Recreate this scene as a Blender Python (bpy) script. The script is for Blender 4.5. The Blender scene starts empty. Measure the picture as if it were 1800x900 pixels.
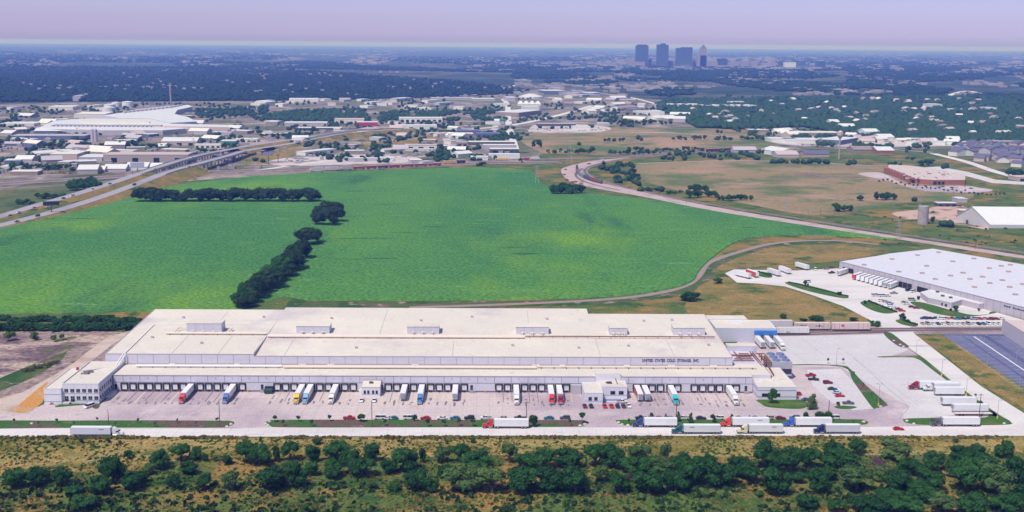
import bpy, bmesh, math, random
import numpy as np
from mathutils import Matrix, Vector
R = math.radians
sc = bpy.context.scene
C = sc.collection
rnd = random.Random(11)

# ------------------------------------------------------------------ camera
F = 2070.; CH = 167.; YAW = R(-0.97); ROLL = math.atan2(14, 1800); PITCH = math.atan((450-77)/F)
_f = np.array([math.sin(-YAW)*math.cos(PITCH), math.cos(YAW)*math.cos(PITCH), -math.sin(PITCH)])
_r0 = np.array([math.cos(YAW), math.sin(YAW), 0.]); _u0 = np.cross(_r0, _f)
_R = math.cos(ROLL)*_r0 + math.sin(ROLL)*_u0
_U = -math.sin(ROLL)*_r0 + math.cos(ROLL)*_u0
cam = bpy.data.objects.new('camera', bpy.data.cameras.new('camera'))
C.objects.link(cam); sc.camera = cam
cam.data.sensor_width = 36; cam.data.lens = 36*F/1800
cam.data.clip_start = 1; cam.data.clip_end = 200000
M = Matrix(((_R[0], _U[0], -_f[0], 0), (_R[1], _U[1], -_f[1], 0), (_R[2], _U[2], -_f[2], CH), (0, 0, 0, 1)))
cam.matrix_world = M

def G(px, py, z=0.):
    """world point at height z seen at a point of the 1800x900 survey photograph"""
    d = _f*F + _R*(px-900) + _U*(450-py)
    t = (z-CH)/d[2]
    return Vector((d[0]*t, d[1]*t, z))
def onY(px, py, Y):
    d = _f*F + _R*(px-900) + _U*(450-py)
    t = Y/d[1]
    return Vector((d[0]*t, Y, CH+d[2]*t))
def proj(x, y, z=0.):
    v = np.array([x, y, z-CH]); k = v@_f
    return 900+F*(v@_R)/k, 450-F*(v@_U)/k

# ------------------------------------------------------------------ light, sky, exposure
SUN_EL = 58.; SUN_AZ = 218.          # compass style azimuth from +Y clockwise
world = bpy.data.worlds.new('World'); sc.world = world; world.use_nodes = True
nt = world.node_tree; nt.nodes.clear()
out = nt.nodes.new('ShaderNodeOutputWorld'); bg = nt.nodes.new('ShaderNodeBackground')
sky = nt.nodes.new('ShaderNodeTexSky'); sky.sky_type = 'NISHITA'; sky.sun_disc = False
sky.sun_elevation = R(SUN_EL); sky.sun_rotation = R(SUN_AZ); sky.air_density = 1.3; sky.dust_density = 2.2; sky.ozone_density = 3.5
sky.altitude = 200
tint = nt.nodes.new('ShaderNodeMix'); tint.data_type = 'RGBA'; tint.blend_type = 'MULTIPLY'; tint.inputs[0].default_value = 1
# the summer haze makes the low sky paler and more violet than the clear air model
tcw = nt.nodes.new('ShaderNodeTexCoord'); sep = nt.nodes.new('ShaderNodeSeparateXYZ'); rampw = nt.nodes.new('ShaderNodeValToRGB')
nt.links.new(tcw.outputs['Generated'], sep.inputs[0]); nt.links.new(sep.outputs['Z'], rampw.inputs[0]); nt.links.new(rampw.outputs[0], tint.inputs[7])
rampw.color_ramp.elements[0].position = 0.0; rampw.color_ramp.elements[0].color = (2.55, 2.28, 4.1, 1)
rampw.color_ramp.elements[1].position = 0.30; rampw.color_ramp.elements[1].color = (0.70, 0.70, 0.92, 1)
e_ = rampw.color_ramp.elements.new(0.008); e_.color = (2.50, 2.22, 4.15, 1)
e_ = rampw.color_ramp.elements.new(0.018); e_.color = (1.92, 1.80, 3.40, 1)
e_ = rampw.color_ramp.elements.new(0.045); e_.color = (1.16, 1.19, 2.25, 1)
nt.links.new(sky.outputs[0], tint.inputs[6]); nt.links.new(tint.outputs[2], bg.inputs[0]); nt.links.new(bg.outputs[0], out.inputs[0])
bg.inputs[1].default_value = 0.13
sun = bpy.data.objects.new('sun', bpy.data.lights.new('sun', 'SUN')); C.objects.link(sun)
sun.data.energy = 4.3; sun.data.angle = R(0.6); sun.data.color = (1, 0.935, 0.84)
sd = Vector((math.sin(R(SUN_AZ))*math.cos(R(SUN_EL)), math.cos(R(SUN_AZ))*math.cos(R(SUN_EL)), math.sin(R(SUN_EL))))
sun.rotation_euler = sd.to_track_quat('Z', 'Y').to_euler()
sc.view_settings.view_transform = 'Standard'; sc.view_settings.look = 'None'
sc.view_settings.exposure = -0.22; sc.view_settings.gamma = 1
sc.cycles.volume_bounces = 1; sc.cycles.max_bounces = 6; sc.cycles.diffuse_bounces = 2; sc.cycles.transparent_max_bounces = 4

HAZE_D = 0.000105
# ------------------------------------------------------------------ helpers
def tag(o, label=None, cat=None, group=None, kind=None):
    if label: o['label'] = label
    if cat: o['category'] = cat
    if group: o['group'] = group
    if kind: o['kind'] = kind
    return o
def thing(name, label, cat, loc=(0, 0, 0), rz=0., group=None):
    o = bpy.data.objects.new(name, None); C.objects.link(o)
    o.location = loc; o.rotation_euler = (0, 0, rz); o.empty_display_size = 1
    return tag(o, label, cat, group)
def inv_of(p):
    m = Matrix.Identity(4)
    while p is not None:
        m = (Matrix.Translation(p.location) @ p.rotation_euler.to_matrix().to_4x4()) @ m
        p = p.parent
    return m.inverted()
class MB:
    """collects faces and links them as one mesh object"""
    def __init__(s): s.v = []; s.f = []; s.m = []
    def poly(s, pts, mi=0):
        n = len(s.v); s.v += [tuple(p) for p in pts]; s.f.append(tuple(range(n, n+len(pts)))); s.m.append(mi)
    def hexa(s, b, t, mi=0, top=None, cap=True):
        """prism between two rings of the same length"""
        n = len(s.v); k = len(b); s.v += [tuple(p) for p in b]+[tuple(p) for p in t]
        for i in range(k):
            j = (i+1) % k
            s.f.append((n+i, n+j, n+k+j, n+k+i)); s.m.append(mi)
        if cap:
            s.f.append(tuple(range(n+k-1, n-1, -1))); s.m.append(mi)
            s.f.append(tuple(range(n+k, n+2*k))); s.m.append(mi if top is None else top)
    def box(s, x0, x1, y0, y1, z0, z1, mi=0, top=None):
        s.hexa([(x0, y0, z0), (x1, y0, z0), (x1, y1, z0), (x0, y1, z0)], [(x0, y0, z1), (x1, y0, z1), (x1, y1, z1), (x0, y1, z1)], mi, top)
    def prism(s, pts, z0, z1, mi=0, top=None):
        s.hexa([(p[0], p[1], z0) for p in pts], [(p[0], p[1], z1) for p in pts], mi, top)
    def tube(s, a, b, r, r2=None, n=8, mi=0):
        a = Vector(a); b = Vector(b); d = (b-a).normalized(); r2 = r if r2 is None else r2
        u = d.orthogonal().normalized(); w = d.cross(u)
        ring = lambda c, q: [c+(u*math.cos(2*math.pi*i/n)+w*math.sin(2*math.pi*i/n))*q for i in range(n)]
        s.hexa(ring(a, r), ring(b, r2), mi)
    def build(s, name, mats, parent=None, world=False, smooth=False):
        me = bpy.data.meshes.new(name); me.from_pydata(s.v, [], s.f)
        if not isinstance(mats, (list, tuple)): mats = [mats]
        for m in mats: me.materials.append(m)
        me.polygons.foreach_set('material_index', s.m)
        if smooth: me.polygons.foreach_set('use_smooth', [True]*len(s.f))
        if parent is not None and world: me.transform(inv_of(parent))
        bm = bmesh.new(); bm.from_mesh(me)
        bmesh.ops.recalc_face_normals(bm, faces=bm.faces)
        bm.to_mesh(me); bm.free(); me.update()
        o = bpy.data.objects.new(name, me); C.objects.link(o)
        if parent is not None: o.parent = parent
        return o
def copy_tree(o, parent=None):
    c = o.copy(); C.objects.link(c); c.parent = parent
    for ch in list(o.children): copy_tree(ch, c)
    return c
def cat(pts, n=6):
    """smooth curve through points"""
    P = [Vector(p) for p in pts]; P = [2*P[0]-P[1]]+P+[2*P[-1]-P[-2]]; o = []
    for i in range(1, len(P)-2):
        for k in range(n):
            t = k/n
            o.append(0.5*((2*P[i])+(P[i+1]-P[i-1])*t+(2*P[i-1]-5*P[i]+4*P[i+1]-P[i+2])*t*t+(3*P[i]-P[i-1]-3*P[i+1]+P[i+2])*t**3))
    o.append(P[-2]); return o
def smooth_poly(px, n=5):
    """closed curve through survey points"""
    P = [Vector((a, b, 0)) for a, b in px]; k = len(P); o = []
    for i in range(k):
        a, b, c, d = P[i-1], P[i], P[(i+1) % k], P[(i+2) % k]
        for q in range(n):
            t = q/n
            v = 0.5*((2*b)+(c-a)*t+(2*a-5*b+4*c-d)*t*t+(3*b-a-3*c+d)*t**3); o.append((v.x, v.y))
    return o
def sheet(name, px, z, m, kind='structure', thick=0, world=False):
    """flat ground region; thick raises it with kerb sides"""
    pts = [Vector((p[0], p[1], z)) for p in px] if world else [G(a, b) for a, b in px]
    bm = bmesh.new()
    vs = [bm.verts.new((p.x, p.y, z)) for p in pts]
    f = bm.faces.new(vs)
    if f.calc_area() and f.normal.z < 0: f.normal_flip()
    f.normal_update()
    if f.normal.z < 0: f.normal_flip()
    if thick:
        n = len(vs); lo = [bm.verts.new((p.x, p.y, z-thick)) for p in pts]
        for i in range(n):
            j = (i+1) % n; q = bm.faces.new((vs[i], vs[j], lo[j], lo[i])); q.material_index = 1
    bmesh.ops.triangulate(bm, faces=[f], ngon_method='EAR_CLIP')
    me = bpy.data.meshes.new(name); bm.to_mesh(me); bm.free()
    for q in (m if isinstance(m, (list, tuple)) else [m]): me.materials.append(q)
    o = bpy.data.objects.new(name, me); C.objects.link(o)
    if kind: o['kind'] = kind
    return o
def ribbon(pts, w, mb, mi=0, z=None, off=0.):
    """strip of width w along world points; off shifts it sideways"""
    L = []; n = len(pts)
    for i in range(n):
        d = (pts[min(i+1, n-1)]-pts[max(i-1, 0)]); d.z = 0; d.normalize(); s = Vector((d.y, -d.x, 0))
        a = pts[i]+s*(off-w/2); b = pts[i]+s*(off+w/2)
        if z is not None: a.z = z; b.z = z
        L.append((a, b))
    for i in range(n-1): mb.poly([L[i][0], L[i][1], L[i+1][1], L[i+1][0]], mi)

# ------------------------------------------------------------------ materials
_mc = {}
def paint(col, rough=0.5, name=None, metal=0., var=0.):
    k = (tuple(round(c, 3) for c in col), rough, metal, var)
    if k in _mc: return _mc[k]
    m = bpy.data.materials.new(name or 'paint'); m.use_nodes = True
    b = m.node_tree.nodes['Principled BSDF']
    b.inputs['Base Color'].default_value = (*col, 1); b.inputs['Roughness'].default_value = rough; b.inputs['Metallic'].default_value = metal
    if var:
        N = m.node_tree.nodes; L = m.node_tree.links
        tc = N.new('ShaderNodeTexCoord'); nz = N.new('ShaderNodeTexNoise'); nz.inputs['Scale'].default_value = 0.35; nz.inputs['Detail'].default_value = 6
        mr = N.new('ShaderNodeMapRange'); mr.inputs[1].default_value = .3; mr.inputs[2].default_value = .7; mr.inputs[3].default_value = 1-var; mr.inputs[4].default_value = 1+var*.5
        hs = N.new('ShaderNodeMix'); hs.data_type = 'RGBA'; hs.blend_type = 'MULTIPLY'; hs.inputs[0].default_value = 1; hs.inputs[6].default_value = (*col, 1)
        L.new(tc.outputs['Object'], nz.inputs['Vector']); L.new(nz.outputs[0], mr.inputs[0]); L.new(mr.outputs[0], hs.inputs[7]); L.new(hs.outputs[2], b.inputs['Base Color'])
    _mc[k] = m; return m
def ground_mat(name, layers, base, rough=0.95, bump=0., bscale=1., fine=0.25, fscale=1.2, stretch=(1, 1, 1), rot=0.):
    """base colour, then layers (colour, scale, low, high, detail[, stretch]) mixed in by noise"""
    m = bpy.data.materials.new(name); m.use_nodes = True; N = m.node_tree.nodes; L = m.node_tree.links
    b = N['Principled BSDF']; b.inputs['Roughness'].default_value = rough; b.inputs['Specular IOR Level'].default_value = 0.15
    geo = N.new('ShaderNodeNewGeometry'); cur = None
    def coords(st, rz=0., sh=0.):
        mp = N.new('ShaderNodeMapping'); mp.inputs['Scale'].default_value = st; mp.inputs['Rotation'].default_value = (0, 0, rz); mp.inputs['Location'].default_value = (sh*17.3, sh*9.1, 0)
        L.new(geo.outputs['Position'], mp.inputs[0]); return mp.outputs[0]
    col = N.new('ShaderNodeRGB'); col.outputs[0].default_value = (*base, 1); cur = col.outputs[0]
    for i, ly in enumerate(layers):
        c, s, lo, hi, det = ly[:5]; st = ly[5] if len(ly) > 5 else stretch; rz = ly[6] if len(ly) > 6 else rot
        nz = N.new('ShaderNodeTexNoise'); nz.inputs['Scale'].default_value = s; nz.inputs['Detail'].default_value = det; nz.inputs['Roughness'].default_value = .6
        L.new(coords(st, rz, i+1), nz.inputs['Vector'])
        mr = N.new('ShaderNodeMapRange'); mr.interpolation_type = 'SMOOTHSTEP'; mr.inputs[1].default_value = lo; mr.inputs[2].default_value = hi
        L.new(nz.outputs[0], mr.inputs[0])
        mx = N.new('ShaderNodeMix'); mx.data_type = 'RGBA'; mx.inputs[7].default_value = (*c, 1)
        L.new(mr.outputs[0], mx.inputs[0]); L.new(cur, mx.inputs[6]); cur = mx.outputs[2]
    if fine:
        nz = N.new('ShaderNodeTexNoise'); nz.inputs['Scale'].default_value = fscale; nz.inputs['Detail'].default_value = 3; L.new(coords(stretch, rot), nz.inputs['Vector'])
        mr = N.new('ShaderNodeMapRange'); mr.inputs[1].default_value = .3; mr.inputs[2].default_value = .7; mr.inputs[3].default_value = 1-fine; mr.inputs[4].default_value = 1+fine
        L.new(nz.outputs[0], mr.inputs[0])
        mx = N.new('ShaderNodeMix'); mx.data_type = 'RGBA'; mx.blend_type = 'MULTIPLY'; mx.inputs[0].default_value = 1
        L.new(cur, mx.inputs[6]); L.new(mr.outputs[0], mx.inputs[7]); cur = mx.outputs[2]
    L.new(cur, b.inputs['Base Color'])
    if bump:
        nz = N.new('ShaderNodeTexNoise'); nz.inputs['Scale'].default_value = bscale; nz.inputs['Detail'].default_value = 4; L.new(coords(stretch, rot), nz.inputs['Vector'])
        bp = N.new('ShaderNodeBump'); bp.inputs['Strength'].default_value = 1; bp.inputs['Distance'].default_value = bump
        L.new(nz.outputs[0], bp.inputs['Height']); L.new(bp.outputs[0], b.inputs['Normal'])
    return m

# ground materials
GOLD = ground_mat('golden_grass', [((.17, .15, .030), .03, .42, .60, 5, (.5, 1.6, 1)), ((.055, .10, .018), .05, .56, .68, 5, (.6, 1.5, 1)), ((.40, .26, .085), .09, .52, .68, 5)], (.32, .25, .085), bump=.7, bscale=.6, fine=.35, fscale=.7)
GRASS = ground_mat('scrub_grass', [((.28, .18, .050), .018, .46, .62, 5), ((.040, .095, .018), .05, .50, .62, 5), ((.30, .19, .055), .07, .58, .70, 5), ((.09, .065, .035), .11, .62, .75, 4)], (.095, .145, .035), bump=.8, bscale=.6, fine=.4, fscale=.8)
MEADOW = ground_mat('golden_meadow', [((.19, .165, .045), .022, .42, .60, 6), ((.055, .11, .025), .04, .53, .66, 6), ((.36, .23, .09), .08, .52, .70, 5), ((.17, .12, .08), .03, .60, .70, 5)], (.29, .195, .060), bump=.5, bscale=.6, fine=.3, fscale=.7)
CROP = ground_mat('green_crop', [((.055, .190, .048), .006, .40, .62, 6, (1, .45, 1)), ((.14, .29, .030), .0065, .50, .70, 5, (1, .6, 1), .6), ((.024, .105, .045), .011, .56, .74, 7, (1, .22, 1), .1), ((.25, .35, .020), .008, .65, .78, 5, (.8, 1, 1), -.5), ((.022, .095, .040), .030, .62, .70, 6, (.30, 1.5, 1), .05), ((.12, .27, .075), .06, .56, .70, 5, (.40, 1.5, 1), .3)], (.082, .232, .044), bump=1.0, bscale=.40, fine=.40, fscale=.40, stretch=(1, .7, 1), rot=.5)
WEEDS = ground_mat('weed_strip', [((.16, .12, .08), .05, .5, .62, 5), ((.03, .09, .02), .04, .48, .62, 5), ((.34, .24, .20), .09, .57, .68, 4)], (.075, .12, .03), bump=.6, bscale=.4, fine=.3)
DIRT = ground_mat('bare_dirt', [((.20, .13, .13), .03, .40, .55, 6), ((.48, .36, .28), .04, .52, .62, 5), ((.07, .10, .04), .06, .62, .7, 4)], (.34, .25, .21), bump=.6, bscale=.4, fine=.3, fscale=.5)
PURPLE = ground_mat('cleared_ground', [((.46, .35, .28), .022, .50, .58, 6, (.6, 1.6, 1)), ((.15, .10, .115), .04, .50, .62, 6, (.7, 1.4, 1)), ((.11, .13, .05), .04, .60, .66, 5)], (.30, .22, .20), bump=.8, bscale=.4, fine=.40, fscale=.4)
TRACKDIRT = ground_mat('pale_track', [((.42, .32, .26), .08, .45, .65, 5)], (.56, .45, .38), fine=.15)
ORANGE = ground_mat('orange_soil', [((.50, .34, .22), .08, .5, .65, 5)], (.55, .27, .07), fine=.25, bump=.4)
YARD = ground_mat('yard_concrete', [((.62, .53, .49), .006, .45, .62, 5, (.5, 2, 1)), ((.41, .33, .37), .010, .42, .62, 6), ((.60, .50, .50), .03, .5, .68, 6), ((.36, .30, .33), .05, .60, .72, 6), ((.52, .42, .36), .02, .62, .72, 5, (1, .3, 1))], (.545, .45, .45), fine=.12, fscale=.9, rough=.85)
YARD2 = ground_mat('pale_concrete', [((.58, .545, .545), .010, .42, .62, 6), ((.66, .63, .61), .03, .5, .68, 6), ((.52, .48, .48), .07, .60, .72, 6)], (.60, .57, .57), fine=.09, fscale=.9, rough=.85)
ROAD = ground_mat('road_concrete', [((.62, .575, .55), .015, .45, .62, 6, (1, 3, 1)), ((.50, .46, .45), .05, .62, .74, 5, (.4, 2, 1))], (.69, .65, .62), fine=.06, rough=.85)
ASPH = ground_mat('dark_asphalt', [((.14, .145, .25), .02, .5, .65, 5), ((.05, .05, .105), .06, .6, .7, 4)], (.105, .115, .225), fine=.1, rough=.8)
HWY = ground_mat('highway_paving', [((.30, .28, .33), .02, .5, .65, 4)], (.36, .34, .38), fine=.1, rough=.85)
BALLAST = ground_mat('rail_ballast', [((.26, .19, .19), .04, .45, .6, 5)], (.36, .28, .28), fine=.2, fscale=.5)
LAWN = ground_mat('lawn', [((.12, .15, .03), .08, .5, .64, 4), ((.20, .15, .09), .12, .60, .7, 4)], (.055, .135, .024), bump=.2, fine=.25)
BANK = ground_mat('island_soil', [((.05, .13, .026), .05, .40, .52, 4), ((.22, .16, .13), .10, .60, .72, 4)], (.135, .09, .075), bump=.2, fine=.3)
PASTURE = ground_mat('tan_pasture', [((.10, .15, .045), .006, .46, .60, 5), ((.38, .25, .16), .007, .48, .64, 6), ((.18, .14, .11), .012, .56, .70, 6), ((.12, .17, .05), .02, .55, .66, 6)], (.285, .215, .105), fine=.18, fscale=.2, bump=.4, bscale=.15)
DARKF = ground_mat('rough_grass', [((.20, .17, .07), .01, .5, .62, 5), ((.05, .09, .03), .02, .5, .62, 5)], (.10, .13, .045), fine=.2, fscale=.2)
INDUST = ground_mat('industrial_ground', [((.40, .33, .29), .012, .50, .62, 6), ((.12, .14, .055), .007, .46, .56, 6), ((.20, .17, .18), .02, .52, .62, 5), ((.045, .07, .03), .018, .56, .64, 5)], (.27, .22, .19), fine=.2, fscale=.1)
FAR = ground_mat('far_land', [((.04, .07, .045), .0012, .44, .56, 8), ((.18, .155, .14), .0011, .58, .68, 8), ((.02, .05, .03), .004, .46, .58, 6), ((.26, .23, .23), .0045, .66, .74, 6)], (.12, .12, .08), fine=.2, fscale=.02)
KERB = paint((.62, .60, .56), .9, 'kerb')
# ------------------------------------------------------------------ ground
g = MB(); S = 60000
g.poly([(-S, -2000, 0), (S, -2000, 0), (S, S, 0), (-S, S, 0)]); o = g.build('ground', FAR); o['kind'] = 'structure'
sheet('near_ground', [(-40, 940), (1840, 940), (1840, 300), (1500, 255), (1000, 262), (600, 300), (-40, 330)], .05, GRASS)
sheet('grass_strip', smooth_poly([(-60, 771), (400, 770), (900, 768), (1860, 768), (1860, 792), (1600, 800), (1300, 802), (1150, 812), (900, 800), (700, 805), (480, 806), (300, 812), (240, 850), (180, 866), (150, 830), (60, 838), (-60, 832)], 4), .10, GOLD)
sheet('industrial_ground', [(-120, 372), (150, 300), (330, 318), (600, 300), (840, 290), (940, 282), (960, 262), (1100, 275), (1330, 262), (1560, 262), (1900, 262), (1900, 240), (1640, 238), (1500, 224), (1340, 190), (1120, 172), (950, 158), (600, 172), (300, 178), (-120, 184)], .10, INDUST)
sheet('rough_grass', [(-40, 345), (60, 320), (160, 305), (235, 312), (200, 335), (100, 362), (-40, 385)], .13, DARKF)
sheet('pasture', [(905, 240), (960, 228), (1080, 224), (1200, 226), (1330, 226), (1450, 232), (1480, 250), (1390, 252), (1330, 262), (1160, 262), (1060, 272), (955, 270), (925, 255)], .14, PASTURE)
sheet('pasture', smooth_poly([(1118, 290), (1200, 284), (1330, 282), (1450, 286), (1530, 291), (1600, 300), (1700, 330), (1700, 352), (1600, 356), (1500, 372), (1420, 378), (1330, 362), (1240, 345), (1150, 325), (1110, 305)], 4), .15, PASTURE)
sheet('rough_grass', [(1330, 276), (1500, 270), (1640, 272), (1760, 300), (1900, 330), (1900, 292), (1700, 262), (1400, 262)], .12, DARKF)
# crop field
fld = cat([(1575, 421, 0), (1520, 417, 0), (1450, 414, 0), (1380, 413, 0), (1330, 416, 0), (1290, 426, 0), (1266, 440, 0), (1238, 462, 0), (1222, 480, 0), (1213, 494, 0), (1175, 508, 0), (1090, 519, 0), (980, 524, 0), (800, 527, 0), (640, 527, 0), (545, 526, 0), (505, 520, 0)], 5)
crop = [(v.x, v.y) for v in fld] + [(470, 530), (410, 548), (380, 548), (200, 549), (-60, 553), (-60, 415), (0, 401), (60, 388), (150, 366), (235, 344), (262, 333), (340, 321), (450, 309), (600, 302), (730, 297), (840, 294), (935, 299), (948, 318), (975, 338), (1050, 341), (1150, 352), (1250, 366), (1400, 389), (1500, 404), (1562, 414)]
sheet('crop_field', crop, .16, CROP)
# lip of taller crop round the near edge of the field
lip = MB()
cpts = [G(v.x, v.y) for v in fld]
ribbon(cpts, 3.2, lip, z=1.0)
for i in range(len(cpts)-1):
    a, b = cpts[i], cpts[i+1]; d = (b-a).normalized(); s = Vector((d.y, -d.x, 0))
    for sg in (1, -1):
        q = s*1.6*sg
        lip.poly([a+q+Vector((0, 0, 1.0)), b+q+Vector((0, 0, 1.0)), b+q*1.5, a+q*1.5])
tag(lip.build('crop_edge', CROP), 'tall dark edge of the green crop field', 'crops', kind='stuff')
# strips round the field
sheet('soil_strip', [(508, 528), (700, 530), (1000, 528), (1120, 521), (1200, 506), (1228, 480), (1250, 462), (1290, 446), (1330, 432), (1400, 424), (1480, 424), (1560, 430), (1480, 428), (1400, 430), (1335, 440), (1290, 458), (1262, 480), (1240, 510), (1180, 524), (1040, 536), (860, 541), (500, 545)], .12, WEEDS)
path_pts = [G(*p) for p in [(720, 541), (900, 535), (1060, 527), (1150, 517), (1205, 502), (1228, 484), (1240, 466), (1262, 455), (1310, 440), (1355, 429), (1420, 423), (1480, 424), (1545, 430)]]
tr = MB(); ribbon(cat(path_pts, 5), 6, tr, z=.20); tr.build('dirt_path', ground_mat('grey_track', [((.30, .24, .22), .08, .5, .65, 5)], (.33, .25, .22), fine=.2))['kind'] = 'structure'
sheet('meadow', smooth_poly([(1275, 487), (1300, 500), (1340, 500), (1400, 513), (1470, 536), (1525, 566), (1400, 572), (1250, 562), (1205, 545), (1215, 520), (1235, 500)], 4), .17, MEADOW)
sheet('meadow', smooth_poly([(1250, 478), (1300, 452), (1380, 432), (1480, 432), (1560, 440), (1500, 455), (1440, 462), (1380, 465), (1300, 472)], 4), .16, MEADOW)
# left side: hedge strip, cleared ground, track, orange soil
sheet('cleared_ground', [(-60, 585), (120, 582), (215, 584), (200, 620), (190, 680), (80, 700), (-60, 735)], .13, PURPLE)
sheet('dirt_track', [(225, 582), (185, 596), (150, 622), (128, 640), (95, 660), (40, 690), (-60, 716), (-60, 735), (60, 727), (80, 690), (130, 655), (165, 632), (200, 604), (240, 584)], .17, TRACKDIRT)
sheet('orange_soil', smooth_poly([(84, 672), (66, 685), (36, 710), (20, 724), (48, 725), (70, 712), (78, 700), (79, 688)], 3), .20, ORANGE)
sheet('orange_soil', [(187, 632), (176, 637), (170, 641), (186, 641)], .20, ORANGE)
sheet('grass_strip', [(-60, 690), (60, 640), (118, 618), (110, 632), (60, 664), (-60, 712)], .16, WEEDS)
# tracks beside the cold store, east
sheet('rail_bed', [(1245, 575), (1760, 572), (1762, 588), (1560, 588), (1362, 592), (1245, 592)], .18, BALLAST)
# paved yard
sheet('yard', [(-60, 729), (50, 728), (62, 718), (76, 712), (176, 712), (200, 689), (1322, 690), (1322, 640), (1290, 606), (1300, 600), (1360, 590), (1560, 586), (1612, 624), (1700, 690), (1778, 742), (1765, 751), (-60, 754)], .20, YARD)
sheet('lot_paving', [(1366, 592), (1558, 588), (1597, 616), (1560, 629), (1612, 630), (1690, 688), (1740, 724), (1600, 738), (1590, 740), (1586, 722), (1600, 716), (1500, 660), (1480, 646), (1378, 643), (1366, 620)], .204, YARD2)
sheet('lot_paving', [(1418, 651), (1478, 649), (1545, 718), (1500, 722), (1462, 708), (1430, 680)], .208, YARD2)
sheet('main_road', [(-80, 754), (420, 753.5), (470, 752), (900, 752), (1200, 752), (1560, 751), (1700, 748), (1775, 747), (1860, 752), (1860, 767), (900, 766.5), (400, 768.5), (-80, 770)], .212, ROAD)
sheet('side_road', [(1776, 748), (1774, 740), (1700, 692), (1625, 631), (1597, 612), (1553, 583), (1533, 565), (1483, 539), (1433, 521), (1380, 504), (1333, 499), (1295, 497), (1283, 487), (1274, 481), (1290, 474), (1400, 476), (1473, 472), (1560, 500), (1720, 541), (1860, 580), (1860, 600), (1760, 574), (1600, 575), (1607, 587), (1662, 630), (1725, 680), (1800, 727), (1860, 762)], .208, ROAD)
sheet('car_park', [(1655, 588), (1762, 588), (1900, 660), (1900, 745)], .20, ASPH)
sheet('verge', smooth_poly([(1612, 590), (1650, 588), (1700, 616), (1760, 660), (1850, 720), (1850, 755), (1790, 712), (1728, 678), (1664, 628)], 3), .16, MEADOW)
# kerbed islands
def isl(name, px, m, n=5, z=.33):
    return sheet(name, smooth_poly(px, n), z, [m, KERB], thick=.13)
isl('grass_island', [(-60, 741), (100, 740.5), (250, 740), (380, 740.5), (405, 741), (412, 745), (400, 751), (380, 753), (250, 753), (100, 753.5), (-60, 754)], BANK)
isl('grass_island', [(464, 746), (472, 741), (500, 739), (700, 739), (1000, 739.5), (1028, 741), (1035, 745), (1022, 750), (1000, 751.5), (700, 752.5), (500, 752.5), (476, 750)], BANK)
isl('grass_island', [(1083, 742), (1095, 739), (1200, 739), (1350, 739), (1500, 738), (1520, 740), (1526, 744), (1515, 748), (1450, 751), (1200, 751.5), (1110, 750), (1090, 747)], LAWN)
isl('grass_island', [(1588, 741), (1600, 736.5), (1700, 735.5), (1735, 734), (1742, 722), (1760, 733), (1776, 742), (1765, 748), (1640, 748.5), (1600, 746)], LAWN)
isl('grass_island', [(1545, 627.5), (1552, 629.5), (1606, 629.5), (1640, 652), (1700, 697), (1742, 731), (1750, 727), (1696, 688), (1640, 646), (1618, 628), (1600, 626)], LAWN, 3)
isl('grass_island', [(1553, 586), (1562, 597), (1580, 610), (1594, 612), (1597, 609), (1585, 600), (1566, 586)], BANK, 3)
isl('grass_island', [(1380, 643), (1480, 646), (1500, 672), (1532, 716), (1540, 718.5), (1556, 715), (1558, 710), (1520, 676), (1495, 650), (1480, 643.5), (1420, 641)], BANK, 4)
isl('grass_island', [(1466, 716), (1480, 714), (1500, 715), (1506, 717), (1495, 720), (1476, 720)], BANK, 4)
isl('lawn', [(1333, 703.5), (1400, 703.5), (1412, 704), (1420, 712), (1412, 719), (1390, 720), (1350, 717), (1338, 711)], LAWN, 4)
isl('lawn', [(98, 717), (108, 711.5), (165, 711.5), (176, 712), (172, 719), (164, 719), (155, 712.5)], BANK, 2, z=.30)
isl('grass_island', [(1380, 497), (1400, 498), (1440, 507), (1480, 518), (1492, 523), (1480, 525), (1430, 515), (1390, 503)], LAWN)
isl('grass_island', [(1512, 533), (1530, 530), (1555, 541), (1574, 549), (1555, 552), (1530, 545)], LAWN)
isl('grass_island', [(1574, 564), (1590, 562), (1604, 568), (1614, 572), (1606, 575), (1585, 571)], LAWN)
isl('lawn', [(1600, 533), (1625, 533), (1700, 553), (1736, 553), (1740, 549), (1756, 548), (1740, 553), (1690, 558), (1640, 551)], LAWN, 4)
isl('grass_island', [(1330, 478), (1350, 480), (1358, 487), (1348, 489), (1332, 485)], LAWN, 4)

# joints and drive lines in the paving
jm = paint((.33, .29, .29), .9, 'joint'); jw = paint((.70, .58, .38), .9, 'stall_line')
mk = MB()
for i in range(11):
    y0 = 500+i*5.0
    if y0 < 551: mk.box(-170, 128, y0, y0+.10, .206, .209)
for x in np.arange(-178, 128, 6.1): mk.box(x, x+.09, 508, 551.5, .206, .209)
for a, b in [((1375, 606), (1500, 700)), ((1410, 596), (1580, 722)), ((1450, 591), (1615, 714))]:
    ribbon([G(*a), G(*b)], .14, mk, z=.2095)
for y in range(600, 716, 11): ribbon([G(1375+(y-600)*1.2, y), G(1560+(y-600)*1.4, y)], .12, mk, z=.2098)
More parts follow.
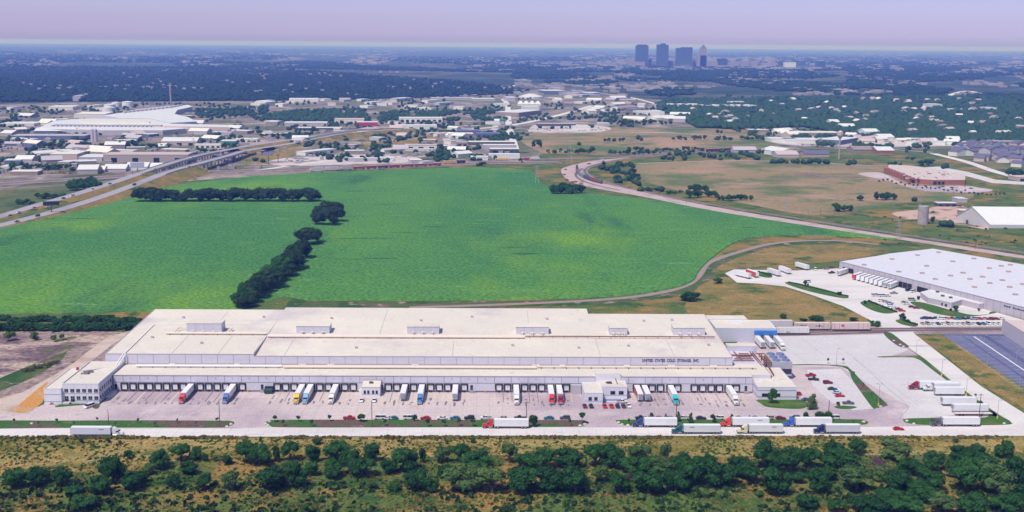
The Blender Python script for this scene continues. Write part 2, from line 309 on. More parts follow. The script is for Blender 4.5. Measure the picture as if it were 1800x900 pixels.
# long drainage crack across the truck park
ribbon(cat([G(*p) for p in [(1500, 630), (1530, 655), (1560, 683), (1588, 706), (1596, 718), (1586, 730), (1582, 737)]], 6), .30, mk, z=.2102)
for x in np.arange(-205, 232, 7.6): mk.box(x, x+.09, 484.8, 496, .2125, .2165)
mk.box(-205, 190, 490.6, 490.68, .2170, .2185)
mk.build('paving_joints', jm)['kind'] = 'structure'
ln = MB(); ox = MB()
doors_px = [219, 234, 249, 263, 278, 293, 308, 322, 337, 352, 367, 382, 397, 411, 426, 487.5, 502, 517, 532, 547, 562, 577, 591, 606, 621, 682.5, 697.5, 712, 727, 742, 757, 772, 787, 801, 816, 877, 892, 907, 922, 937, 952, 967, 982, 995.5, 1119, 1132, 1146, 1161, 1178, 1191, 1220.5, 1235, 1250, 1264.5, 1280, 1294]
DX = [onY(p, 682, 551.7).x for p in doors_px]
for i, x in enumerate(DX):
    for s in (-2.05, 2.05):
        if rnd.random() < .85: ln.box(x+s-.13, x+s+.13, 533+rnd.random()*3, 551, .206, .210)
ln.build('stall_lines', jw)['kind'] = 'structure'
oil = ground_mat('oil_stain', [((.28, .23, .25), .6, .4, .6, 3)], (.20, .165, .185), fine=.1)
for i, x in enumerate(DX):
    for k in range(2):
        cx = x+rnd.uniform(-.5, .5); cy = rnd.uniform(532, 542) if k else rnd.uniform(531, 535); w = rnd.uniform(.35, .8); h = rnd.uniform(1.2, 3.8)
        ox.poly([(cx+w*math.cos(a)*rnd.uniform(.6, 1.2), cy+h*math.sin(a)*rnd.uniform(.6, 1.2), .2125+.0004*(i % 5)+.003*k) for a in np.linspace(0, 2*math.pi, 11)[:-1]])
ox.build('oil_stains', oil)['kind'] = 'structure'
# asphalt car park markings
wl = paint((.72, .72, .75), .8, 'white_line'); am = MB()
A = G(1712, 592); B = G(1850, 685)
ribbon([A, B], .9, am, z=.206)
d = (B-A).normalized(); s = Vector((d.y, -d.x, 0)); L_ = (B-A).length
for off in (-17, -11.5, -2.8, 2.8, 9.5, 14.8):
    k = 0.
    while k < L_:
        p = A+d*k+s*off
        if True: ribbon([p-s*2.6, p+s*2.6], .26, am, z=.2065)
        k += 2.75
am.build('parking_lines', wl)['kind'] = 'structure'
# ------------------------------------------------------------------ main cold store
WALL = paint((.60, .58, .66), .8, 'panel_wall', var=.05); ROOF = ground_mat('roof_membrane', [((.73, .67, .57), .03, .45, .65, 6), ((.57, .51, .50), .02, .55, .70, 5), ((.52, .46, .43), .2, .62, .75, 4)], (.675, .615, .53), fine=.06, fscale=.8)
JOINT = paint((.16, .13, .20), .9, 'panel_joint'); TRIM = paint((.42, .37, .40), .8, 'roof_trim'); BLK = paint((.022, .024, .03), .7, 'black_rubber')
WHT = paint((.78, .77, .77), .6, 'white_steel', var=.04); GLS = paint((.02, .025, .035), .12, 'dark_glass'); PIPE = paint((.74, .64, .54), .6, 'pipe_cladding')
BLUEB = paint((.10, .12, .30), .7, 'blue_band'); GREY = paint((.33, .33, .36), .6, 'grey_steel'); RUST = paint((.24, .095, .065), .8, 'rust_pipe'); NAVY = paint((.03, .03, .09), .7, 'navy_letters')
X0, XS, X2, X1 = -192.6, -118.8, 54.6, 121.0
YF, YM, YB = 571.7, 664.0, 654.5
def slab(mb, x0, x1, y0, y1, zf, zb):
    """block with a roof sloping from the front up to the back, wall material 0, roof 1"""
    mb.hexa([(x0, y0, 0), (x1, y0, 0), (x1, y1, 0), (x0, y1, 0)], [(x0, y0, zf), (x1, y0, zf), (x1, y1, zb), (x0, y1, zb)], 0, 1)
def rz_(y, zf, zb, y0, y1): return zf+(zb-zf)*(y-y0)/(y1-y0)
cs = thing('cold_storage_warehouse', 'huge cream roofed cold storage warehouse with long dock wall and company name', 'warehouse', (-35, 552, 0))
w = MB()
slab(w, X0, XS, YF, 660, 13.4, 16.2); slab(w, XS+.01, X2, YF, YM, 12.5, 16.6); slab(w, X2+.01, X1, YF, YB, 12.5, 15.8); wh_ = w
w = MB(); w.box(-182.6, 127.1, 551.7, YF-.02, 0, 8.15, 0, 1); w.box(121.1, 137, 571.6, 600, 0, 8.15, 0, 1); w.box(127.12, 137, 556, 571.5, 0, 8.15, 0, 1)
wd = w; w = wh_
x = X0+7.9
while x < X1-1:
    zt = 13.3 if x < XS else 12.4
    w.box(x-.06, x+.06, YF-.05, YF-.003, 8.2, zt, 2); x += 7.95
w = wd; x = -178
while x < 126:
    w.box(x-.08, x+.08, 551.64, 551.698, 4.9, 8.0, 2)
    if rnd.random() < .5: w.box(x+3.6, x+3.9, 551.4, 551.698, 6.9, 7.15, 2)
    x += 8.15
w.box(-182.6, 127.1, 551.63, 551.70, 4.72, 4.88, 2); w.box(-182.6, 127.1, 551.60, 551.70, 0.0, .9, 2)
w.build('dock_annex', [WALL, ROOF, JOINT], cs, True)
w = MB()
w.box(-182.8, 127.2, 551.5, 551.75, 8.15, 8.42); w.box(X0-.1, XS, YF-.12, YF+.2, 13.4, 13.62); w.box(XS, X1+.1, YF-.12, YF+.2, 12.5, 12.72)
w.box(XS-.25, XS+.2, YF+.3, 606, 13.4, 14.2); w.box(X0, X1, YF-.35, YF-.08, 8.2, 8.75)
for xx in (X1-.12, X0-.12):
    zb = 15.8 if xx > 0 else 16.2; zf = 12.5 if xx > 0 else 13.4; yb = YB if xx > 0 else 660
    w.hexa([(xx, YF, zf), (xx+.3, YF, zf), (xx+.3, yb, zb), (xx, yb, zb)], [(xx, YF, zf+.25), (xx+.3, YF, zf+.25), (xx+.3, yb, zb+.25), (xx, yb, zb+.25)])
w.build('coping', TRIM, cs, True)
# roof seams
w = wh_
def zr(x, y):
    if x < XS: return rz_(y, 13.4, 16.2, YF, 660)
    if x < X2: return rz_(y, 12.5, 16.6, YF, YM)
    return rz_(y, 12.5, 15.8, YF, YB)
for xx, ya, yb in [(-160, YF, 606), (-137, YF, 606), (-104, YF, 600), (-20, YF, 600), (54.5, YF, 604), (92, YF, 604), (-60, 604, 660), (20, 604, 660), (-150, 606, 655)]:
    w.hexa([(xx, ya, zr(xx, ya)), (xx+.22, ya, zr(xx, ya)), (xx+.22, yb, zr(xx, yb)), (xx, yb, zr(xx, yb))], [(xx, ya, zr(xx, ya)+.07), (xx+.22, ya, zr(xx, ya)+.07), (xx+.22, yb, zr(xx, yb)+.07), (xx, yb, zr(xx, yb)+.07)], 3)
w.build('storage_hall', [WALL, ROOF, JOINT, TRIM], cs, True)
# long pipe runs on the roofs
def piperun(name, x0, x1, y, z, r, m, n=2, rack=True, mr=None):
    w = MB()
    for k in range(n): w.tube((x0, y+k*1.3, z+.9), (x1, y+k*1.3, z+.9), r, mi=0)
    if rack:
        x = x0+2
        while x < x1-1:
            w.box(x, x+.25, y-.6, y+n*1.3-.4, z-.1, z+.9-r, 1); x += 6.2
    return w.build(name, [m, mr or TRIM], cs, True)
piperun('roof_pipe_run', -172, -119, 606.6, zr(-150, 606.6)+.1, .45, PIPE, 2)
piperun('roof_pipe_run', -118, 17, 603.0, zr(-60, 603)+.1, .5, PIPE, 3)
piperun('roof_pipe_run', 17.5, 118, 605.0, zr(60, 605)+.2, .32, RUST, 1)
piperun('dock_pipe_run', -176, -104, 565.5, 8.2, .42, WHT, 2); piperun('dock_pipe_run', -103, 22, 564.5, 8.2, .55, PIPE, 2); piperun('dock_pipe_run', 22.5, 132, 566.0, 8.2, .26, PIPE, 2, mr=RUST)
for x, y in [(-150, 590), (-128, 642), (-90, 640), (-70, 585), (-40, 636), (-12, 644), (10, 590), (30, 640), (44, 586), (70, 590), (84, 638), (100, 640), (112, 592), (-178, 600), (-172, 640)]:
    w = MB(); z = zr(x, y); w.box(x, x+1.3, y, y+1.1, z-.2, z+1.0); w.build('roof_vent', TRIM, cs, True)
for x in (-160, -128, -96, -82, -40, 20, 34, 66, 88, 109):
    w = MB(); w.box(x, x+rnd.uniform(2, 4), 567.5, 569.2, 8.16, 9.4); w.build('roof_valve_box', PIPE, cs, True)
w = MB()
for a, b in [((-167, 575), (-168, 640)), ]: pass
w.tube((-183.5, 571, 13.7), (-186.5, 566.8, 8.4), .3); w.tube((-182.2, 571, 13.7), (-185.2, 566.8, 8.4), .3)
w.tube((-185.8, 566.8, 8.6), (-198, 551, 10.4), .3)
w.tube((-182.8, 571, 13.75), (-183.5, 626, zr(-183, 626)+.25), .22); w.tube((-183.5, 626, zr(-183, 626)+.25), (-150, 627, zr(-150, 627)+.25), .18); w.tube((-150, 627, zr(-150, 627)+.25), (-120, 627, zr(-120, 627)+.25), .15)
w.build('white_pipe', WHT, cs, True)
# rooftop evaporator houses (penthouses)
PH = [(330, 391, 588, 578, 14, 610, 4.6), (522, 580, 590, 582, 14, 604, 3.6), (716, 772, 591, 583, 14, 604, 3.6), (907, 964, 592, 584, 14, 603, 3.6), (1071, 1102, 591, 586, 14, 604, 3.2), (1183, 1238, 592, 585, 14, 604, 3.4)]
for i, (a, b, yb, yt, z, yy, h) in enumerate(PH):
    zz = zr(0, 618) if i else zr(-160, 618)
    xa = onY((a+b)/2, yb, 613); p0 = onY(a, yb, 613).x; p1 = onY(b, yb, 613).x; y0 = 611.5
    ph = MB(); ph.box(p0, p1, y0, y0+9, zz-1, zz+h, 0, 1); ph.box(p0-.15, p1+.15, y0-.15, y0+9.15, zz+h, zz+h+.2, 2, 1)
    for k in range(1, 4):
        xx = p0+(p1-p0)*k/4; ph.box(xx-.05, xx+.05, y0-.05, y0-.005, zz-.5, zz+h, 2)
    o = ph.build('rooftop_penthouse', [WALL, ROOF, TRIM], cs, True)
    pp = MB()
    for k in range(3):
        pp = MB() if k else pp
        xx = p0+(p1-p0)*(.2+.3*k); pp.tube((xx, y0-.1, zz+1.2), (xx, 606, zz+.6), .22); pp.tube((xx-1, y0-.8, zz+.9), (xx+1, y0-.8, zz+.9), .3)
        pp.build('pipe_cluster', PIPE, o, True)
    if i == 0:
        pp = MB()
        for sx in (p0-5, p1+5):
            pp = MB(); pp.tube((sx, y0+4, zz+1.5), (sx-1.0, 608, zz+.5), .35); pp.tube((sx, y0+4, zz+1.5), (p0 if sx < p0 else p1, y0+4, zz+1.5), .4)
            pp.build('pipe_frame', PIPE, o, True)
# sign
ft = bpy.data.curves.new('company_sign', 'FONT'); ft.body = 'UNITED  STATES  COLD  STORAGE,  INC.'; ft.size = 2.05; ft.extrude = .05; ft.offset = .035; ft.space_character = 1.03
to = bpy.data.objects.new('tmp', ft); C.objects.link(to); bpy.context.view_layer.update()
me = bpy.data.meshes.new_from_object(to.evaluated_get(bpy.context.evaluated_depsgraph_get())); bpy.data.objects.remove(to)
sx0 = onY(1129, 631, YF).x; sx1 = onY(1229, 631, YF).x
xs = [v.co.x for v in me.vertices]; k = (sx1-sx0)/(max(xs)-min(xs)); hh = max(v.co.y for v in me.vertices)
me.transform(Matrix.Translation((sx0, YF-.10, 10.35)) @ Matrix.Rotation(math.pi/2, 4, 'X') @ Matrix.Diagonal((k, 1.45/hh, 1, 1)) @ Matrix.Translation((-min(xs), 0, 0)))
me.transform(inv_of(cs)); me.materials.clear(); me.materials.append(NAVY)
so = bpy.data.objects.new('company_sign', me); C.objects.link(so); so.parent = cs; so['label'] = 'navy lettering reading UNITED STATES COLD STORAGE, INC.'
# dock doors
def dock_door():
    m = MB()
    m.box(-1.25, 1.25, -.06, 0, 1.25, 4.0, 0)
    d = m.build('dock_door', WHT, cs)
    s = MB(); s.box(-1.75, -1.2, -.42, -.0, 1.1, 4.0); s.box(1.2, 1.75, -.42, 0, 1.1, 4.0); s.box(-1.75, 1.75, -.42, 0, 4.0, 4.5); s.box(-.9, .9, -.35, 0, .75, 1.2); s.box(-.35, .35, -.5, 0, .1, .75)
    for q in (-1, 1): s.prism([(q*1.75, -.4), (q*1.75, 0), (q*1.95, 0)], 1.8, 4.4)
    s.build('dock_seal', BLK, d)
    l = MB(); l.box(-.3, .3, -.09, -.061, 2.5, 2.75); l.build('door_light', GREY, d)
    return d
d0 = dock_door(); loc = lambda x, y: (x+35, y-552, 0)
for i, x in enumerate(DX):
    d = d0 if i == 0 else copy_tree(d0, cs)
    d.location = loc(x, 551.695)
# personnel doors, steps
for px in (461, 671, 829, 1006, 1311, 204):
    x = onY(px, 684, 551.7).x
    m = MB(); m.box(x-.6, x+.6, 551.6, 551.69, 1.3, 3.8); m.build('personnel_door', GLS, cs, True)
    m = MB(); m.box(x-1, x+1, 550.2, 551.69, 0, 1.25)
    for k in range(4): m.box(x+1+k*.35, x+1.35+k*.35, 550.4, 551.69, 0, 1.0-.25*k)
    m.box(x-1, x-.94, 550.2, 550.3, 1.25, 2.3); m.box(x+.94, x+1, 550.2, 550.3, 1.25, 2.3); m.box(x-1, x+1, 550.2, 550.26, 2.2, 2.3); m.build('dock_steps', GREY, cs, True)
# yellow bollard, downpipe
for px in (853.5, 436): m = MB(); xx = onY(px, 688, 551).x; m.box(xx-.2, xx+.2, 550.8, 551.2, 0, 1.6); m.build('yellow_bollard', paint((.75, .5, .03), .6), cs, True)
def parapet(m, x0, x1, y0, y1, z, h=.5, t=.25, mi=0):
    m.box(x0-.06, x1+.06, y0-.06, y0+t, z, z+h, mi); m.box(x0-.06, x1+.06, y1-t, y1+.06, z, z+h, mi)
    m.box(x0-.06, x0+t, y0+t, y1-t, z, z+h, mi); m.box(x1-t, x1+.06, y0+t, y1-t, z, z+h, mi)
# ---- two-storey office at the west end
WO = paint((.68, .665, .72), .8, 'office_wall', var=.05)
of = thing('office_building', 'two storey white office with dark window rows at the west end of the dock', 'office', (-196, 532, 0))
w = MB()
XA, XB, XC, YO = -208.2, -200.2, -183.3, 532.3
w.box(XB, XC, YO, 571, 0, 9.3, 0, 1); w.box(XA, XB-.01, YO-1.5, 566, 0, 7.4, 0, 1); w.box(XB, XC, 571.0, 577, 0, 8.2, 0, 1)
w.build('wall', [WO, ROOF], of, True)
w = MB(); parapet(w, XB, XC, YO, 571, 9.3, .55); parapet(w, XA, XB-.1, YO-1.5, 566, 7.4, .4); w.build('parapet', WO, of, True)
w = MB()
for z in (4.75, 1.35):
    w.box(XB+.02, XC+.05, YO-.05, YO-.003, z, z+.16); w.box(XC+.003, XC+.05, YO, 551, z, z+.16); w.box(XA-.05, XB, YO-1.55, YO-1.503, z, z+.16)
for xx in (-194.6, -189): w.box(xx, xx+.07, YO-.03, YO-.002, 0, 9.3)
w.build('blue_band', BLUEB, of, True)
for z0 in (5.4, 1.9):
    for i in range(6):
        xx = XB+1.0+i*2.75
        m = MB(); m.box(xx, xx+1.75, YO-.08, YO-.004, z0-(.9 if z0 < 3 and i < 2 else 0), z0+1.7); f = m.build('window', GLS, of, True)
        m = MB(); m.box(xx+.82, xx+.92, YO-.11, YO-.081, z0, z0+1.7); m.box(xx, xx+1.75, YO-.11, YO-.081, z0+.5, z0+.58); m.build('window_bar', GREY, f, True)
    for i in range(6):
        yy = YO+1.6+i*3.0
        m = MB(); m.box(XC+.004, XC+.08, yy, yy+1.6, z0, z0+1.7); m.build('window', GLS, of, True)
w = MB(); w.box(-196, -193.6, 549, 551, 9.3, 10.6); w.box(-195, -192.5, 552, 553.4, 9.3, 10.3); w.box(-197.2, -196.6, 549, 550, 9.3, 9.9); w.build('roof_unit', paint((.22, .16, .18), .7), of, True)
w = MB(); w.tube((-201, 556, 10.0), (-201.3, 556.7, 10.3), .75, n=14); w.box(-201.1, -200.9, 556, 556.2, 9.3, 10); w.build('satellite_dish', paint((.6, .05, .06), .5), of, True)
for q in ((-199.7, -196.6, YO-2.2, YO-.1, 0, 1.0), (-182.9, -180.4, 540, 549, 0, 1.3), (-208, -205.5, YO-2.9, YO-1.6, 0, .5)): w = MB(); w.box(*q); w.build('entrance_steps', paint((.56, .52, .53), .9), of, True)
w = MB(); w.tube((-205.2, YO-1.8, 0), (-205.2, YO-1.8, 1.2), .15); w.tube((-204.4, YO-1.8, 0), (-204.4, YO-1.8, 1.0), .15); w.tube((-205.2, YO-1.8, .9), (-204.2, YO-1.8, .9), .1); w.build('valve_pipe', paint((.65, .05, .05), .5), of, True)
# ---- small gate office
so_ = thing('drivers_office', 'small white flat roofed office with four dark windows standing against the dock wall', 'office', (-58, 546, 0))
a = G(636, 698).x; b = G(668, 698).x; y0 = 544.2
w = MB(); w.hexa([(a, y0, 0), (b, y0, 0), (b, 551.4, 0), (a, 551.4, 0)], [(a, y0, 4.6), (b, y0, 4.6), (b, 551.4, 6.2), (a, 551.4, 6.2)], 0, 1); w.box(a-1.8, a-.02, y0+3, 551.4, 0, 2.2, 0, 1); w.build('wall', [WO, ROOF], so_, True)
w = MB(); w.box(a-.1, b+.1, 551.0, 551.42, 6.12, 6.6); w.box(a-.1, b+.1, y0-.12, y0+.1, 4.6, 4.8); w.build('parapet', TRIM, so_, True)
for k in range(4):
    xx = a+.9+[0, 1.7, 4.0, 5.7][k]; m = MB(); m.box(xx, xx+1.05, y0-.07, y0-.004, 1.55, 3.2); m.build('window', GLS, so_, True)
w = MB(); w.box(a, b, y0-.06, y0-.003, 1.3, 1.42); w.build('blue_band', BLUEB, so_, True)
w = MB(); w.box(-59, -57.2, 548, 549.3, 5.3, 6.3); w.build('roof_unit', paint((.10, .07, .08), .7), so_, True)
# ---- central office
co = thing('shipping_office', 'white two part shipping office with four windows and red cars parked before it', 'office', (55, 537, 0))
a, m_, b = 43.6, 52.3, 64.6
w = MB(); w.box(a, m_, 533, 551.3, 0, 5.5, 0, 1); w.box(m_+.01, b, 540.5, 551.3, 0, 6.3, 0, 1); w.box(m_+2-4, b-2, 551.32, 556.5, 0, 9.8, 0, 1); w.box(m_+.01, b, 536.4, 540.4, 0, .35, 0); w.build('wall', [WO, ROOF], co, True)
w = MB(); parapet(w, a, m_, 533, 551.3, 5.5, .3); parapet(w, m_+.1, b, 540.5, 551.3, 6.3, .35); w.box(50.2, b-2, 556.2, 556.6, 9.8, 10.1); w.build('parapet', WO, co, True)
for xx, yy, z in [(45.6, 533, 2.0), (48.3, 533, 2.0), (56.6, 540.5, 2.7), (60.6, 540.5, 2.7)]:
    m = MB(); m.box(xx, xx+(1.5 if yy < 535 else 2.3), yy-.08, yy-.004, z, z+1.7); f = m.build('window', GLS, co, True)
    m = MB(); m.box(xx+.72, xx+.78, yy-.11, yy-.081, z, z+1.7); m.build('window_bar', GREY, f, True)
w = MB(); w.box(a, m_, 532.95, 532.997, 1.6, 1.74); w.box(m_+.02, b, 540.45, 540.497, 2.3, 2.44); w.build('blue_band', BLUEB, co, True)
w = MB(); w.box(52.5, b-.2, 537.2, 537.35, .35, 1.5); w.build('porch_rail', paint((.33, .34, .55), .6), co, True)
w = MB(); w.box(55.5, 57.8, 546, 547.3, 6.3, 7.2); w.box(54.9, 55.5, 547.2, 547.6, 6.3, 6.9); w.build('roof_unit', paint((.08, .05, .06), .7), co, True)
w = MB(); w.tube((59.5, 560, 8.4), (60.3, 545, 6.8), .22); w.build('roof_pipe', paint((.2, .1, .12), .7), co, True)
w = MB(); w.box(38.5, 43.3, 549, 551.5, 0, 4.6); w.build('lean_to', paint((.45, .42, .46), .8), co, True)
# ---- east engine room + cooling towers
eo = thing('engine_room', 'white blue banded machinery building with long dark window behind a round tree', 'building', (136, 545, 0))
w = MB(); w.box(127.3, 145.8, 540.6, 575, 0, 6.3, 0, 1); w.build('wall', [WO, ROOF], eo, True)
w = MB(); parapet(w, 127.3, 145.8, 540.6, 575, 6.3, .35); w.build('parapet', WO, eo, True)
w = MB()
for z in (4.7, 1.6): w.box(127.25, 145.85, 540.53, 540.597, z, z+.22); w.box(127.2, 127.297, 540.6, 551.5, z, z+.22)
w.build('blue_band', BLUEB, eo, True)
w = MB(); w.box(129.2, 138, 540.5, 540.596, 1.9, 3.4); w.build('window', GLS, eo, True)
w = MB(); w.box(129.5, 131.6, 550.5, 552, 6.3, 7.4); w.box(136.4, 137.2, 551.5, 552.3, 6.3, 8.2); w.build('roof_unit', WHT, eo, True)
w = MB(); w.box(122.4, 137.8, 575.6, 604, 8.16, 8.3, 0); w.box(124, 139.5, 600.2, 606, 0, 11.3, 0, 1); w.build('plant_room', [WALL, ROOF], eo, True)
w = MB()
for i in range(5): w.tube((123+i*1.4, 580+i*3.4, 8.9), (134, 580+i*3.4, 8.9), .28)
w.tube((136.8, 556, 7.0), (135, 596, 9.4), .3); w.tube((137.8, 556, 7.0), (136.2, 596, 9.4), .3); w.tube((128, 580, 8.8), (127, 598, 8.8), .25)
w.box(124, 135, 590.6, 591.0, 8.3, 9.1); w.build('roof_piping', RUST, eo, True)
ct = thing('cooling_tower', 'row of grey evaporative condensers with dark fan decks and yellow rails on the roof', 'cooling tower', (146, 580, 0))
for k in range(3):
    y0 = 576+k*6.2
    m = MB(); m.box(142.2, 152.4, y0, y0+5.6, 2.2, 9.2+.0*k, 0); m.box(142.4, 152.2, y0-.08, y0-.004, 3.0, 5.6, 1); m.box(142.0, 152.6, y0-.1, y0+5.7, 1.9, 2.2, 0); o = m.build('condenser_cell', [paint((.42, .41, .46), .6, var=.1), paint((.03, .035, .07), .6)], ct, True)
    f = MB()
    for q in range(2): f.tube((144.9+q*4.9, y0+2.8, 9.2), (144.9+q*4.9, y0+2.8, 9.9), 2.1, 1.9, n=16, mi=0)
    f.build('fan_deck', paint((.16, .19, .34), .6), o, True)
m = MB()
for x in (142.4, 147, 152): 
    for y in (576.5, 582.5, 589, 594): m.box(x, x+.3, y, y+.3, 0, 1.9)
m.build('support_leg', GREY, ct, True)
m = MB(); m.tube((141.6, 575, 10.2), (141.6, 596, 10.2), .07)
for y in range(576, 597, 2): m.tube((141.6, y, 8.9), (141.6, y, 10.2), .06)
m.build('hand_rail', paint((.75, .55, .10), .5), ct, True)
m = MB()
for i, y in enumerate((577, 582, 588, 594)): m.tube((138, y, 8.8), (142, y, 8.8), .3); m.tube((140.8, y, 2), (140.8, y, 9), .28)
m.tube((139.8, 576, 8.0), (139.8, 596, 8.0), .35); m.tube((139.2, 560, 7.2), (139.8, 576, 8.0), .35); m.build('supply_pipe', RUST, ct, True)
# ---- north-east rail dock
ra = thing('rail_dock_building', 'low white rail dock building with bright blue canopy over three trailers', 'building', (146, 665, 0))
w = MB(); w.box(127.8, 162.4, 652.6, 672.5, 0, 8.0, 0, 1); w.box(121.5, 150, 672.6, 682, 0, 8.8, 0, 1); w.build('wall', [paint((.55, .56, .66), .8), ROOF], ra, True)
w = MB(); w.box(138, 146, 664, 668, 8.0, 9.0); parapet(w, 127.8, 162.4, 652.6, 672.5, 8.0, .3); w.build('roof_unit', WHT, ra, True)
w = MB(); w.box(149.9, 162.6, 650.8, 652.58, 4.6, 6.9); w.build('canopy', paint((.03, .17, .52), .4), ra, True)
# ------------------------------------------------------------------ vehicles (front looks along +X)
TYRE = paint((.015, .015, .017), .85, 'tyre'); RIM = paint((.45, .45, .47), .35, 'rim', .6); TRW = paint((.74, .74, .76), .45, 'trailer_skin', var=.04); CHR = paint((.55, .55, .58), .25, 'polished_metal', .8)
CHAS = paint((.04, .04, .045), .7, 'chassis')
def wheel(parent, x, y, r, w, dual=False):
    m = MB(); m.tube((x, y-w/2, r), (x, y+w/2, r), r, n=12); o = m.build('wheel', TYRE, parent)
    k = MB(); s = 1 if y > 0 else -1; k.tube((x, y+s*w/2, r), (x, y+s*(w/2+.02), r), r*.55, n=10); k.build('rim', RIM, o)
def trailer_parts(root, x0, L, skin, nose=None, reefer=True, side=None, mark=0):
    """trailer box from x0 (rear) to x0+L"""
    sk = paint(skin, .45, var=.03) if skin else TRW
    m = MB(); m.box(x0, x0+L, -1.3, 1.3, 1.15, 4.1, 0, 1)
    if side: m.box(x0+.4, x0+L-.4, -1.32, -1.302, 1.3, 3.9, 2)
    if side: m.box(x0+.4, x0+L-.4, 1.302, 1.32, 1.3, 3.9, 2)
    m.build('trailer_box', [sk, paint((.80, .79, .78), .5), paint(side, .5) if side else sk], root)
    m = MB(); m.box(x0, x0+L, -1.33, 1.33, 1.02, 1.16); m.box(x0-.03, x0+.05, -1.33, 1.33, 1.16, 4.13); m.build('trailer_rail', RIM, root)
    for y in (-1.34, 1.34):
        if mark:
            k = MB(); s = 1 if y > 0 else -1
            for i in range(5): k.box(x0+L*(.72 if mark == 1 else .2)+i*.42, x0+L*(.72 if mark == 1 else .2)+i*.42+.3, min(y, y-s*.03), max(y, y-s*.03), 3.1, 3.45)
            k.build('trailer_lettering', paint((.10, .08, .20), .6), root)
    m = MB(); m.box(x0-.06, x0-.031, -1.2, -.04, 1.25, 4.0); m.box(x0-.06, x0-.031, .04, 1.2, 1.25, 4.0); m.build('rear_door', TRW, root)
    if reefer:
        m = MB(); m.box(x0+L, x0+L+.5, -1.0, 1.0, 2.1, 3.9); m.build('refrigeration_unit', paint((.30, .30, .32), .5), root)
    m = MB(); m.box(x0+L-3.4, x0+L-3.2, -1, -.85, 0, 1.1); m.box(x0+L-3.4, x0+L-3.2, .85, 1, 0, 1.1); m.build('landing_gear', CHAS, root)
    m = MB(); m.box(x0+.6, x0+4.6, -.9, .9, .75, 1.03); m.build('bogie', CHAS, root)
    for xx in (x0+1.5, x0+2.9):
        for y in (-1.0, 1.0): wheel(root, xx, y, .52, .55)
def tractor(root, x0, col, cab='long', sleeper=True, fair=True):
    """tractor: rear of its frame at x0, total 7.6 m long"""
    p = paint(col, .35, var=.0)
    m = MB(); m.box(x0, x0+7.3, -.45, .45, .75, 1.05); m.build('chassis', CHAS, root)
    xs = x0+3.1; hx = x0+5.4
    m = MB()
    if sleeper: m.box(xs, xs+1.3, -1.18, 1.18, 1.0, 3.15)
    prof = [(xs+(1.3 if sleeper else 0), .9), (hx+.35, .9), (hx+.35, 2.0), (hx-.05, 2.75), (xs+(1.3 if sleeper else 0), 2.85)]
    m.hexa([(a, -1.12, z) for a, z in prof], [(a, 1.12, z) for a, z in prof])
    m.build('cab', p, root)
    m = MB()
    hp = [(hx+.36, .85), (x0+7.4, .85), (x0+7.5, 1.75), (hx+.36, 2.02)]
    m.hexa([(a, -.72, z) for a, z in hp], [(a, .72, z) for a, z in hp])
    for s in (-1, 1):
        fp = [(x0+5.9, .95), (x0+6.0, 1.3), (x0+6.5, 1.5), (x0+7.1, 1.35), (x0+7.35, .9)]
        m.hexa([(a, s*.70, z) for a, z in fp], [(a, s*1.15, z) for a, z in fp])
    m.build('hood', p, root)
    if fair:
        m = MB(); fp = [(xs, 3.16), (xs, 3.95), (xs+.9, 3.75), (hx-.3, 2.86), (xs+1.31, 2.86), (xs+1.31, 3.16)]
        m.hexa([(a, -1.1, z) for a, z in fp], [(a, 1.1, z) for a, z in fp]); m.build('roof_fairing', p, root)
    m = MB(); m.poly([(hx+.34, -.98, 2.08), (hx+.34, .98, 2.08), (hx-.02, .98, 2.72), (hx-.02, -.98, 2.72)])
    m.v = [(a+.03, b, c+.01) for a, b, c in m.v]
    for s in (-1, 1): m.box(xs+1.5, hx+.1, min(s*1.122, s*1.14), max(s*1.122, s*1.14), 1.95, 2.6)
    m.build('window', GLS, root)
    m = MB(); m.box(x0+7.42, x0+7.62, -1.15, 1.15, .45, .85); m.box(x0+7.5, x0+7.55, -.55, .55, .9, 1.65); m.build('bumper', CHR, root)
    for s in (-1, 1):
        m = MB(); m.tube((x0+3.2, s*.95, .75), (x0+4.8, s*.95, .75), .33, n=10); m.build('fuel_tank', CHR, root)
        m = MB(); m.tube((xs-.15, s*.95, 1.0), (xs-.15, s*.95, 3.7), .09); m.build('exhaust_stack', CHR, root)
        m = MB(); m.box(x0+7.42, x0+7.5, s*.95-.15, s*.95+.15, 1.0, 1.22); m.build('headlight', paint((.8, .8, .75), .2), root)
        m = MB(); m.box(hx+.3, hx+.45, s*1.3-.12, s*1.3+.12, 1.9, 2.5); m.build('mirror', CHR, root)
        wheel(root, x0+6.5, s*1.0, .52, .3)
        for xx in (x0+.8, x0+2.15): wheel(root, xx, s*.95, .52, .6)
def semi(label, x, y, heading, cabcol, L=14.8, skin=None, group=None, side=None, sleeper=True, fair=True, mark=0, reefer=True):
    """x,y: centre of the rear of the trailer"""
    r = thing('semi_truck', label, 'truck', (x, y, GZ), heading, group)
    trailer_parts(r, 0, L, skin, side=side, mark=mark, reefer=reefer); tractor(r, L-2.6+.3, cabcol, sleeper=sleeper, fair=fair); return r
def trailer(label, x, y, heading, L=14.8, skin=None, group=None, side=None, reefer=True, mark=0, z=None):
    r = thing('trailer', label, 'trailer', (x, y, GZ if z is None else z), heading, group); trailer_parts(r, 0, L, skin, side=side, reefer=reefer, mark=mark); return r
GZ = .212
DN = -math.pi/2; LF = math.pi
yb = 551.1
dk = lambda px: onY(px, 682, 551.7).x
GD = 'trucks and trailers backed up to the dock doors'
semi('red cab truck with white trailer at the dock, the westernmost dock truck', dk(337), yb, DN, (.62, .025, .03), group=GD, mark=0)
semi('blue and white cab truck at the dock, right of the westernmost red one', dk(411), yb, DN, (.06, .16, .42), group=GD)
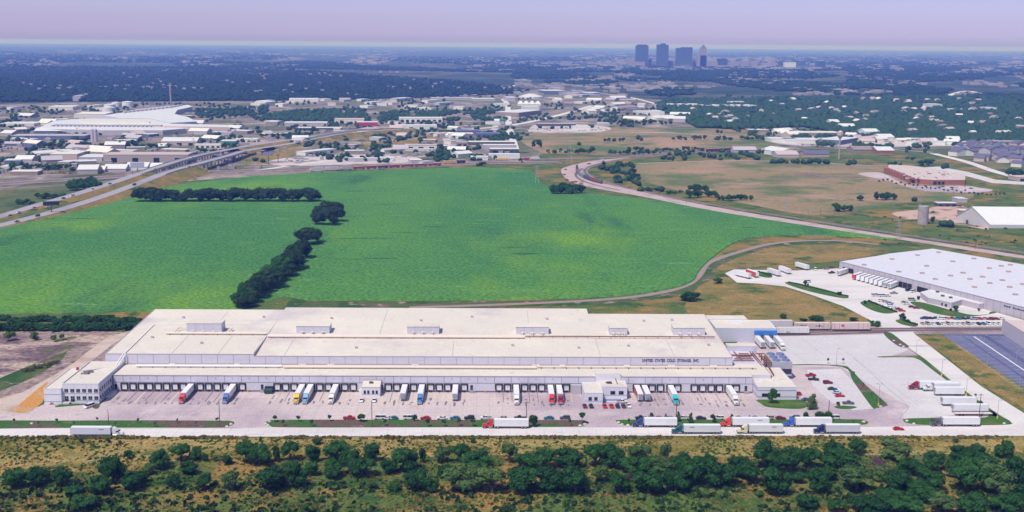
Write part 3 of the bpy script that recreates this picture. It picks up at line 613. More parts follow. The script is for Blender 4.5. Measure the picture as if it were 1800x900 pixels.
semi('yellow cab truck backed to the dock beside a pale blue one', dk(532), yb, DN, (.80, .52, .02), group=GD)
semi('pale blue cab truck backed to the dock right beside the yellow one', dk(547), yb, DN, (.22, .42, .66), group=GD)
semi('white cab truck at the dock just left of the small drivers office', dk(591), yb, DN, (.74, .72, .66), skin=(.52, .52, .56), group=GD)
trailer('grey trailer without tractor at the dock, right of the small drivers office', dk(712), yb, DN, skin=(.50, .48, .50), group=GD)
semi('blue cab truck with white trailer, second right of the small drivers office', dk(742), yb, DN, (.05, .22, .50), group=GD)
trailer('white trailer without tractor at the dock, alone midway between the small offices', dk(801), yb, DN, group=GD)
semi('all white truck at the dock left of the two red cab trucks', dk(907), yb, DN, (.76, .76, .74), L=15.5, group=GD)
semi('red cab truck at the dock, left one of the red pair near the shipping office', dk(967), yb, DN, (.66, .03, .03), L=14.6, group=GD)
semi('dark red conventional cab truck at the dock, right one of the red pair', dk(982), yb, DN, (.42, .015, .05), L=14.4, group=GD, fair=False)
trailer('trailer with red side stripe at the dock, right of the shipping office', dk(1119), yb, DN, side=(.55, .10, .10), group=GD)
trailer('lavender grey trailer at the dock beside the red striped trailer', dk(1132), yb, DN, skin=(.50, .48, .58), group=GD)
semi('turquoise cab truck with white trailer backed to the dock', dk(1178), yb, DN, (.02, .50, .56), group=GD)
semi('white cab truck at the easternmost dock doors', dk(1280), yb, DN, (.76, .75, .72), L=15.2, group=GD)
for px, t in ((1330, 0), (1346, 1), (1358, 2)):
    x = onY(px, 592, 652).x
    l = ['first white trailer from the left under the blue canopy', 'middle white trailer under the blue canopy', 'white truck with cab, right of the trailers under the blue canopy'][t]
    if t < 2: trailer(l, x, 651.5, DN, L=15.5, group='trailers under the blue canopy')
    else: semi(l, x+1.5, 651.5, DN, (.72, .72, .72), L=14.8, group='trailers under the blue canopy')
GR = 'trucks lined up along the front road'
def road_truck(lab, xl, xr, yb_, col, **k):
    """truck facing left, nose at xl, rear at xr (survey pixels, wheel line yb_)"""
    a = G(xl, yb_); b = G(xr, yb_); L = (b.x-a.x)-5.5
    semi(lab, b.x, b.y+1.2, LF, col, L=L, group=GR, **k)
road_truck('red cab truck with white trailer on the road below the middle dock doors', 847, 929, 754.5, (.60, .03, .03))
road_truck('navy blue cab truck with white trailer by the tip of the grass island', 1111, 1190, 752.5, (.03, .05, .22))
road_truck('dark teal cab truck with a black mark on its trailer, in the outer lane', 1180, 1266, 764.5, (.02, .12, .14), mark=1)
road_truck('bright red orange cab truck with white trailer in the inner lane', 1266, 1352, 752, (.72, .05, .04), mark=2)
road_truck('cream white cab truck with white trailer in the outer lane', 1295, 1376, 764, (.72, .68, .45), mark=2)
road_truck('bright blue cab truck with white trailer in the inner lane', 1377, 1462, 752, (.04, .12, .50))
road_truck('dark navy cab truck with grey side trailer, rightmost in the outer lane', 1430, 1511, 764, (.02, .035, .13), skin=(.62, .62, .68))
road_truck('truck with dark bare cab and white trailer beside the eastern island', 1636, 1722, 751, (.10, .09, .10), fair=False)
a = G(124, 769); b = G(217, 769)
semi('all white truck driving right on the road, far left', a.x, a.y+1.6, 0, (.74, .74, .74), L=(b.x-a.x)-5.5, group=GR, skin=(.70, .70, .78), mark=1)
GT = 'trucks and trailers parked in the eastern truck park'
a = G(1597, 686); b = G(1674, 686); semi('dark maroon cab truck, topmost in the eastern truck park', b.x, b.y+1, LF, (.28, .01, .03), L=b.x-a.x-5.5, group=GT)
a = G(1636, 694); b = G(1692, 690); semi('white cab truck half hidden behind a white trailer in the truck park', b.x-1, b.y+2.2, LF, (.70, .70, .72), L=b.x-a.x-4.5, group=GT, fair=False)
for l, xl, xr, y in [('white trailer in front of the hidden white cab, truck park', 1644, 1695, 697), ('white trailer in the truck park, second from the bottom', 1657, 1716, 715), ('white trailer in the truck park nearest the front road', 1676, 1737, 727.5)]:
    a = G(xl, y); b = G(xr, y); trailer(l, b.x, b.y+1.2, LF, L=b.x-a.x, group=GT)
# flatbed lying low
m = MB(); a = G(1672, 732); b = G(1752, 732); r = thing('flatbed_trailer', 'empty low flatbed trailer behind the truck at the eastern island', 'trailer', (a.x, a.y, GZ))
m.box(2, b.x-a.x-2, 0, 2.5, .95, 1.15); m.build('deck', paint((.66, .58, .54), .7), r); m = MB(); m.box(3, 15, .3, 2.2, .5, .94); m.build('frame', RUST, r)
for xx in (4, 5.4, 14): wheel(r, xx, .2, .5, .4)

def car(label, cat_, x, y, heading, col, kind='sedan', group=None, z=None):
    r = thing({'sedan': 'parked_car', 'pickup': 'pickup_truck', 'van': 'van', 'suv': 'parked_car'}[kind], label, cat_, (x, y, GZ if z is None else z), heading, group)
    car_parts(r, col, kind); return r
_cars = {}
def car_parts(r, col, kind):
    p = paint(col, .3)
    key = kind
    if key not in _cars:
        W = .9
        if kind == 'sedan': low = [(-2.35, .35), (-2.35, .85), (-1.6, .98), (1.0, .95), (2.2, .78), (2.4, .6), (2.35, .32)]; top = [(-1.7, .97), (-1.1, 1.42), (.25, 1.42), (1.05, .94)]
        elif kind == 'suv': low = [(-2.4, .4), (-2.4, 1.1), (1.1, 1.08), (2.25, .95), (2.4, .7), (2.35, .38)]; top = [(-2.3, 1.1), (-2.1, 1.75), (.35, 1.75), (1.1, 1.07)]
        elif kind == 'van': low = [(-2.6, .4), (-2.6, 1.2), (1.9, 1.15), (2.5, .95), (2.6, .4)]; top = [(-2.58, 1.19), (-2.5, 2.05), (1.2, 2.05), (1.95, 1.14)]
        else: low = [(-2.8, .5), (-2.8, 1.02), (-.55, 1.02), (-.5, 1.1), (1.3, 1.08), (2.6, .98), (2.75, .7), (2.7, .45)]; top = [(-.6, 1.05), (-.45, 1.75), (.75, 1.75), (1.35, 1.07)]
        b = MB(); b.hexa([(a, -W, z) for a, z in low], [(a, W, z) for a, z in low])
        t = MB(); q = .16; n = len(top)
        ring = lambda s: [(a, s*(W-.05) if z < 1.25 else s*(W-q-.05), z) for a, z in top]
        t.hexa(ring(-1), ring(1))
        rf = MB(); zt = top[1][1]; rf.box(top[1][0]-.02, top[2][0]+.02, -(W-q-.03), W-q-.03, zt-.05, zt+.03)
        for a_ in (top[0], top[3]):
            pass
        xm = (top[1][0]+top[2][0])/2
        for s in (-1, 1):
            rf.hexa([(xm-.06, s*(W-.04), 1.0), (xm+.06, s*(W-.04), 1.0), (xm+.06, s*(W-.10), 1.0), (xm-.06, s*(W-.10), 1.0)], [(xm-.06, s*(W-q-.02), zt), (xm+.06, s*(W-q-.02), zt), (xm+.06, s*(W-q-.1), zt), (xm-.06, s*(W-q-.1), zt)])
        _cars[key] = [b, t, rf]
    b, t, rf = _cars[key]
    b.build('body', p, r)
    if kind == 'pickup':
        m = MB(); m.box(-2.65, -.7, -.75, .75, 1.025, 1.03); m.build('cargo_bed', CHAS, r)
    gl = t.build('window', GLS, r); rf.build('roof', p, r)
    for x in ((-1.45, 1.45) if kind != 'pickup' else (-1.8, 1.8)):
        for y in (-.82, .82):
            m = MB(); m.tube((x, y-.12, .33), (x, y+.12, .33), .34, n=10); m.build('wheel', TYRE, r)
cB = (.03, .03, .035); cR = (.55, .02, .03); cW = (.75, .75, .74); cG = (.35, .36, .38); cN = (.03, .06, .20); cT = (.03, .20, .26); cBe = (.5, .42, .3); cM = (.25, .015, .03)
def place(lab, px, py, hd, col, kind='sedan', g=None):
    p = G(px, py); return car(lab, {'sedan': 'car', 'suv': 'car', 'pickup': 'pickup', 'van': 'van'}[kind], p.x, p.y, hd, col, kind, g)
GC = 'cars parked along the grass island in front of the dock yard'
row = [(614, cR, 'pickup', 'bright red pickup, leftmost in the row along the island'), (667, cW, 'van', 'white van right of the tall utility pole'), (680, cW, 'sedan', 'low white car touching the white van by the pole'), (691, cT, 'sedan', 'teal blue car right of the first white van'), (719, cW, 'van', 'white van next to a small round tree, second van from the pole'),
       (748, cR, 'sedan', 'red car between the second white van and the white coupe'), (777, cW, 'sedan', 'white car behind a lollipop tree, right of the red car'), (800, (.05, .2, .3), 'sedan', 'dark teal car, the left one of two dark cars mid row'), (825, cB, 'suv', 'black suv mid row with a dark tree beside it'), (854, cW, 'pickup', 'white pickup above the red cab road truck'), (884, cBe, 'sedan', 'beige car above the red truck trailer'), (914, cB, 'pickup', 'black pickup left of a large bushy tree'), (965, cT, 'sedan', 'dark green car just right of the large bushy tree'), (993, (.10, .11, .16), 'suv', 'grey blue car at the east end of the middle island')]
for px, c, k, l in row: place(l, px, 737.5, 0 if rnd.random() < .5 else LF, c, k, GC)
row2 = [(1127, cB, 'pickup', 'black pickup above the navy road truck cab'), (1157, cR, 'sedan', 'red car above the navy truck trailer'), (1179, (.2, .18, .28), 'sedan', 'grey violet car above the end of the navy truck trailer'), (1201, cW, 'pickup', 'white pickup between two young conical trees'), (1232, (.05, .05, .07), 'sedan', 'dark car right of the conical tree'), (1263, cW, 'suv', 'white suv right of the grey round tree'), (1300, cB, 'sedan', 'black car above the red orange cab truck'), (1326, (.04, .07, .06), 'sedan', 'dark green car above the white trailer'), (1351, cBe, 'suv', 'beige suv at the end of the white trailer'), (1372, cM, 'sedan', 'dark red car above the bright blue cab'), (1397, (.08, .08, .12), 'suv', 'charcoal suv above the bright blue truck'), (1424, cG, 'sedan', 'grey car between the clipped round trees'), (1469, cW, 'van', 'white van right of the clipped round trees')]
for px, c, k, l in row2: place(l, px, 737.5, LF if rnd.random() < .5 else 0, c, k, 'cars parked along the grass island in front of the eastern dock')
GO = 'cars nosed in to the shipping office'
for px, py, c, k, l in [(1028, 716.5, (.12, .03, .05), 'sedan', 'dark maroon car, leftmost at the shipping office'), (1039, 716.5, cB, 'sedan', 'black car second from left at the shipping office'), (1063, 716.5, cR, 'sedan', 'left of the two bright red cars at the shipping office'), (1075, 716.5, (.6, .03, .02), 'sedan', 'right of the two bright red cars at the shipping office'), (1085.5, 716.5, (.04, .03, .10), 'sedan', 'navy car right of the red pair at the shipping office'), (1096, 716.5, (.10, .05, .04), 'sedan', 'brown car second from right at the shipping office'), (1105, 716, cW, 'sedan', 'small white car, rightmost at the shipping office')]:
    place(l, px, py, R(-86), c, k, GO)
place('white pickup parked across behind the cars at the shipping office', 1093, 709, R(8), cW, 'pickup')
place('white car left of the pair at the small drivers office', 636, 706.5, R(-95), cW); place('white car right of the pair at the small drivers office', 658, 706.5, R(-92), cW)
place('white van parked before the two storey office', 157, 717, R(-120), cW, 'van')
place('bright red car driving alone on the front road', 1579, 756.5, 0, (.6, .015, .02))
GE = 'cars in the small eastern car park'
for px, py, h, c, k, l in [(1425, 662, 12, (.5, .02, .04), 'pickup', 'red pickup, topmost in the eastern car park'), (1430, 669, -12, cB, 'pickup', 'black pickup just below the red pickup'), (1455, 675, 5, cM, 'suv', 'maroon suv alone in the eastern car park'), (1463, 686, -10, (.02, .06, .08), 'sedan', 'black green car above the silver car'), (1471, 692, 8, (.5, .6, .7), 'sedan', 'silver blue car between the dark and the red car'), (1476, 698, 4, (.6, .02, .04), 'sedan', 'bright red car, lowest of three in a column'), (1491, 711, -3, (.14, .16, .2), 'pickup', 'dark grey pickup by the small planted island'), (1418, 705, 10, (.08, .12, .2), 'sedan', 'blue car beside the broad green tree'), (1403, 694, 100, cR, 'sedan', 'red car half hidden behind the machinery building corner')]:
    place(l, px, py, R(h), c, k, GE)
# dumpster
p = G(472, 692); r = thing('dumpster', 'dark green dumpster beside the dock wall', 'dumpster', (p.x, p.y, .2))
m = MB(); m.hexa([(-1.7, -1.5, .3), (1.7, -1.5, .3), (1.7, 2.5, .3), (-1.7, 2.5, .3)], [(-2, -2, 2), (2, -2, 2), (2, 3, 2.6), (-2, 3, 2.6)]); m.build('body', paint((.02, .07, .06), .6), r)
m = MB(); m.box(-1.9, 1.9, 1.0, 3.0, 2.5, 2.85); m.build('lid', BLK, r)
# ------------------------------------------------------------------ poles
WOOD = paint((.13, .08, .06), .9, 'pole_wood'); POLE = paint((.34, .31, .32), .6, 'lamp_pole')
def upole(lab, px, py, h, arms=1, col=None, base=0):
    p = G(px, py); r = thing('utility_pole', lab, 'pole', (p.x, p.y, 0))
    m = MB(); m.tube((0, 0, 0), (0, 0, h), .2, .13); m.build('pole', col or WOOD, r)
    for k in range(arms): m = MB(); m.box(-1.2, 1.2, -.08, .08, h-.8-k*1.2, h-.6-k*1.2); m.build('cross_arm', WOOD, r)
    return r
upole('tall bare wooden pole on the left grass island', 386.5, 752, 12.3, 0); upole('tall bare wooden pole in the middle island left of the white van', 654, 752, 12.6, 0)
upole('wooden pole behind the red road truck with a crossarm', 925.5, 741, 9.5, 1); upole('wooden pole beside the turquoise cab truck', 1188.5, 738, 9.0, 0); upole('wooden pole beside the clipped round trees', 1456, 737, 9, 0); upole('thin pole right of the truck park by the eastern road truck', 1721, 736, 12, 1)
def lamp(lab, px, py, h, heads=2, yel=True):
    p = G(px, py); r = thing('street_lamp', lab, 'lamp post', (p.x, p.y, 0), 0, 'lamp posts round the eastern lots')
    m = MB(); m.tube((0, 0, 0), (0, 0, h), .13, .08); m.build('pole', POLE, r)
    if yel: m = MB(); m.tube((0, 0, .0), (0, 0, 1.4), .38); m.build('base', paint((.75, .48, .04), .7), r)
    for s in ((-1, 1) if heads == 2 else (1,)):
        m = MB(); m.box(min(0, s*1.1), max(0, s*1.1), -.06, .06, h-.08, h); m.box(min(s*.8, s*1.5), max(s*.8, s*1.5), -.2, .2, h-.15, h+.1); m.build('lamp_head', GREY, r)
lamp('lamp post at the top edge of the car park hedge, one headed', 1470, 643, 9.5, 1, False); lamp('twin headed lamp post at the foot of the diagonal planted strip', 1544, 714, 11, 2)
lamp('lamp post at the upper corner of the truck park strip', 1610, 628, 9.8, 1, False); lamp('lamp post second from top along the side road', 1655, 662, 9, 1); lamp('lamp post third from top along the side road', 1698, 696, 9, 1); lamp('lamp post nearest the front road along the side road', 1753, 737, 9.2, 1)
for i, (px, py, h) in enumerate([(1735, 645, 8), (1792, 683, 7.5), (1730, 604, 5), (1786, 638, 7)]): lamp(['dark lamp post at the left edge of the blue asphalt lot', 'dark lamp post at the lower right of the blue asphalt lot', 'short lamp post near the top of the blue asphalt lot', 'dark lamp post mid way in the blue asphalt lot'][i], px, py, h, 1, False)
for i, (px, py, h) in enumerate([(191, 747, 7)]): upole('thin wooden pole on the far left island', px, py, h, 0)
# ------------------------------------------------------------------ labels for crowds of look-alikes
LM = [(148, 760, 'the far left road truck'), (440, 750, 'the driveway mouth'), (652, 690, 'the small drivers office'), (888, 750, 'the red road truck'), (1060, 700, 'the shipping office'), (1222, 757, 'the teal cab road truck'), (1335, 757, 'the cream cab road truck'), (1470, 757, 'the dark navy road truck'), (1579, 757, 'the lone red car on the road'), (1680, 745, 'the eastern island truck'),
      (395, 355, 'the straight field hedgerow'), (500, 470, 'the slanting hedgerow'), (560, 400, 'the top of the slanting hedgerow'), (120, 570, 'the western weedy row'), (90, 370, 'the monopole billboard'), (350, 285, 'the highway overpass'), (255, 285, 'the long tan warehouse'), (200, 225, 'the big white factory'), (560, 270, 'the ramp shop'), (646, 220, 'the red walled store'), (740, 215, 'the white arcaded store'),
      (740, 260, 'the white two door shed'), (860, 275, 'the trackside sheds'), (930, 190, 'the white peaked tents'), (1010, 225, 'the large car lot'), (995, 335, 'the rail curve'), (1060, 265, 'the long hedge'), (1100, 300, 'the rail curve thicket'), (1265, 345, 'the railway tree clump'), (1290, 262, 'the long maroon train'), (1355, 270, 'the white gabled barn'), (1475, 250, 'the water tower'), (1520, 360, 'the tan pasture edge'), (1625, 385, 'the concrete silo'), (1625, 315, 'the red brick school'), (1760, 375, 'the big white barn'), (1720, 275, 'the slate roofed houses'), (1600, 500, 'the flat roofed warehouse'), (1650, 535, 'the warehouse office'), (1150, 200, 'the pale shopping strip'), (1640, 190, 'the white woodland hall'), (300, 175, 'the tall smokestack'), (620, 200, 'the dark wood patch'), (1160, 100, 'the skyline towers'), (1740, 350, 'the barn yard'), (1420, 225, 'the woods edge')]
ORD = ['first', 'second', 'third', 'fourth', 'fifth', 'sixth', 'seventh', 'eighth', 'ninth', 'tenth', 'eleventh', 'twelfth']
def ordn(i): return ORD[i] if i < 12 else '%dth' % (i+1) if i % 10 > 2 or 10 < i % 100 < 14 else '%d%s' % (i+1, ['th', 'st', 'nd', 'rd'][(i+1) % 10 if (i+1) % 10 < 4 else 0])
def relabel(items):
    """items: (object, short noun phrase, px, py); gives each its own wording"""
    bk = {}
    for o, n, x, y in items:
        best = min(LM, key=lambda l: (l[0]-x)**2+(2.2*(l[1]-y))**2)
        dx, dy = x-best[0], 2.2*(y-best[1])
        rel = ('left of' if dx < 0 else 'right of') if abs(dx) > abs(dy) else ('behind' if dy < 0 else 'in front of')
        bk.setdefault((n, rel, best[2]), []).append((x, o))
    for (n, rel, lm), L in bk.items():
        L.sort(key=lambda t: t[0])
        fits = lambda q: len(q.split())+len(lm.split())+len(rel.split())+(3 if len(L) > 1 else 0) <= 16
        while not fits(n): n = n.split(' ', 1)[1]
        for i, (x, o) in enumerate(L):
            o['label'] = '%s %s %s' % (n, rel, lm) if len(L) == 1 else '%s %s %s, %s from left' % (n, rel, lm, ordn(i))

# ------------------------------------------------------------------ trees
def leaf_mat(name, a, b, tr=.15):
    m = bpy.data.materials.new(name); m.use_nodes = True; N = m.node_tree.nodes; L = m.node_tree.links; p = N['Principled BSDF']
    g = N.new('ShaderNodeNewGeometry'); oi = N.new('ShaderNodeObjectInfo'); r = N.new('ShaderNodeMix'); r.data_type = 'RGBA'
    r.inputs[6].default_value = (*a, 1); r.inputs[7].default_value = (*b, 1)
    ad = N.new('ShaderNodeMath'); ad.operation = 'ADD'; ml = N.new('ShaderNodeMath'); ml.operation = 'MULTIPLY'; ml.inputs[1].default_value = .5
    L.new(g.outputs['Random Per Island'], ad.inputs[0]); L.new(oi.outputs['Random'], ad.inputs[1]); L.new(ad.outputs[0], ml.inputs[0]); L.new(ml.outputs[0], r.inputs[0])
    L.new(r.outputs[2], p.inputs['Base Color']); p.inputs['Roughness'].default_value = .8; p.inputs['Specular IOR Level'].default_value = .1
    return m
LEAF = leaf_mat('tree_leaves', (.006, .034, .011), (.044, .135, .026)); LEAF2 = leaf_mat('pale_leaves', (.040, .095, .028), (.105, .165, .045)); LEAFP = leaf_mat('purple_leaves', (.11, .045, .085), (.17, .10, .10))
LEAFH = leaf_mat('hedge_leaves', (.010, .032, .020), (.036, .072, .028)); BARK = paint((.10, .075, .06), .9, 'bark')
def crown(name, seed, nlobe, nleaf, ls, mat_, shape='round', core=True):
    """unit crown: about 1 wide, 1 tall, foot at z=0"""
    r = np.random.RandomState(seed); V = []; Fc = []
    for i in range(nlobe):
        if shape == 'cone': z = .12+.8*(i/nlobe); q = .42*(1-z)+.04; a = r.rand()*6.28; c = np.array([math.cos(a)*q*.5, math.sin(a)*q*.5, z]); rad = q*.75+.06
        elif shape == 'ball': c = np.array([0, 0, .5])+r.normal(0, .05, 3); rad = .42
        else:
            a = r.rand()*6.283; q = math.sqrt(r.rand())*.33; z = .22+.55*r.rand()**.8; c = np.array([math.cos(a)*q, math.sin(a)*q, z-.45*q*max(0, z-.3)*2]); rad = .13+.12*r.rand()
        d = r.normal(size=(nleaf, 3)); d[:, 2] = np.where(d[:, 2] < -.5, -d[:, 2]*.6, d[:, 2]); d /= np.linalg.norm(d, axis=1)[:, None]
        P = c+d*rad*(.82+.30*r.rand(nleaf, 1)); P[:, 2] = np.maximum(P[:, 2], .02)
        for k in range(nleaf):
            n = d[k]+r.normal(0, .34, 3); n /= np.linalg.norm(n); u = np.cross(n, r.normal(size=3)); u /= np.linalg.norm(u); w = np.cross(n, u); s = ls*(.6+.8*r.rand())
            b = len(V); V += [P[k]-u*s, P[k]-w*s*.8, P[k]+u*s, P[k]+w*s*.8]; Fc.append((b, b+1, b+2, b+3))
        if core:
            b = len(V); rr = rad*.80; S2 = [(0, 0, 1), (0, 0, -1)]+[(math.cos(t*1.2566), math.sin(t*1.2566), .45) for t in range(5)]+[(math.cos(t*1.2566+.63), math.sin(t*1.2566+.63), -.45) for t in range(5)]
            for q in S2:
                w_ = np.array(q); w_ = w_/np.linalg.norm(w_); p = c+w_*rr*(.85+.3*r.rand()); p[2] = max(p[2], .03); V.append(p)
            for t in range(5):
                j = (t+1) % 5; Fc += [(b, b+2+t, b+2+j), (b+1, b+7+j, b+7+t), (b+2+t, b+7+t, b+2+j), (b+2+j, b+7+t, b+7+j)]
    me = bpy.data.meshes.new(name); me.from_pydata([tuple(v) for v in V], [], Fc); me.materials.append(mat_); return me
def trunk(name, seed, top=.6):
    r = random.Random(seed); m = MB(); m.tube((0, 0, 0), (r.uniform(-.03, .03), r.uniform(-.03, .03), .3), .05, .035, 7)
    for k in range(4):
        a = r.uniform(0, 6.28); m.tube((0, 0, .22), (math.cos(a)*.22, math.sin(a)*.22, top*r.uniform(.8, 1.1)), .028, .010, 5)
    m2 = bpy.data.meshes.new(name); m2.from_pydata(m.v, [], m.f); m2.materials.append(BARK); return m2
HI = [crown('crown', 100+i, 15, 115, .030, LEAF) for i in range(6)]; HI2 = [crown('crown', 200+i, 13, 90, .032, LEAF2) for i in range(2)]; HIP = crown('crown', 300, 12, 55, .034, LEAFP, core=False)
MID = [crown('crown', 400+i, 12, 55, .045, LEAF) for i in range(4)]; HED = [crown('crown', 450+i, 14, 80, .038, LEAFH) for i in range(4)]
CONE = [crown('crown', 500+i, 10, 60, .040, LEAF2, 'cone') for i in range(2)]; BALL = crown('crown', 520, 5, 160, .035, LEAF, 'ball')
LOW = [crown('crown', 600+i, 8, 14, .075, LEAF) for i in range(4)]
TR = [trunk('trunk', i) for i in range(4)]; STALK = MB(); STALK.tube((0, 0, 0), (0, 0, 1), .045, .035, 6); sm = bpy.data.meshes.new('trunk'); sm.from_pydata(STALK.v, [], STALK.f); sm.materials.append(BARK)
tree_items = []
def tree(px, py, w, h, meshes, noun, group, name='tree', cat_='tree', parts=True, lift=0., sh=.28, world=None, stalk=False):
    p = world or G(px, py-sh*w*.5*.6)
    k = F/float(np.array([p.x, p.y, -CH])@_f)
    W = w/k; Hh = h/k*1.02
    me = rnd.choice(meshes) if isinstance(meshes, list) else meshes
    if parts:
        r = thing(name, noun, cat_, (p.x, p.y, 0), rnd.uniform(0, 6.28), group); r.scale = (1, 1, 1)
        c = bpy.data.objects.new('crown', me); C.objects.link(c); c.parent = r; c.scale = (W, W*rnd.uniform(.9, 1.1), Hh*(1-lift)); c.location.z = Hh*lift
        t = bpy.data.objects.new('trunk', sm if stalk else rnd.choice(TR)); C.objects.link(t); t.parent = r; t.scale = (W, W, Hh*(lift+.2) if stalk else Hh)
        if stalk: t.scale = (W*.8, W*.8, Hh*(lift+.2))
    else:
        r = bpy.data.objects.new(name, me); C.objects.link(r); r.location = (p.x, p.y, 0); r.rotation_euler.z = rnd.uniform(0, 6.28); r.scale = (W, W, Hh); tag(r, noun, cat_, group)
    tree_items.append((r, noun, px, py)); return r
NEAR = [(22, 862, 50, 42), (66, 858, 44, 36), (108, 856, 34, 34), (198, 852, 52, 52), (176, 872, 40, 34), (232, 865, 40, 34), (148, 900, 40, 26), (282, 828, 34, 34), (263, 836, 26, 22), (305, 864, 28, 34), (332, 836, 28, 24), (319, 812, 30, 32), (344, 812, 22, 28), (361, 812, 14, 20), (399, 818, 20, 16), (378, 812, 14, 12), (434, 816, 44, 40), (456, 822, 38, 36), (487, 813, 16, 28), (511, 812, 34, 32), (551, 814, 34, 34), (590, 810, 36, 38), (360, 864, 24, 32), (408, 867, 36, 36), (475, 865, 60, 46), (525, 860, 50, 44), (548, 838, 30, 30), (586, 844, 32, 34), (226, 808, 14, 18), (555, 783, 20, 10), (458, 777, 8, 11), (510, 840, 34, 30), (250, 850, 26, 26), (130, 872, 30, 14),
        (616, 838, 50, 50), (636, 842, 46, 36), (650, 814, 38, 36), (712, 832, 50, 46), (684, 836, 24, 24), (743, 815, 12, 30), (777, 815, 36, 34), (808, 814, 34, 32), (838, 828, 52, 38), (895, 817, 34, 36), (922, 826, 40, 36), (950, 830, 52, 38), (690, 868, 22, 20), (735, 868, 50, 42), (780, 842, 34, 28), (812, 870, 60, 48), (865, 872, 60, 52), (918, 872, 66, 52), (972, 868, 54, 46), (1012, 872, 60, 48), (998, 826, 46, 38), (1046, 824, 42, 40), (1078, 826, 46, 48), (1056, 850, 32, 36), (1125, 812, 40, 32), (1170, 812, 20, 34), (1088, 868, 50, 40), (1140, 872, 56, 46), (1188, 868, 54, 44), (1118, 840, 50, 38), (1160, 836, 52, 34), (655, 862, 20, 14), (1195, 830, 40, 34), (760, 868, 26, 26),
        (1214, 856, 50, 50), (1264, 858, 58, 46), (1300, 842, 44, 42), (1240, 834, 40, 36), (1347, 826, 60, 50), (1385, 838, 46, 48), (1322, 852, 38, 26), (1365, 874, 54, 48), (1424, 826, 40, 42), (1463, 817, 34, 36), (1440, 870, 46, 50), (1475, 834, 64, 34), (1507, 802, 30, 28), (1505, 870, 62, 48), (1572, 812, 50, 36), (1600, 840, 52, 34), (1580, 872, 52, 50), (1640, 830, 44, 34), (1640, 872, 60, 50), (1690, 818, 42, 30), (1716, 810, 36, 28), (1765, 808, 38, 30), (1700, 870, 62, 54), (1747, 872, 60, 58), (1792, 854, 50, 52), (1420, 898, 42, 30), (1470, 902, 34, 22), (1530, 908, 62, 36), (1590, 908, 62, 32), (1650, 910, 60, 36), (1710, 908, 60, 36), (1770, 904, 60, 34), (1620, 884, 50, 32), (1560, 888, 50, 26), (1680, 842, 50, 36), (1728, 836, 50, 36), (1780, 838, 40, 34), (1545, 846, 40, 30), (1805, 890, 60, 40), (1450, 846, 40, 26), (1402, 852, 26, 22)]
for i, (x, y, w, h) in enumerate(NEAR):
    pale = rnd.random() < .10; w *= rnd.uniform(.84, 1.12); h *= rnd.uniform(.85, 1.15); sz = 'small ' if w < 27 else 'broad ' if w > 51 else ''
    tree(x, y, w*1.15, h*1.08, HI2 if pale else HI, sz+('pale green scrub tree' if pale else 'dark green scrub tree'), 'scrub trees in the foreground belt', 'scrub_tree')
for x, y, w, h in [(1543, 838, 34, 44), (1632, 816, 30, 24), (1105, 850, 24, 18)]: tree(x, y, w, h, HIP, 'purplish bare tree', 'scrub trees in the foreground belt', 'scrub_tree')
for i in range(60):
    x = rnd.uniform(0, 1800); y = rnd.choice([rnd.uniform(872, 900), rnd.uniform(838, 880), rnd.uniform(774, 800)]); y = min(y, 899)
    if y < 805 and rnd.random() < .5: y = 778+rnd.random()*5
    tree(x, y, rnd.uniform(7, 14), rnd.uniform(6, 12), HI2 if rnd.random() < .6 else HI, 'low green bush', 'bushes in the foreground grass', 'bush', 'bush', parts=False)
# hedgerows
GH = 'trees of the hedgerows in the crop field'
for i in range(27):
    x = 243+i*11.9; tree(x, 356.5, 31+rnd.uniform(-4, 5), 26+rnd.uniform(-4, 3)-(5 if i in (6, 7, 17) else 0), HED, 'dark hedgerow tree', GH, 'hedgerow_tree', parts=False)
for x, y, w, h in [(560, 397, 32, 26), (575, 399, 40, 34), (592, 392, 32, 32), (580, 380, 42, 26), (563, 388, 32, 26), (594, 376, 26, 20), (530, 431, 30, 28), (545, 433, 42, 34), (557, 428, 26, 26), (540, 420, 30, 20)]: tree(x, y, w, h, HED, 'dark round hedgerow tree', GH, 'hedgerow_tree', parts=False)
for i in range(34):
    t = i/33; x = 530-112*t**1.05+rnd.uniform(-9, 9)+(t*14 if i % 2 else -t*6); y = 457+89*t+rnd.uniform(-2, 2); tree(x, y, 37+rnd.uniform(-10, 9), 30+rnd.uniform(-9, 8), HED if i % 2 else HI, 'dark hedgerow tree', GH, 'hedgerow_tree', parts=False)
for i in range(40):
    x = -8+i*6.6; tree(x, 584+rnd.uniform(-3, 1)-(i > 30)*1, 20+rnd.uniform(-4, 6), 17+rnd.uniform(-4, 5), MID, 'weedy green shrub', 'shrubs along the near edge of the crop field', 'shrub', 'shrub', parts=False)
for i in range(36):
    x = -8+i*7.2; tree(x, 569+rnd.uniform(-4, 3), 20+rnd.uniform(-4, 5), 11+rnd.uniform(-2, 4), MID, 'back row shrub', 'shrubs along the near edge of the crop field', 'shrub', 'shrub', parts=False)
for x, y, w, h in [(18, 601, 26, 20), (62, 600, 18, 18), (94, 602, 14, 14), (110, 599, 12, 14), (60, 596, 20, 12)]: tree(x, y, w, h, HI2, 'green bush', 'bushes on the cleared ground', 'bush', 'bush', parts=False)
for i in range(16): tree(40+i*4.2, 655-i*.9+rnd.uniform(-2, 2), 10, 8, HI2 if i % 3 else HIP, 'low bright bush', 'bushes on the cleared ground', 'bush', 'bush', parts=False)
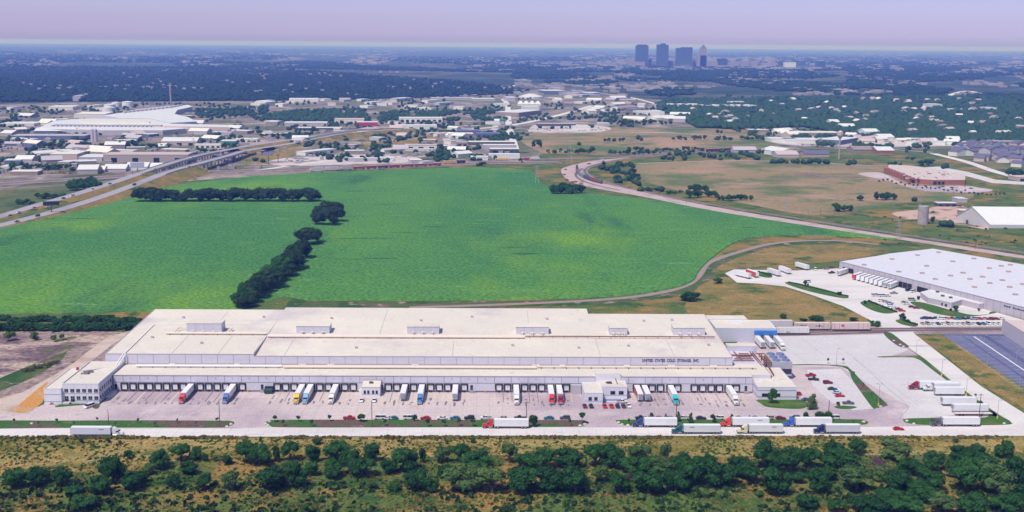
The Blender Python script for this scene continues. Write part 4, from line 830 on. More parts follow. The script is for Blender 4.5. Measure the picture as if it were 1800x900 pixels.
# bushes behind the cold store and by the trains
for x, y, w, h in [(1377, 561, 16, 11), (1435, 566, 30, 10), (1500, 566, 22, 7), (1412, 566, 16, 6), (1538, 575, 22, 12), (1393, 575, 8, 8), (1215, 532, 40, 20), (1262, 500, 26, 10)]: tree(x, y, w, h, MID, 'trackside bush', 'bushes beside the tracks', 'bush', 'bush', parts=False)
# planted trees of the yard islands
GI = 'young trees planted on the grass islands'
for x, yb_, w, h, kd, sd_ in [(483, 743, 10, 14, 0, 1), (525, 742, 9, 13, 0, 1), (498, 750, 8, 14, 0, 1), (548, 751, 8, 15, 0, 1), (580, 742, 9, 14, 0, 1), (635, 742, 17, 16, 1, 0), (677, 750, 8, 14, 0, 1), (729, 741, 11, 14, 1, 0), (752, 751, 9, 16, 0, 1), (780, 751, 9, 15, 0, 1), (807, 750, 8, 14, 0, 1), (831, 751, 10, 17, 0, 1), (938, 751, 20, 27, 1, 0), (1002, 750, 6, 15, 0, 1), (1023, 746, 13, 23, 0, 1), (1105, 748, 5, 14, 0, 1), (1145, 744, 16, 20, 2, 0), (1170, 741, 8, 15, 2, 0), (1192, 742, 10, 20, 2, 0), (1214, 746, 11, 22, 2, 0), (1253, 744, 12, 18, 1, 0), (1286, 742, 12, 15, 2, 0), (1317, 741, 7, 12, 2, 0), (1416, 739, 11, 16, 3, 0), (1440, 741, 21, 19, 3, 0), (1456, 740, 17, 18, 3, 0), (1357, 710, 21, 32, 1, 0), (1428, 721, 26, 30, 2, 0), (1473, 714, 8, 9, 1, 0),
                          (25, 745, 5, 11, 4, 1), (100, 745, 5, 11, 4, 1), (171, 744, 5, 12, 4, 1), (243, 745, 5, 12, 4, 1), (312, 745, 5, 11, 4, 1), (382, 743, 6, 11, 4, 1), (68, 751, 5, 12, 4, 1), (130, 751, 5, 12, 4, 1), (203, 752, 5, 12, 4, 1), (273, 752, 6, 13, 4, 1), (345, 751, 6, 12, 4, 1), (1500, 746, 5, 9, 4, 1), (1638, 742, 6, 8, 4, 1), (1669, 741, 5, 8, 4, 1), (1482, 640, 5, 12, 4, 1), (1455, 640, 5, 12, 4, 1), (1500, 660, 5, 8, 4, 1), (1517, 680, 5, 9, 4, 1), (1532, 697, 5, 8, 4, 1), (1546, 706, 5, 8, 4, 1), (1714, 700, 6, 9, 4, 1), (1724, 714, 9, 12, 1, 0), (1743, 729, 8, 8, 1, 0)]:
    ms, nn, lf = [(HI, 'lollipop shaped tree', .42), (HI, 'dark planted tree', .12), (CONE, 'conical young tree', .05), (BALL, 'clipped globe shaped tree', .05), (HI2, 'spindly staked sapling', .35)][kd]
    tree(x, yb_, w, h, ms, nn, GI, 'planted_tree', lift=lf, sh=0, stalk=bool(sd_))
# warehouse islands
for x, y, w, h in [(1415, 503, 9, 10), (1420, 504, 6, 6), (1476, 520, 10, 8), (1520, 535, 6, 8), (1585, 563, 16, 13), (1596, 568, 9, 8), (1680, 549, 17, 12), (1671, 548, 9, 6), (1614, 528, 6, 9), (1720, 548, 6, 7), (1795, 560, 16, 12)]: tree(x, y, w, h, MID, 'dark shrub tree', 'shrub trees round the warehouse lots', 'shrub_tree', parts=False)
for i in range(26): tree(1387+i*4.1, 497.5+i*.98, 4.6, 3.6, MID, 'clipped hedge shrub', 'shrubs of the clipped hedges round the warehouse lots', 'hedge_shrub', 'shrub', parts=False)
for i in range(16): tree(1527+i*3.2, 531.5+i*1.25, 5.4, 5, MID, 'clipped hedge shrub', 'shrubs of the clipped hedges round the warehouse lots', 'hedge_shrub', 'shrub', parts=False)
for i in range(7): tree(1588+i*4, 565+i*1.3, 5.4, 5, MID, 'clipped hedge shrub', 'shrubs of the clipped hedges round the warehouse lots', 'hedge_shrub', 'shrub', parts=False)
for i in range(6): tree(1334+i*4, 479.5+i*1.3, 5, 4, MID, 'clipped hedge shrub', 'shrubs of the clipped hedges round the warehouse lots', 'hedge_shrub', 'shrub', parts=False)
# middle distance clumps: x0, x1, base y, width, height, count
GM = 'trees standing in the middle distance'
CL = [(970, 1022, 342, 22, 17, 6), (975, 1010, 338, 22, 16, 3), (1205, 1260, 349, 17, 17, 5), (1255, 1325, 354, 15, 14, 7), (1210, 1245, 340, 18, 14, 3), (1125, 1165, 337, 9, 6, 5), (1168, 1200, 341, 8, 6, 4), (1465, 1495, 373, 17, 15, 4), (1513, 1513, 354, 13, 11, 1), (1540, 1575, 353, 15, 15, 4), (1606, 1606, 354, 6, 5, 1), (1560, 1585, 293, 12, 9, 3), (1612, 1640, 293, 16, 12, 3), (1595, 1597, 271, 16, 14, 1), (1623, 1626, 270, 10, 10, 1), (1592, 1612, 282, 10, 6, 3), (1655, 1665, 297, 8, 6, 2), (1775, 1800, 315, 22, 17, 3), (1636, 1640, 394, 9, 14, 1), (1655, 1672, 400, 8, 8, 2), (962, 988, 270, 10, 9, 4), (992, 1045, 271, 12, 10, 7), (1036, 1042, 271, 14, 15, 1), (1068, 1160, 273, 12, 10, 11), (1098, 1135, 267, 10, 10, 3), (1166, 1190, 267, 11, 9, 4), (1200, 1210, 267, 12, 9, 2), (1218, 1238, 266, 9, 7, 3), (1180, 1205, 247, 10, 8, 4), (1214, 1242, 247, 11, 10, 4), (1256, 1285, 247, 9, 8, 5), (1300, 1345, 247, 10, 8, 5), (1014, 1020, 256, 8, 9, 1), (1060, 1100, 250, 9, 7, 5), (1120, 1130, 247, 6, 5, 2), (936, 950, 262, 11, 16, 3), (915, 930, 238, 8, 8, 2), (1390, 1460, 288, 7, 6, 9), (1355, 1385, 287, 6, 5, 6), (1488, 1504, 290, 7, 5, 3),
      (120, 172, 336, 22, 20, 7), (128, 160, 330, 22, 18, 4), (30, 60, 361, 14, 10, 4), (62, 118, 350, 15, 11, 7), (15, 60, 300, 16, 14, 6), (60, 112, 300, 14, 12, 7), (118, 135, 303, 14, 14, 2), (190, 215, 302, 18, 12, 2), (40, 75, 258, 14, 9, 5), (75, 125, 262, 14, 12, 7), (125, 190, 262, 15, 12, 7), (215, 240, 261, 17, 14, 4), (240, 300, 262, 14, 10, 7), (330, 352, 281, 14, 11, 3), (345, 420, 270, 12, 10, 10), (390, 415, 263, 14, 11, 4), (455, 545, 243, 12, 9, 10), (550, 558, 233, 10, 10, 2), (598, 625, 268, 12, 11, 4), (672, 684, 268, 14, 9, 2), (668, 674, 277, 8, 7, 1), (770, 778, 266, 13, 11, 1), (730, 735, 272, 8, 7, 1), (845, 850, 294, 16, 8, 2), (838, 842, 294, 10, 7, 1), (862, 895, 243, 11, 10, 5), (780, 790, 236, 8, 9, 2), (910, 918, 288, 9, 8, 1), (455, 640, 212, 11, 9, 30), (500, 600, 206, 11, 9, 14), (640, 650, 212, 10, 8, 2), (690, 800, 205, 10, 8, 16), (780, 890, 208, 10, 8, 16), (350, 420, 205, 10, 8, 12), (440, 455, 285, 7, 5, 1), (460, 463, 286, 9, 6, 1), (0, 40, 216, 11, 7, 4), (20, 35, 206, 10, 7, 3), (115, 150, 206, 9, 5, 5), (1070, 1085, 217, 10, 8, 2), (1090, 1120, 220, 12, 12, 5), (1128, 1150, 219, 11, 10, 4), (1160, 1180, 220, 10, 9, 3), (1030, 1060, 208, 9, 8, 5), (1085, 1110, 205, 9, 8, 4),
      (1395, 1420, 245, 9, 7, 4), (1345, 1365, 240, 12, 9, 3), (1430, 1470, 250, 8, 6, 5), (1495, 1505, 242, 9, 8, 2), (1515, 1550, 258, 7, 5, 5)]
for x0, x1, y, w, h, n in CL:
    if y <= 212 and x1-x0 > 20: continue
    for i in range(n):
        x = x0+(x1-x0)*((i+.5)/n)+rnd.uniform(-2, 2); s = rnd.uniform(.8, 1.2)
        tree(x, y+rnd.uniform(-1.2, 1.2), w*s, h*s, MID if y > 330 else LOW, 'dark green tree', GM, 'tree', parts=False)
for i in range(46):
    t = rnd.random(); x = 1052+62*rnd.random(); y = 290+t*38; x += t*12
    tree(x, y, rnd.uniform(6, 12), rnd.uniform(6, 13), MID, 'thin green tree', GM, 'tree', parts=False)
for i in range(50):
    x = rnd.uniform(1165, 1345); y = rnd.uniform(268, 283); tree(x, y, rnd.uniform(4, 9), rnd.uniform(3, 7), LOW, 'small green tree', GM, 'tree', parts=False)
for i in range(46):
    px = rnd.uniform(1540, 1800); py = rnd.uniform(378, 440)
    if 1610 < px < 1730 and py < 396 or (px-1600)*.19+412 < py < (px-1600)*.19+430: continue
    tree(px, py, rnd.uniform(3, 8), rnd.uniform(2, 5), MID, 'low roadside bush', 'bushes on the rough ground beyond the railway', 'bush', 'bush', parts=False)
for i in range(30):
    t = i/29; tree(1545+t*220, 318+24*math.sin(t*1.6)+rnd.uniform(-3, 3), 4.5, 4.5, MID, 'young lot tree', 'young trees round the brick school', 'young_tree', parts=False)

# the smallest of the middle distance trees are gathered in one mass
mids = sorted([t for t in tree_items if t[0].name.split('.')[0] == 'tree'], key=lambda t: -t[0].scale[0]/t[0].location.length)
SMALL = [(t[0].location.x, t[0].location.y, t[0].scale[0], t[0].scale[2]) for t in mids[290:]]
gone = {id(t[0]) for t in mids[290:]}; tree_items = [t for t in tree_items if id(t[0]) not in gone]
for t in mids[290:]: bpy.data.objects.remove(t[0])
rkm = paint((.62, .58, .52), .9, 'limestone', var=.1); rock_items = []
for px, py in [(467, 746), (471, 749), (474, 742.5), (1028, 747), (1020, 749.5), (1087, 744), (1093, 747.5), (1104, 749), (1518, 743), (1510, 748), (1501, 750), (1594, 741), (1606, 746.5), (1765, 746), (406, 747), (399, 751), (56, 746), (1571, 600), (1582, 607), (1588, 610.5), (1548, 716), (1527, 716.5)]:
    p = G(px, py); m = MB(); n = 7; a1 = [(math.cos(6.283*i/n)*rnd.uniform(.6, 1.1), math.sin(6.283*i/n)*rnd.uniform(.5, .9)) for i in range(n)]
    m.hexa([(a, b, 0) for a, b in a1], [(a*.7, b*.7, rnd.uniform(.35, .6)) for a, b in a1]); o = m.build('boulder', rkm); o.location = (p.x, p.y, .32); tag(o, 'x', 'boulder', 'pale boulders at the tips of the grass islands'); rock_items.append((o, 'pale boulder', px, py))
# ---- woods that read as one mass
from mathutils import noise as mn
_ico = None
def ico():
    bm = bmesh.new(); bmesh.ops.create_icosphere(bm, subdivisions=1, radius=1); v = np.array([q.co[:] for q in bm.verts]); f = np.array([[a.index for a in q.verts] for q in bm.faces]); bm.free(); return v, f
IV, IF = ico()
def woods(name, label, poly, n, m, size=(9, 15), hz_=(6, 11), clump=None, seed=1, yb=1.0, at=None):
    r = np.random.RandomState(seed); px = np.array(poly, float); lo = px.min(0); hi = px.max(0); pts = []
    def inside(x, y):
        c = False; j = len(px)-1
        for i in range(len(px)):
            if (px[i, 1] > y) != (px[j, 1] > y) and x < (px[j, 0]-px[i, 0])*(y-px[i, 1])/(px[j, 1]-px[i, 1])+px[i, 0]: c = not c
            j = i
        return c
    tries = 0
    while len(pts) < n and tries < n*12:
        tries += 1
        x = r.uniform(lo[0], hi[0]); y = hi[1]-(hi[1]-lo[1])*r.rand()**yb
        if not inside(x, y): continue
        if clump and mn.noise(Vector((x*clump[0], y*clump[1], seed)))+.22*mn.noise(Vector((x*clump[0]*4, y*clump[1]*4, seed+5))) < clump[2]: continue
        pts.append(G(x, y))
    if at: pts = [Vector((a[0], a[1], 0)) for a in at]
    k = len(pts); P = np.array([[p.x, p.y] for p in pts]); nv = len(IV)
    S = r.uniform(size[0], size[1], k)*.5; Hh = r.uniform(hz_[0], hz_[1], k)*.5
    V = np.repeat(IV[None], k, 0)*(1+r.uniform(-.28, .28, (k, nv, 1))); V[:, :, 0] *= S[:, None]; V[:, :, 1] *= S[:, None]; V[:, :, 2] *= Hh[:, None]
    V[:, :, 0] += P[:, 0:1]; V[:, :, 1] += P[:, 1:2]; V[:, :, 2] += Hh[:, None]*.9
    Fa = (IF[None]+(np.arange(k)*nv)[:, None, None]).reshape(-1, 3)
    me = bpy.data.meshes.new(name); V = V.reshape(-1, 3)
    me.vertices.add(len(V)); me.vertices.foreach_set('co', V.ravel()); me.loops.add(Fa.size); me.loops.foreach_set('vertex_index', Fa.ravel().astype(np.int32))
    me.polygons.add(len(Fa)); me.polygons.foreach_set('loop_start', np.arange(0, Fa.size, 3, dtype=np.int32)); me.polygons.foreach_set('loop_total', np.full(len(Fa), 3, np.int32)); me.update(calc_edges=True)
    me.materials.append(m); o = bpy.data.objects.new(name, me); C.objects.link(o); tag(o, label, 'woods', kind='stuff'); return o
FL = leaf_mat('far_leaves', (.006, .026, .018), (.018, .052, .026)); FL2 = leaf_mat('town_leaves', (.014, .050, .024), (.042, .098, .036))
FGR = ground_mat('wood_floor', [], (.02, .04, .02), fine=.2, fscale=.05)
P1 = [(-60, 116), (300, 117), (560, 124), (700, 135), (840, 146), (900, 154), (935, 160), (905, 165), (760, 172), (600, 176), (400, 178), (-60, 180)]
sheet('wood_floor', P1, .15, FGR); woods('woods', 'broad dark wood stretching across the plain on the left', P1, 9000, FL, seed=2)
P2 = [(1150, 184), (1180, 176), (1330, 172), (1500, 170), (1860, 172), (1860, 250), (1700, 252), (1560, 246), (1460, 232), (1410, 224), (1300, 228), (1225, 225), (1190, 206), (1160, 195)]
sheet('wood_floor', P2, .15, FGR); woods('woods', 'tree covered neighbourhood with pale houses showing through, right', P2, 9500, FL2, seed=3)
woods('woods', 'scattered woods in clumps reaching the horizon', [(-60, 82), (1860, 98), (1860, 122), (900, 128), (560, 122), (-60, 116)], 9000, FL, (14, 30), (9, 14), (.004, .10, -.05), 4, 1.5)
woods('woods', 'dark woods on the plain below the skyline towers', [(900, 116), (1860, 118), (1860, 176), (1500, 168), (1180, 172), (1080, 160), (900, 138)], 6500, FL, (12, 22), (8, 12), (.006, .07, .02), 5)
woods('woods', 'belt of woods just below the skyline towers', [(1060, 118), (1200, 116), (1400, 124), (1480, 134), (1420, 140), (1180, 136), (1080, 128)], 1500, FL, (12, 20), (8, 13), None, 6)
woods('woods', 'thin trees scattered among the industrial sheds', [(-60, 184), (440, 182), (900, 168), (1180, 190), (1200, 222), (930, 228), (900, 280), (600, 290), (480, 250), (200, 255), (-60, 320)], 1900, FL2, (6, 11), (5, 8), (.02, .08, .02), 7)
woods('woods', 'scattered trees among the strip of shops on the right', [(1200, 226), (1400, 226), (1560, 246), (1700, 254), (1640, 262), (1450, 258), (1250, 232)], 240, FL2, (6, 11), (5, 8), (.03, .09, .0), 8)
woods('woods', 'patch of dark woods behind the white roofed sheds, centre left', [(455, 213), (470, 203), (520, 196), (640, 192), (650, 213), (560, 216)], 420, FL2, (9, 14), (7, 10), None, 9)
woods('woods', 'ragged line of trees left of the pale street', [(640, 205), (700, 196), (800, 198), (890, 196), (892, 212), (800, 213), (650, 213)], 380, FL2, (8, 13), (6, 9), (.03, .1, -.1), 10)
woods('woods', 'small dark woods right of the white factory', [(335, 200), (350, 192), (470, 190), (470, 202), (345, 208)], 160, FL2, (9, 13), (6, 9), None, 12)
woods('woods', 'small trees standing singly in the distant fields and districts', [(0, 0), (1, 0), (1, 1)], 0, FL2, (7, 11), (5, 9), None, 13, at=SMALL)
# tufts of weeds in the foreground
def tufts(name, label, poly, n, m, seed, s=(.35, .9)):
    r = np.random.RandomState(seed); px = np.array(poly, float); lo = px.min(0); hi = px.max(0); V = []; Fa = []
    while n > 0:
        x = r.uniform(lo[0], hi[0]); y = r.uniform(lo[1], hi[1]); v = mn.noise(Vector((x*.012, y*.03, seed)))+.6*mn.noise(Vector((x*.05, y*.10, seed)))
        if v < r.uniform(-.35, .35): continue
        n -= 1; p = G(x, y); h = r.uniform(*s)
        for k in range(4):
            a = r.rand()*3.14; w = h*r.uniform(.5, 1.1); q = r.uniform(-.5, .5, 2)*h; b = len(V); c, s_ = math.cos(a)*w, math.sin(a)*w
            V += [(p.x+q[0]-c, p.y+q[1]-s_, .04), (p.x+q[0]+c, p.y+q[1]+s_, .04), (p.x+q[0]+c*.6+.2*r.normal(), p.y+q[1]+s_*.6+.3*r.normal(), h), (p.x+q[0]-c*.6, p.y+q[1]-s_*.6+.3*r.normal(), h*.9)]; Fa.append((b, b+1, b+2, b+3))
    me = bpy.data.meshes.new(name); me.from_pydata(V, [], Fa); me.materials.append(m); o = bpy.data.objects.new(name, me); C.objects.link(o); tag(o, label, 'weeds', kind='stuff')
tufts('weeds', 'green weeds and brush in the foreground grass', [(-30, 773), (1840, 905)], 5000, leaf_mat('weed_leaves', (.045, .12, .022), (.12, .19, .04)), 3)
tufts('weeds', 'ragged weeds along the edge of the front road', [(-30, 768.6), (1840, 768.6), (1840, 772.5), (-30, 772.5)], 2600, leaf_mat('edge_weeds', (.08, .12, .03), (.26, .20, .07)), 17, (.4, 1.1))
tufts('weeds', 'dry golden weeds in the foreground grass', [(-30, 769), (1840, 905)], 7000, leaf_mat('dry_weeds', (.20, .13, .035), (.34, .23, .08)), 9, (.25, .6))
tufts('weeds', 'dark low brush along the bottom of the grass', [(-30, 850), (1840, 935)], 1500, leaf_mat('dark_weeds', (.02, .055, .018), (.06, .10, .03)), 14, (.6, 1.5))
# ------------------------------------------------------------------ buildings of the middle distance
CRM = paint((.72, .68, .60), .8, 'cream'); TAN = paint((.42, .34, .33), .8, 'tan_metal'); WRF = paint((.72, .72, .70), .5, 'white_roof', var=.05); PNK = paint((.55, .43, .41), .8, 'pink_wall'); SLT = paint((.13, .13, .20), .8, 'slate', var=.1)
LAV = paint((.47, .43, .48), .7, 'grey_panel', var=.05); BRK = paint((.33, .13, .095), .9, 'brick', var=.1); CONC = paint((.46, .43, .43), .9, 'concrete', var=.06)
MTX = {'w': WRF, 'c': CRM, 't': TAN, 'p': PNK, 's': SLT, 'l': LAV, 'b': BRK, 'g': GREY, 'r': paint((.45, .03, .05), .7), 'n': paint((.12, .15, .25), .7), 'k': CONC, 'e': paint((.03, .22, .15), .6), 'o': paint((.30, .24, .22), .9, var=.1), 'd': paint((.10, .09, .10), .8)}
mid_items = []
def bld(lab, x0, x1, yb_, h, dep, wc='c', rc='w', roof='flat', rz=None, doors=0, name='building', cat_='building', group=None, dcol=None, base=0., noun=None, dh=None):
    """x0,x1,yb: front foot line in survey pixels; h, dep in metres"""
    y0, y1 = (yb_ if isinstance(yb_, tuple) else (yb_, yb_)); a = G(x0, y0); b = G(x1, y1); L = (b-a).length; ang = math.atan2(b.y-a.y, b.x-a.x)
    r = thing(name, lab, cat_, (a.x, a.y, base), ang, group)
    m = MB()
    if roof == 'flat':
        m.box(0, L, 0, dep, 0, h); m.build('wall', MTX[wc], r)
        q = MB(); q.box(-.3, L+.3, -.3, dep+.3, h, h+.35); q.build('roof', MTX[rc], r)
    else:
        e = min(4.5, .22*dep) if roof == 'gable' else min(4.5, .22*L)
        if roof == 'gable': m.hexa([(0, 0, 0), (0, dep, 0), (0, dep, h), (0, dep/2, h+e), (0, 0, h)], [(L, 0, 0), (L, dep, 0), (L, dep, h), (L, dep/2, h+e), (L, 0, h)])
        else: m.hexa([(0, 0, 0), (L, 0, 0), (L, 0, h), (L/2, 0, h+e), (0, 0, h)], [(0, dep, 0), (L, dep, 0), (L, dep, h), (L/2, dep, h+e), (0, dep, h)])
        m.build('wall', MTX[wc], r); q = MB(); o_ = .5
        if roof == 'gable':
            for y_, z_ in ((-o_, h-.2), (dep+o_, h-.2)): q.hexa([(-o_, y_, z_), (L+o_, y_, z_), (L+o_, dep/2, h+e+.02), (-o_, dep/2, h+e+.02)], [(-o_, y_, z_+.3), (L+o_, y_, z_+.3), (L+o_, dep/2, h+e+.32), (-o_, dep/2, h+e+.32)])
        else:
            for x_, z_ in ((-o_, h-.2), (L+o_, h-.2)): q.hexa([(x_, -o_, z_), (x_, dep+o_, z_), (L/2, dep+o_, h+e+.02), (L/2, -o_, h+e+.02)], [(x_, -o_, z_+.3), (x_, dep+o_, z_+.3), (L/2, dep+o_, h+e+.32), (L/2, -o_, h+e+.32)])
        q.build('roof', MTX[rc], r)
    for i in range(doors):
        c = L*(i+.5)/doors; w_ = min(4.0, L/doors*.28); d = MB(); d.box(c-w_, c+w_, -.12, -.02, .0 if not dh else h*.35, (dh or .62)*h); d.build('opening', dcol or GLS, r)
    if noun: mid_items.append((r, noun, (x0+x1)/2, y0))
    return r
# big factory, west
fa = thing('factory', 'huge sweeping white sheet roofed factory of many joined sheds in the west', 'factory', tuple(G(190, 232).xy)+(0,))
def mass(nm, pts, z, wc, rc, e=0.):
    q = [G(a, b, z) for a, b in pts]; m = MB(); m.hexa([(p.x, p.y, 0) for p in q], [(p.x, p.y, z) for p in q], 0, 1); return m.build(nm, [MTX[wc], MTX[rc]], fa, True)
mass('shed', [(64, 226), (96, 212), (143, 208.5), (262, 208.5), (292, 215), (326, 226), (286, 229), (180, 229)], 9, 'l', 'w')
mass('shed', [(182, 203), (232, 195), (292, 187), (331, 184), (338, 187.5), (312, 193), (307, 200), (331, 206), (346, 213.5), (300, 216), (262, 208), (210, 207.5)], 10.5, 'l', 'w')
mass('shed', [(288, 221.5), (292, 217), (398, 219.5), (404, 223.5)], 12, 'p', 'w'); mass('shed', [(150, 204), (214, 200), (262, 207), (200, 208), (150, 208)], 9.6, 'l', 'l'); mass('shed', [(144, 210.6), (146, 209), (260, 209), (262, 211)], 15, 'c', 'w')
for k in range(26):
    p = G(96+k*7.4, 221.5+.05*k, 9); m = MB(); m.box(p.x-2, p.x+2, p.y-14, p.y+14, 9, 11.5); m.build('roof_vent', MTX['l'], fa, True)
for k in range(12):
    p = G(232+k*7, 196-.75*k, 10.5); m = MB(); m.box(p.x-2, p.x+2, p.y-60, p.y+60, 10.5, 13.5); m.build('roof_vent', MTX['l'], fa, True)
for x0, x1 in ((76, 100), (120, 150), (170, 282)):
    a = G(x0, 232.6); b = G(x1, 232.2); m = MB(); m.box(a.x, b.x, a.y-.6, a.y-.1, .2, 6.5); m.build('opening', GLS, fa, True)
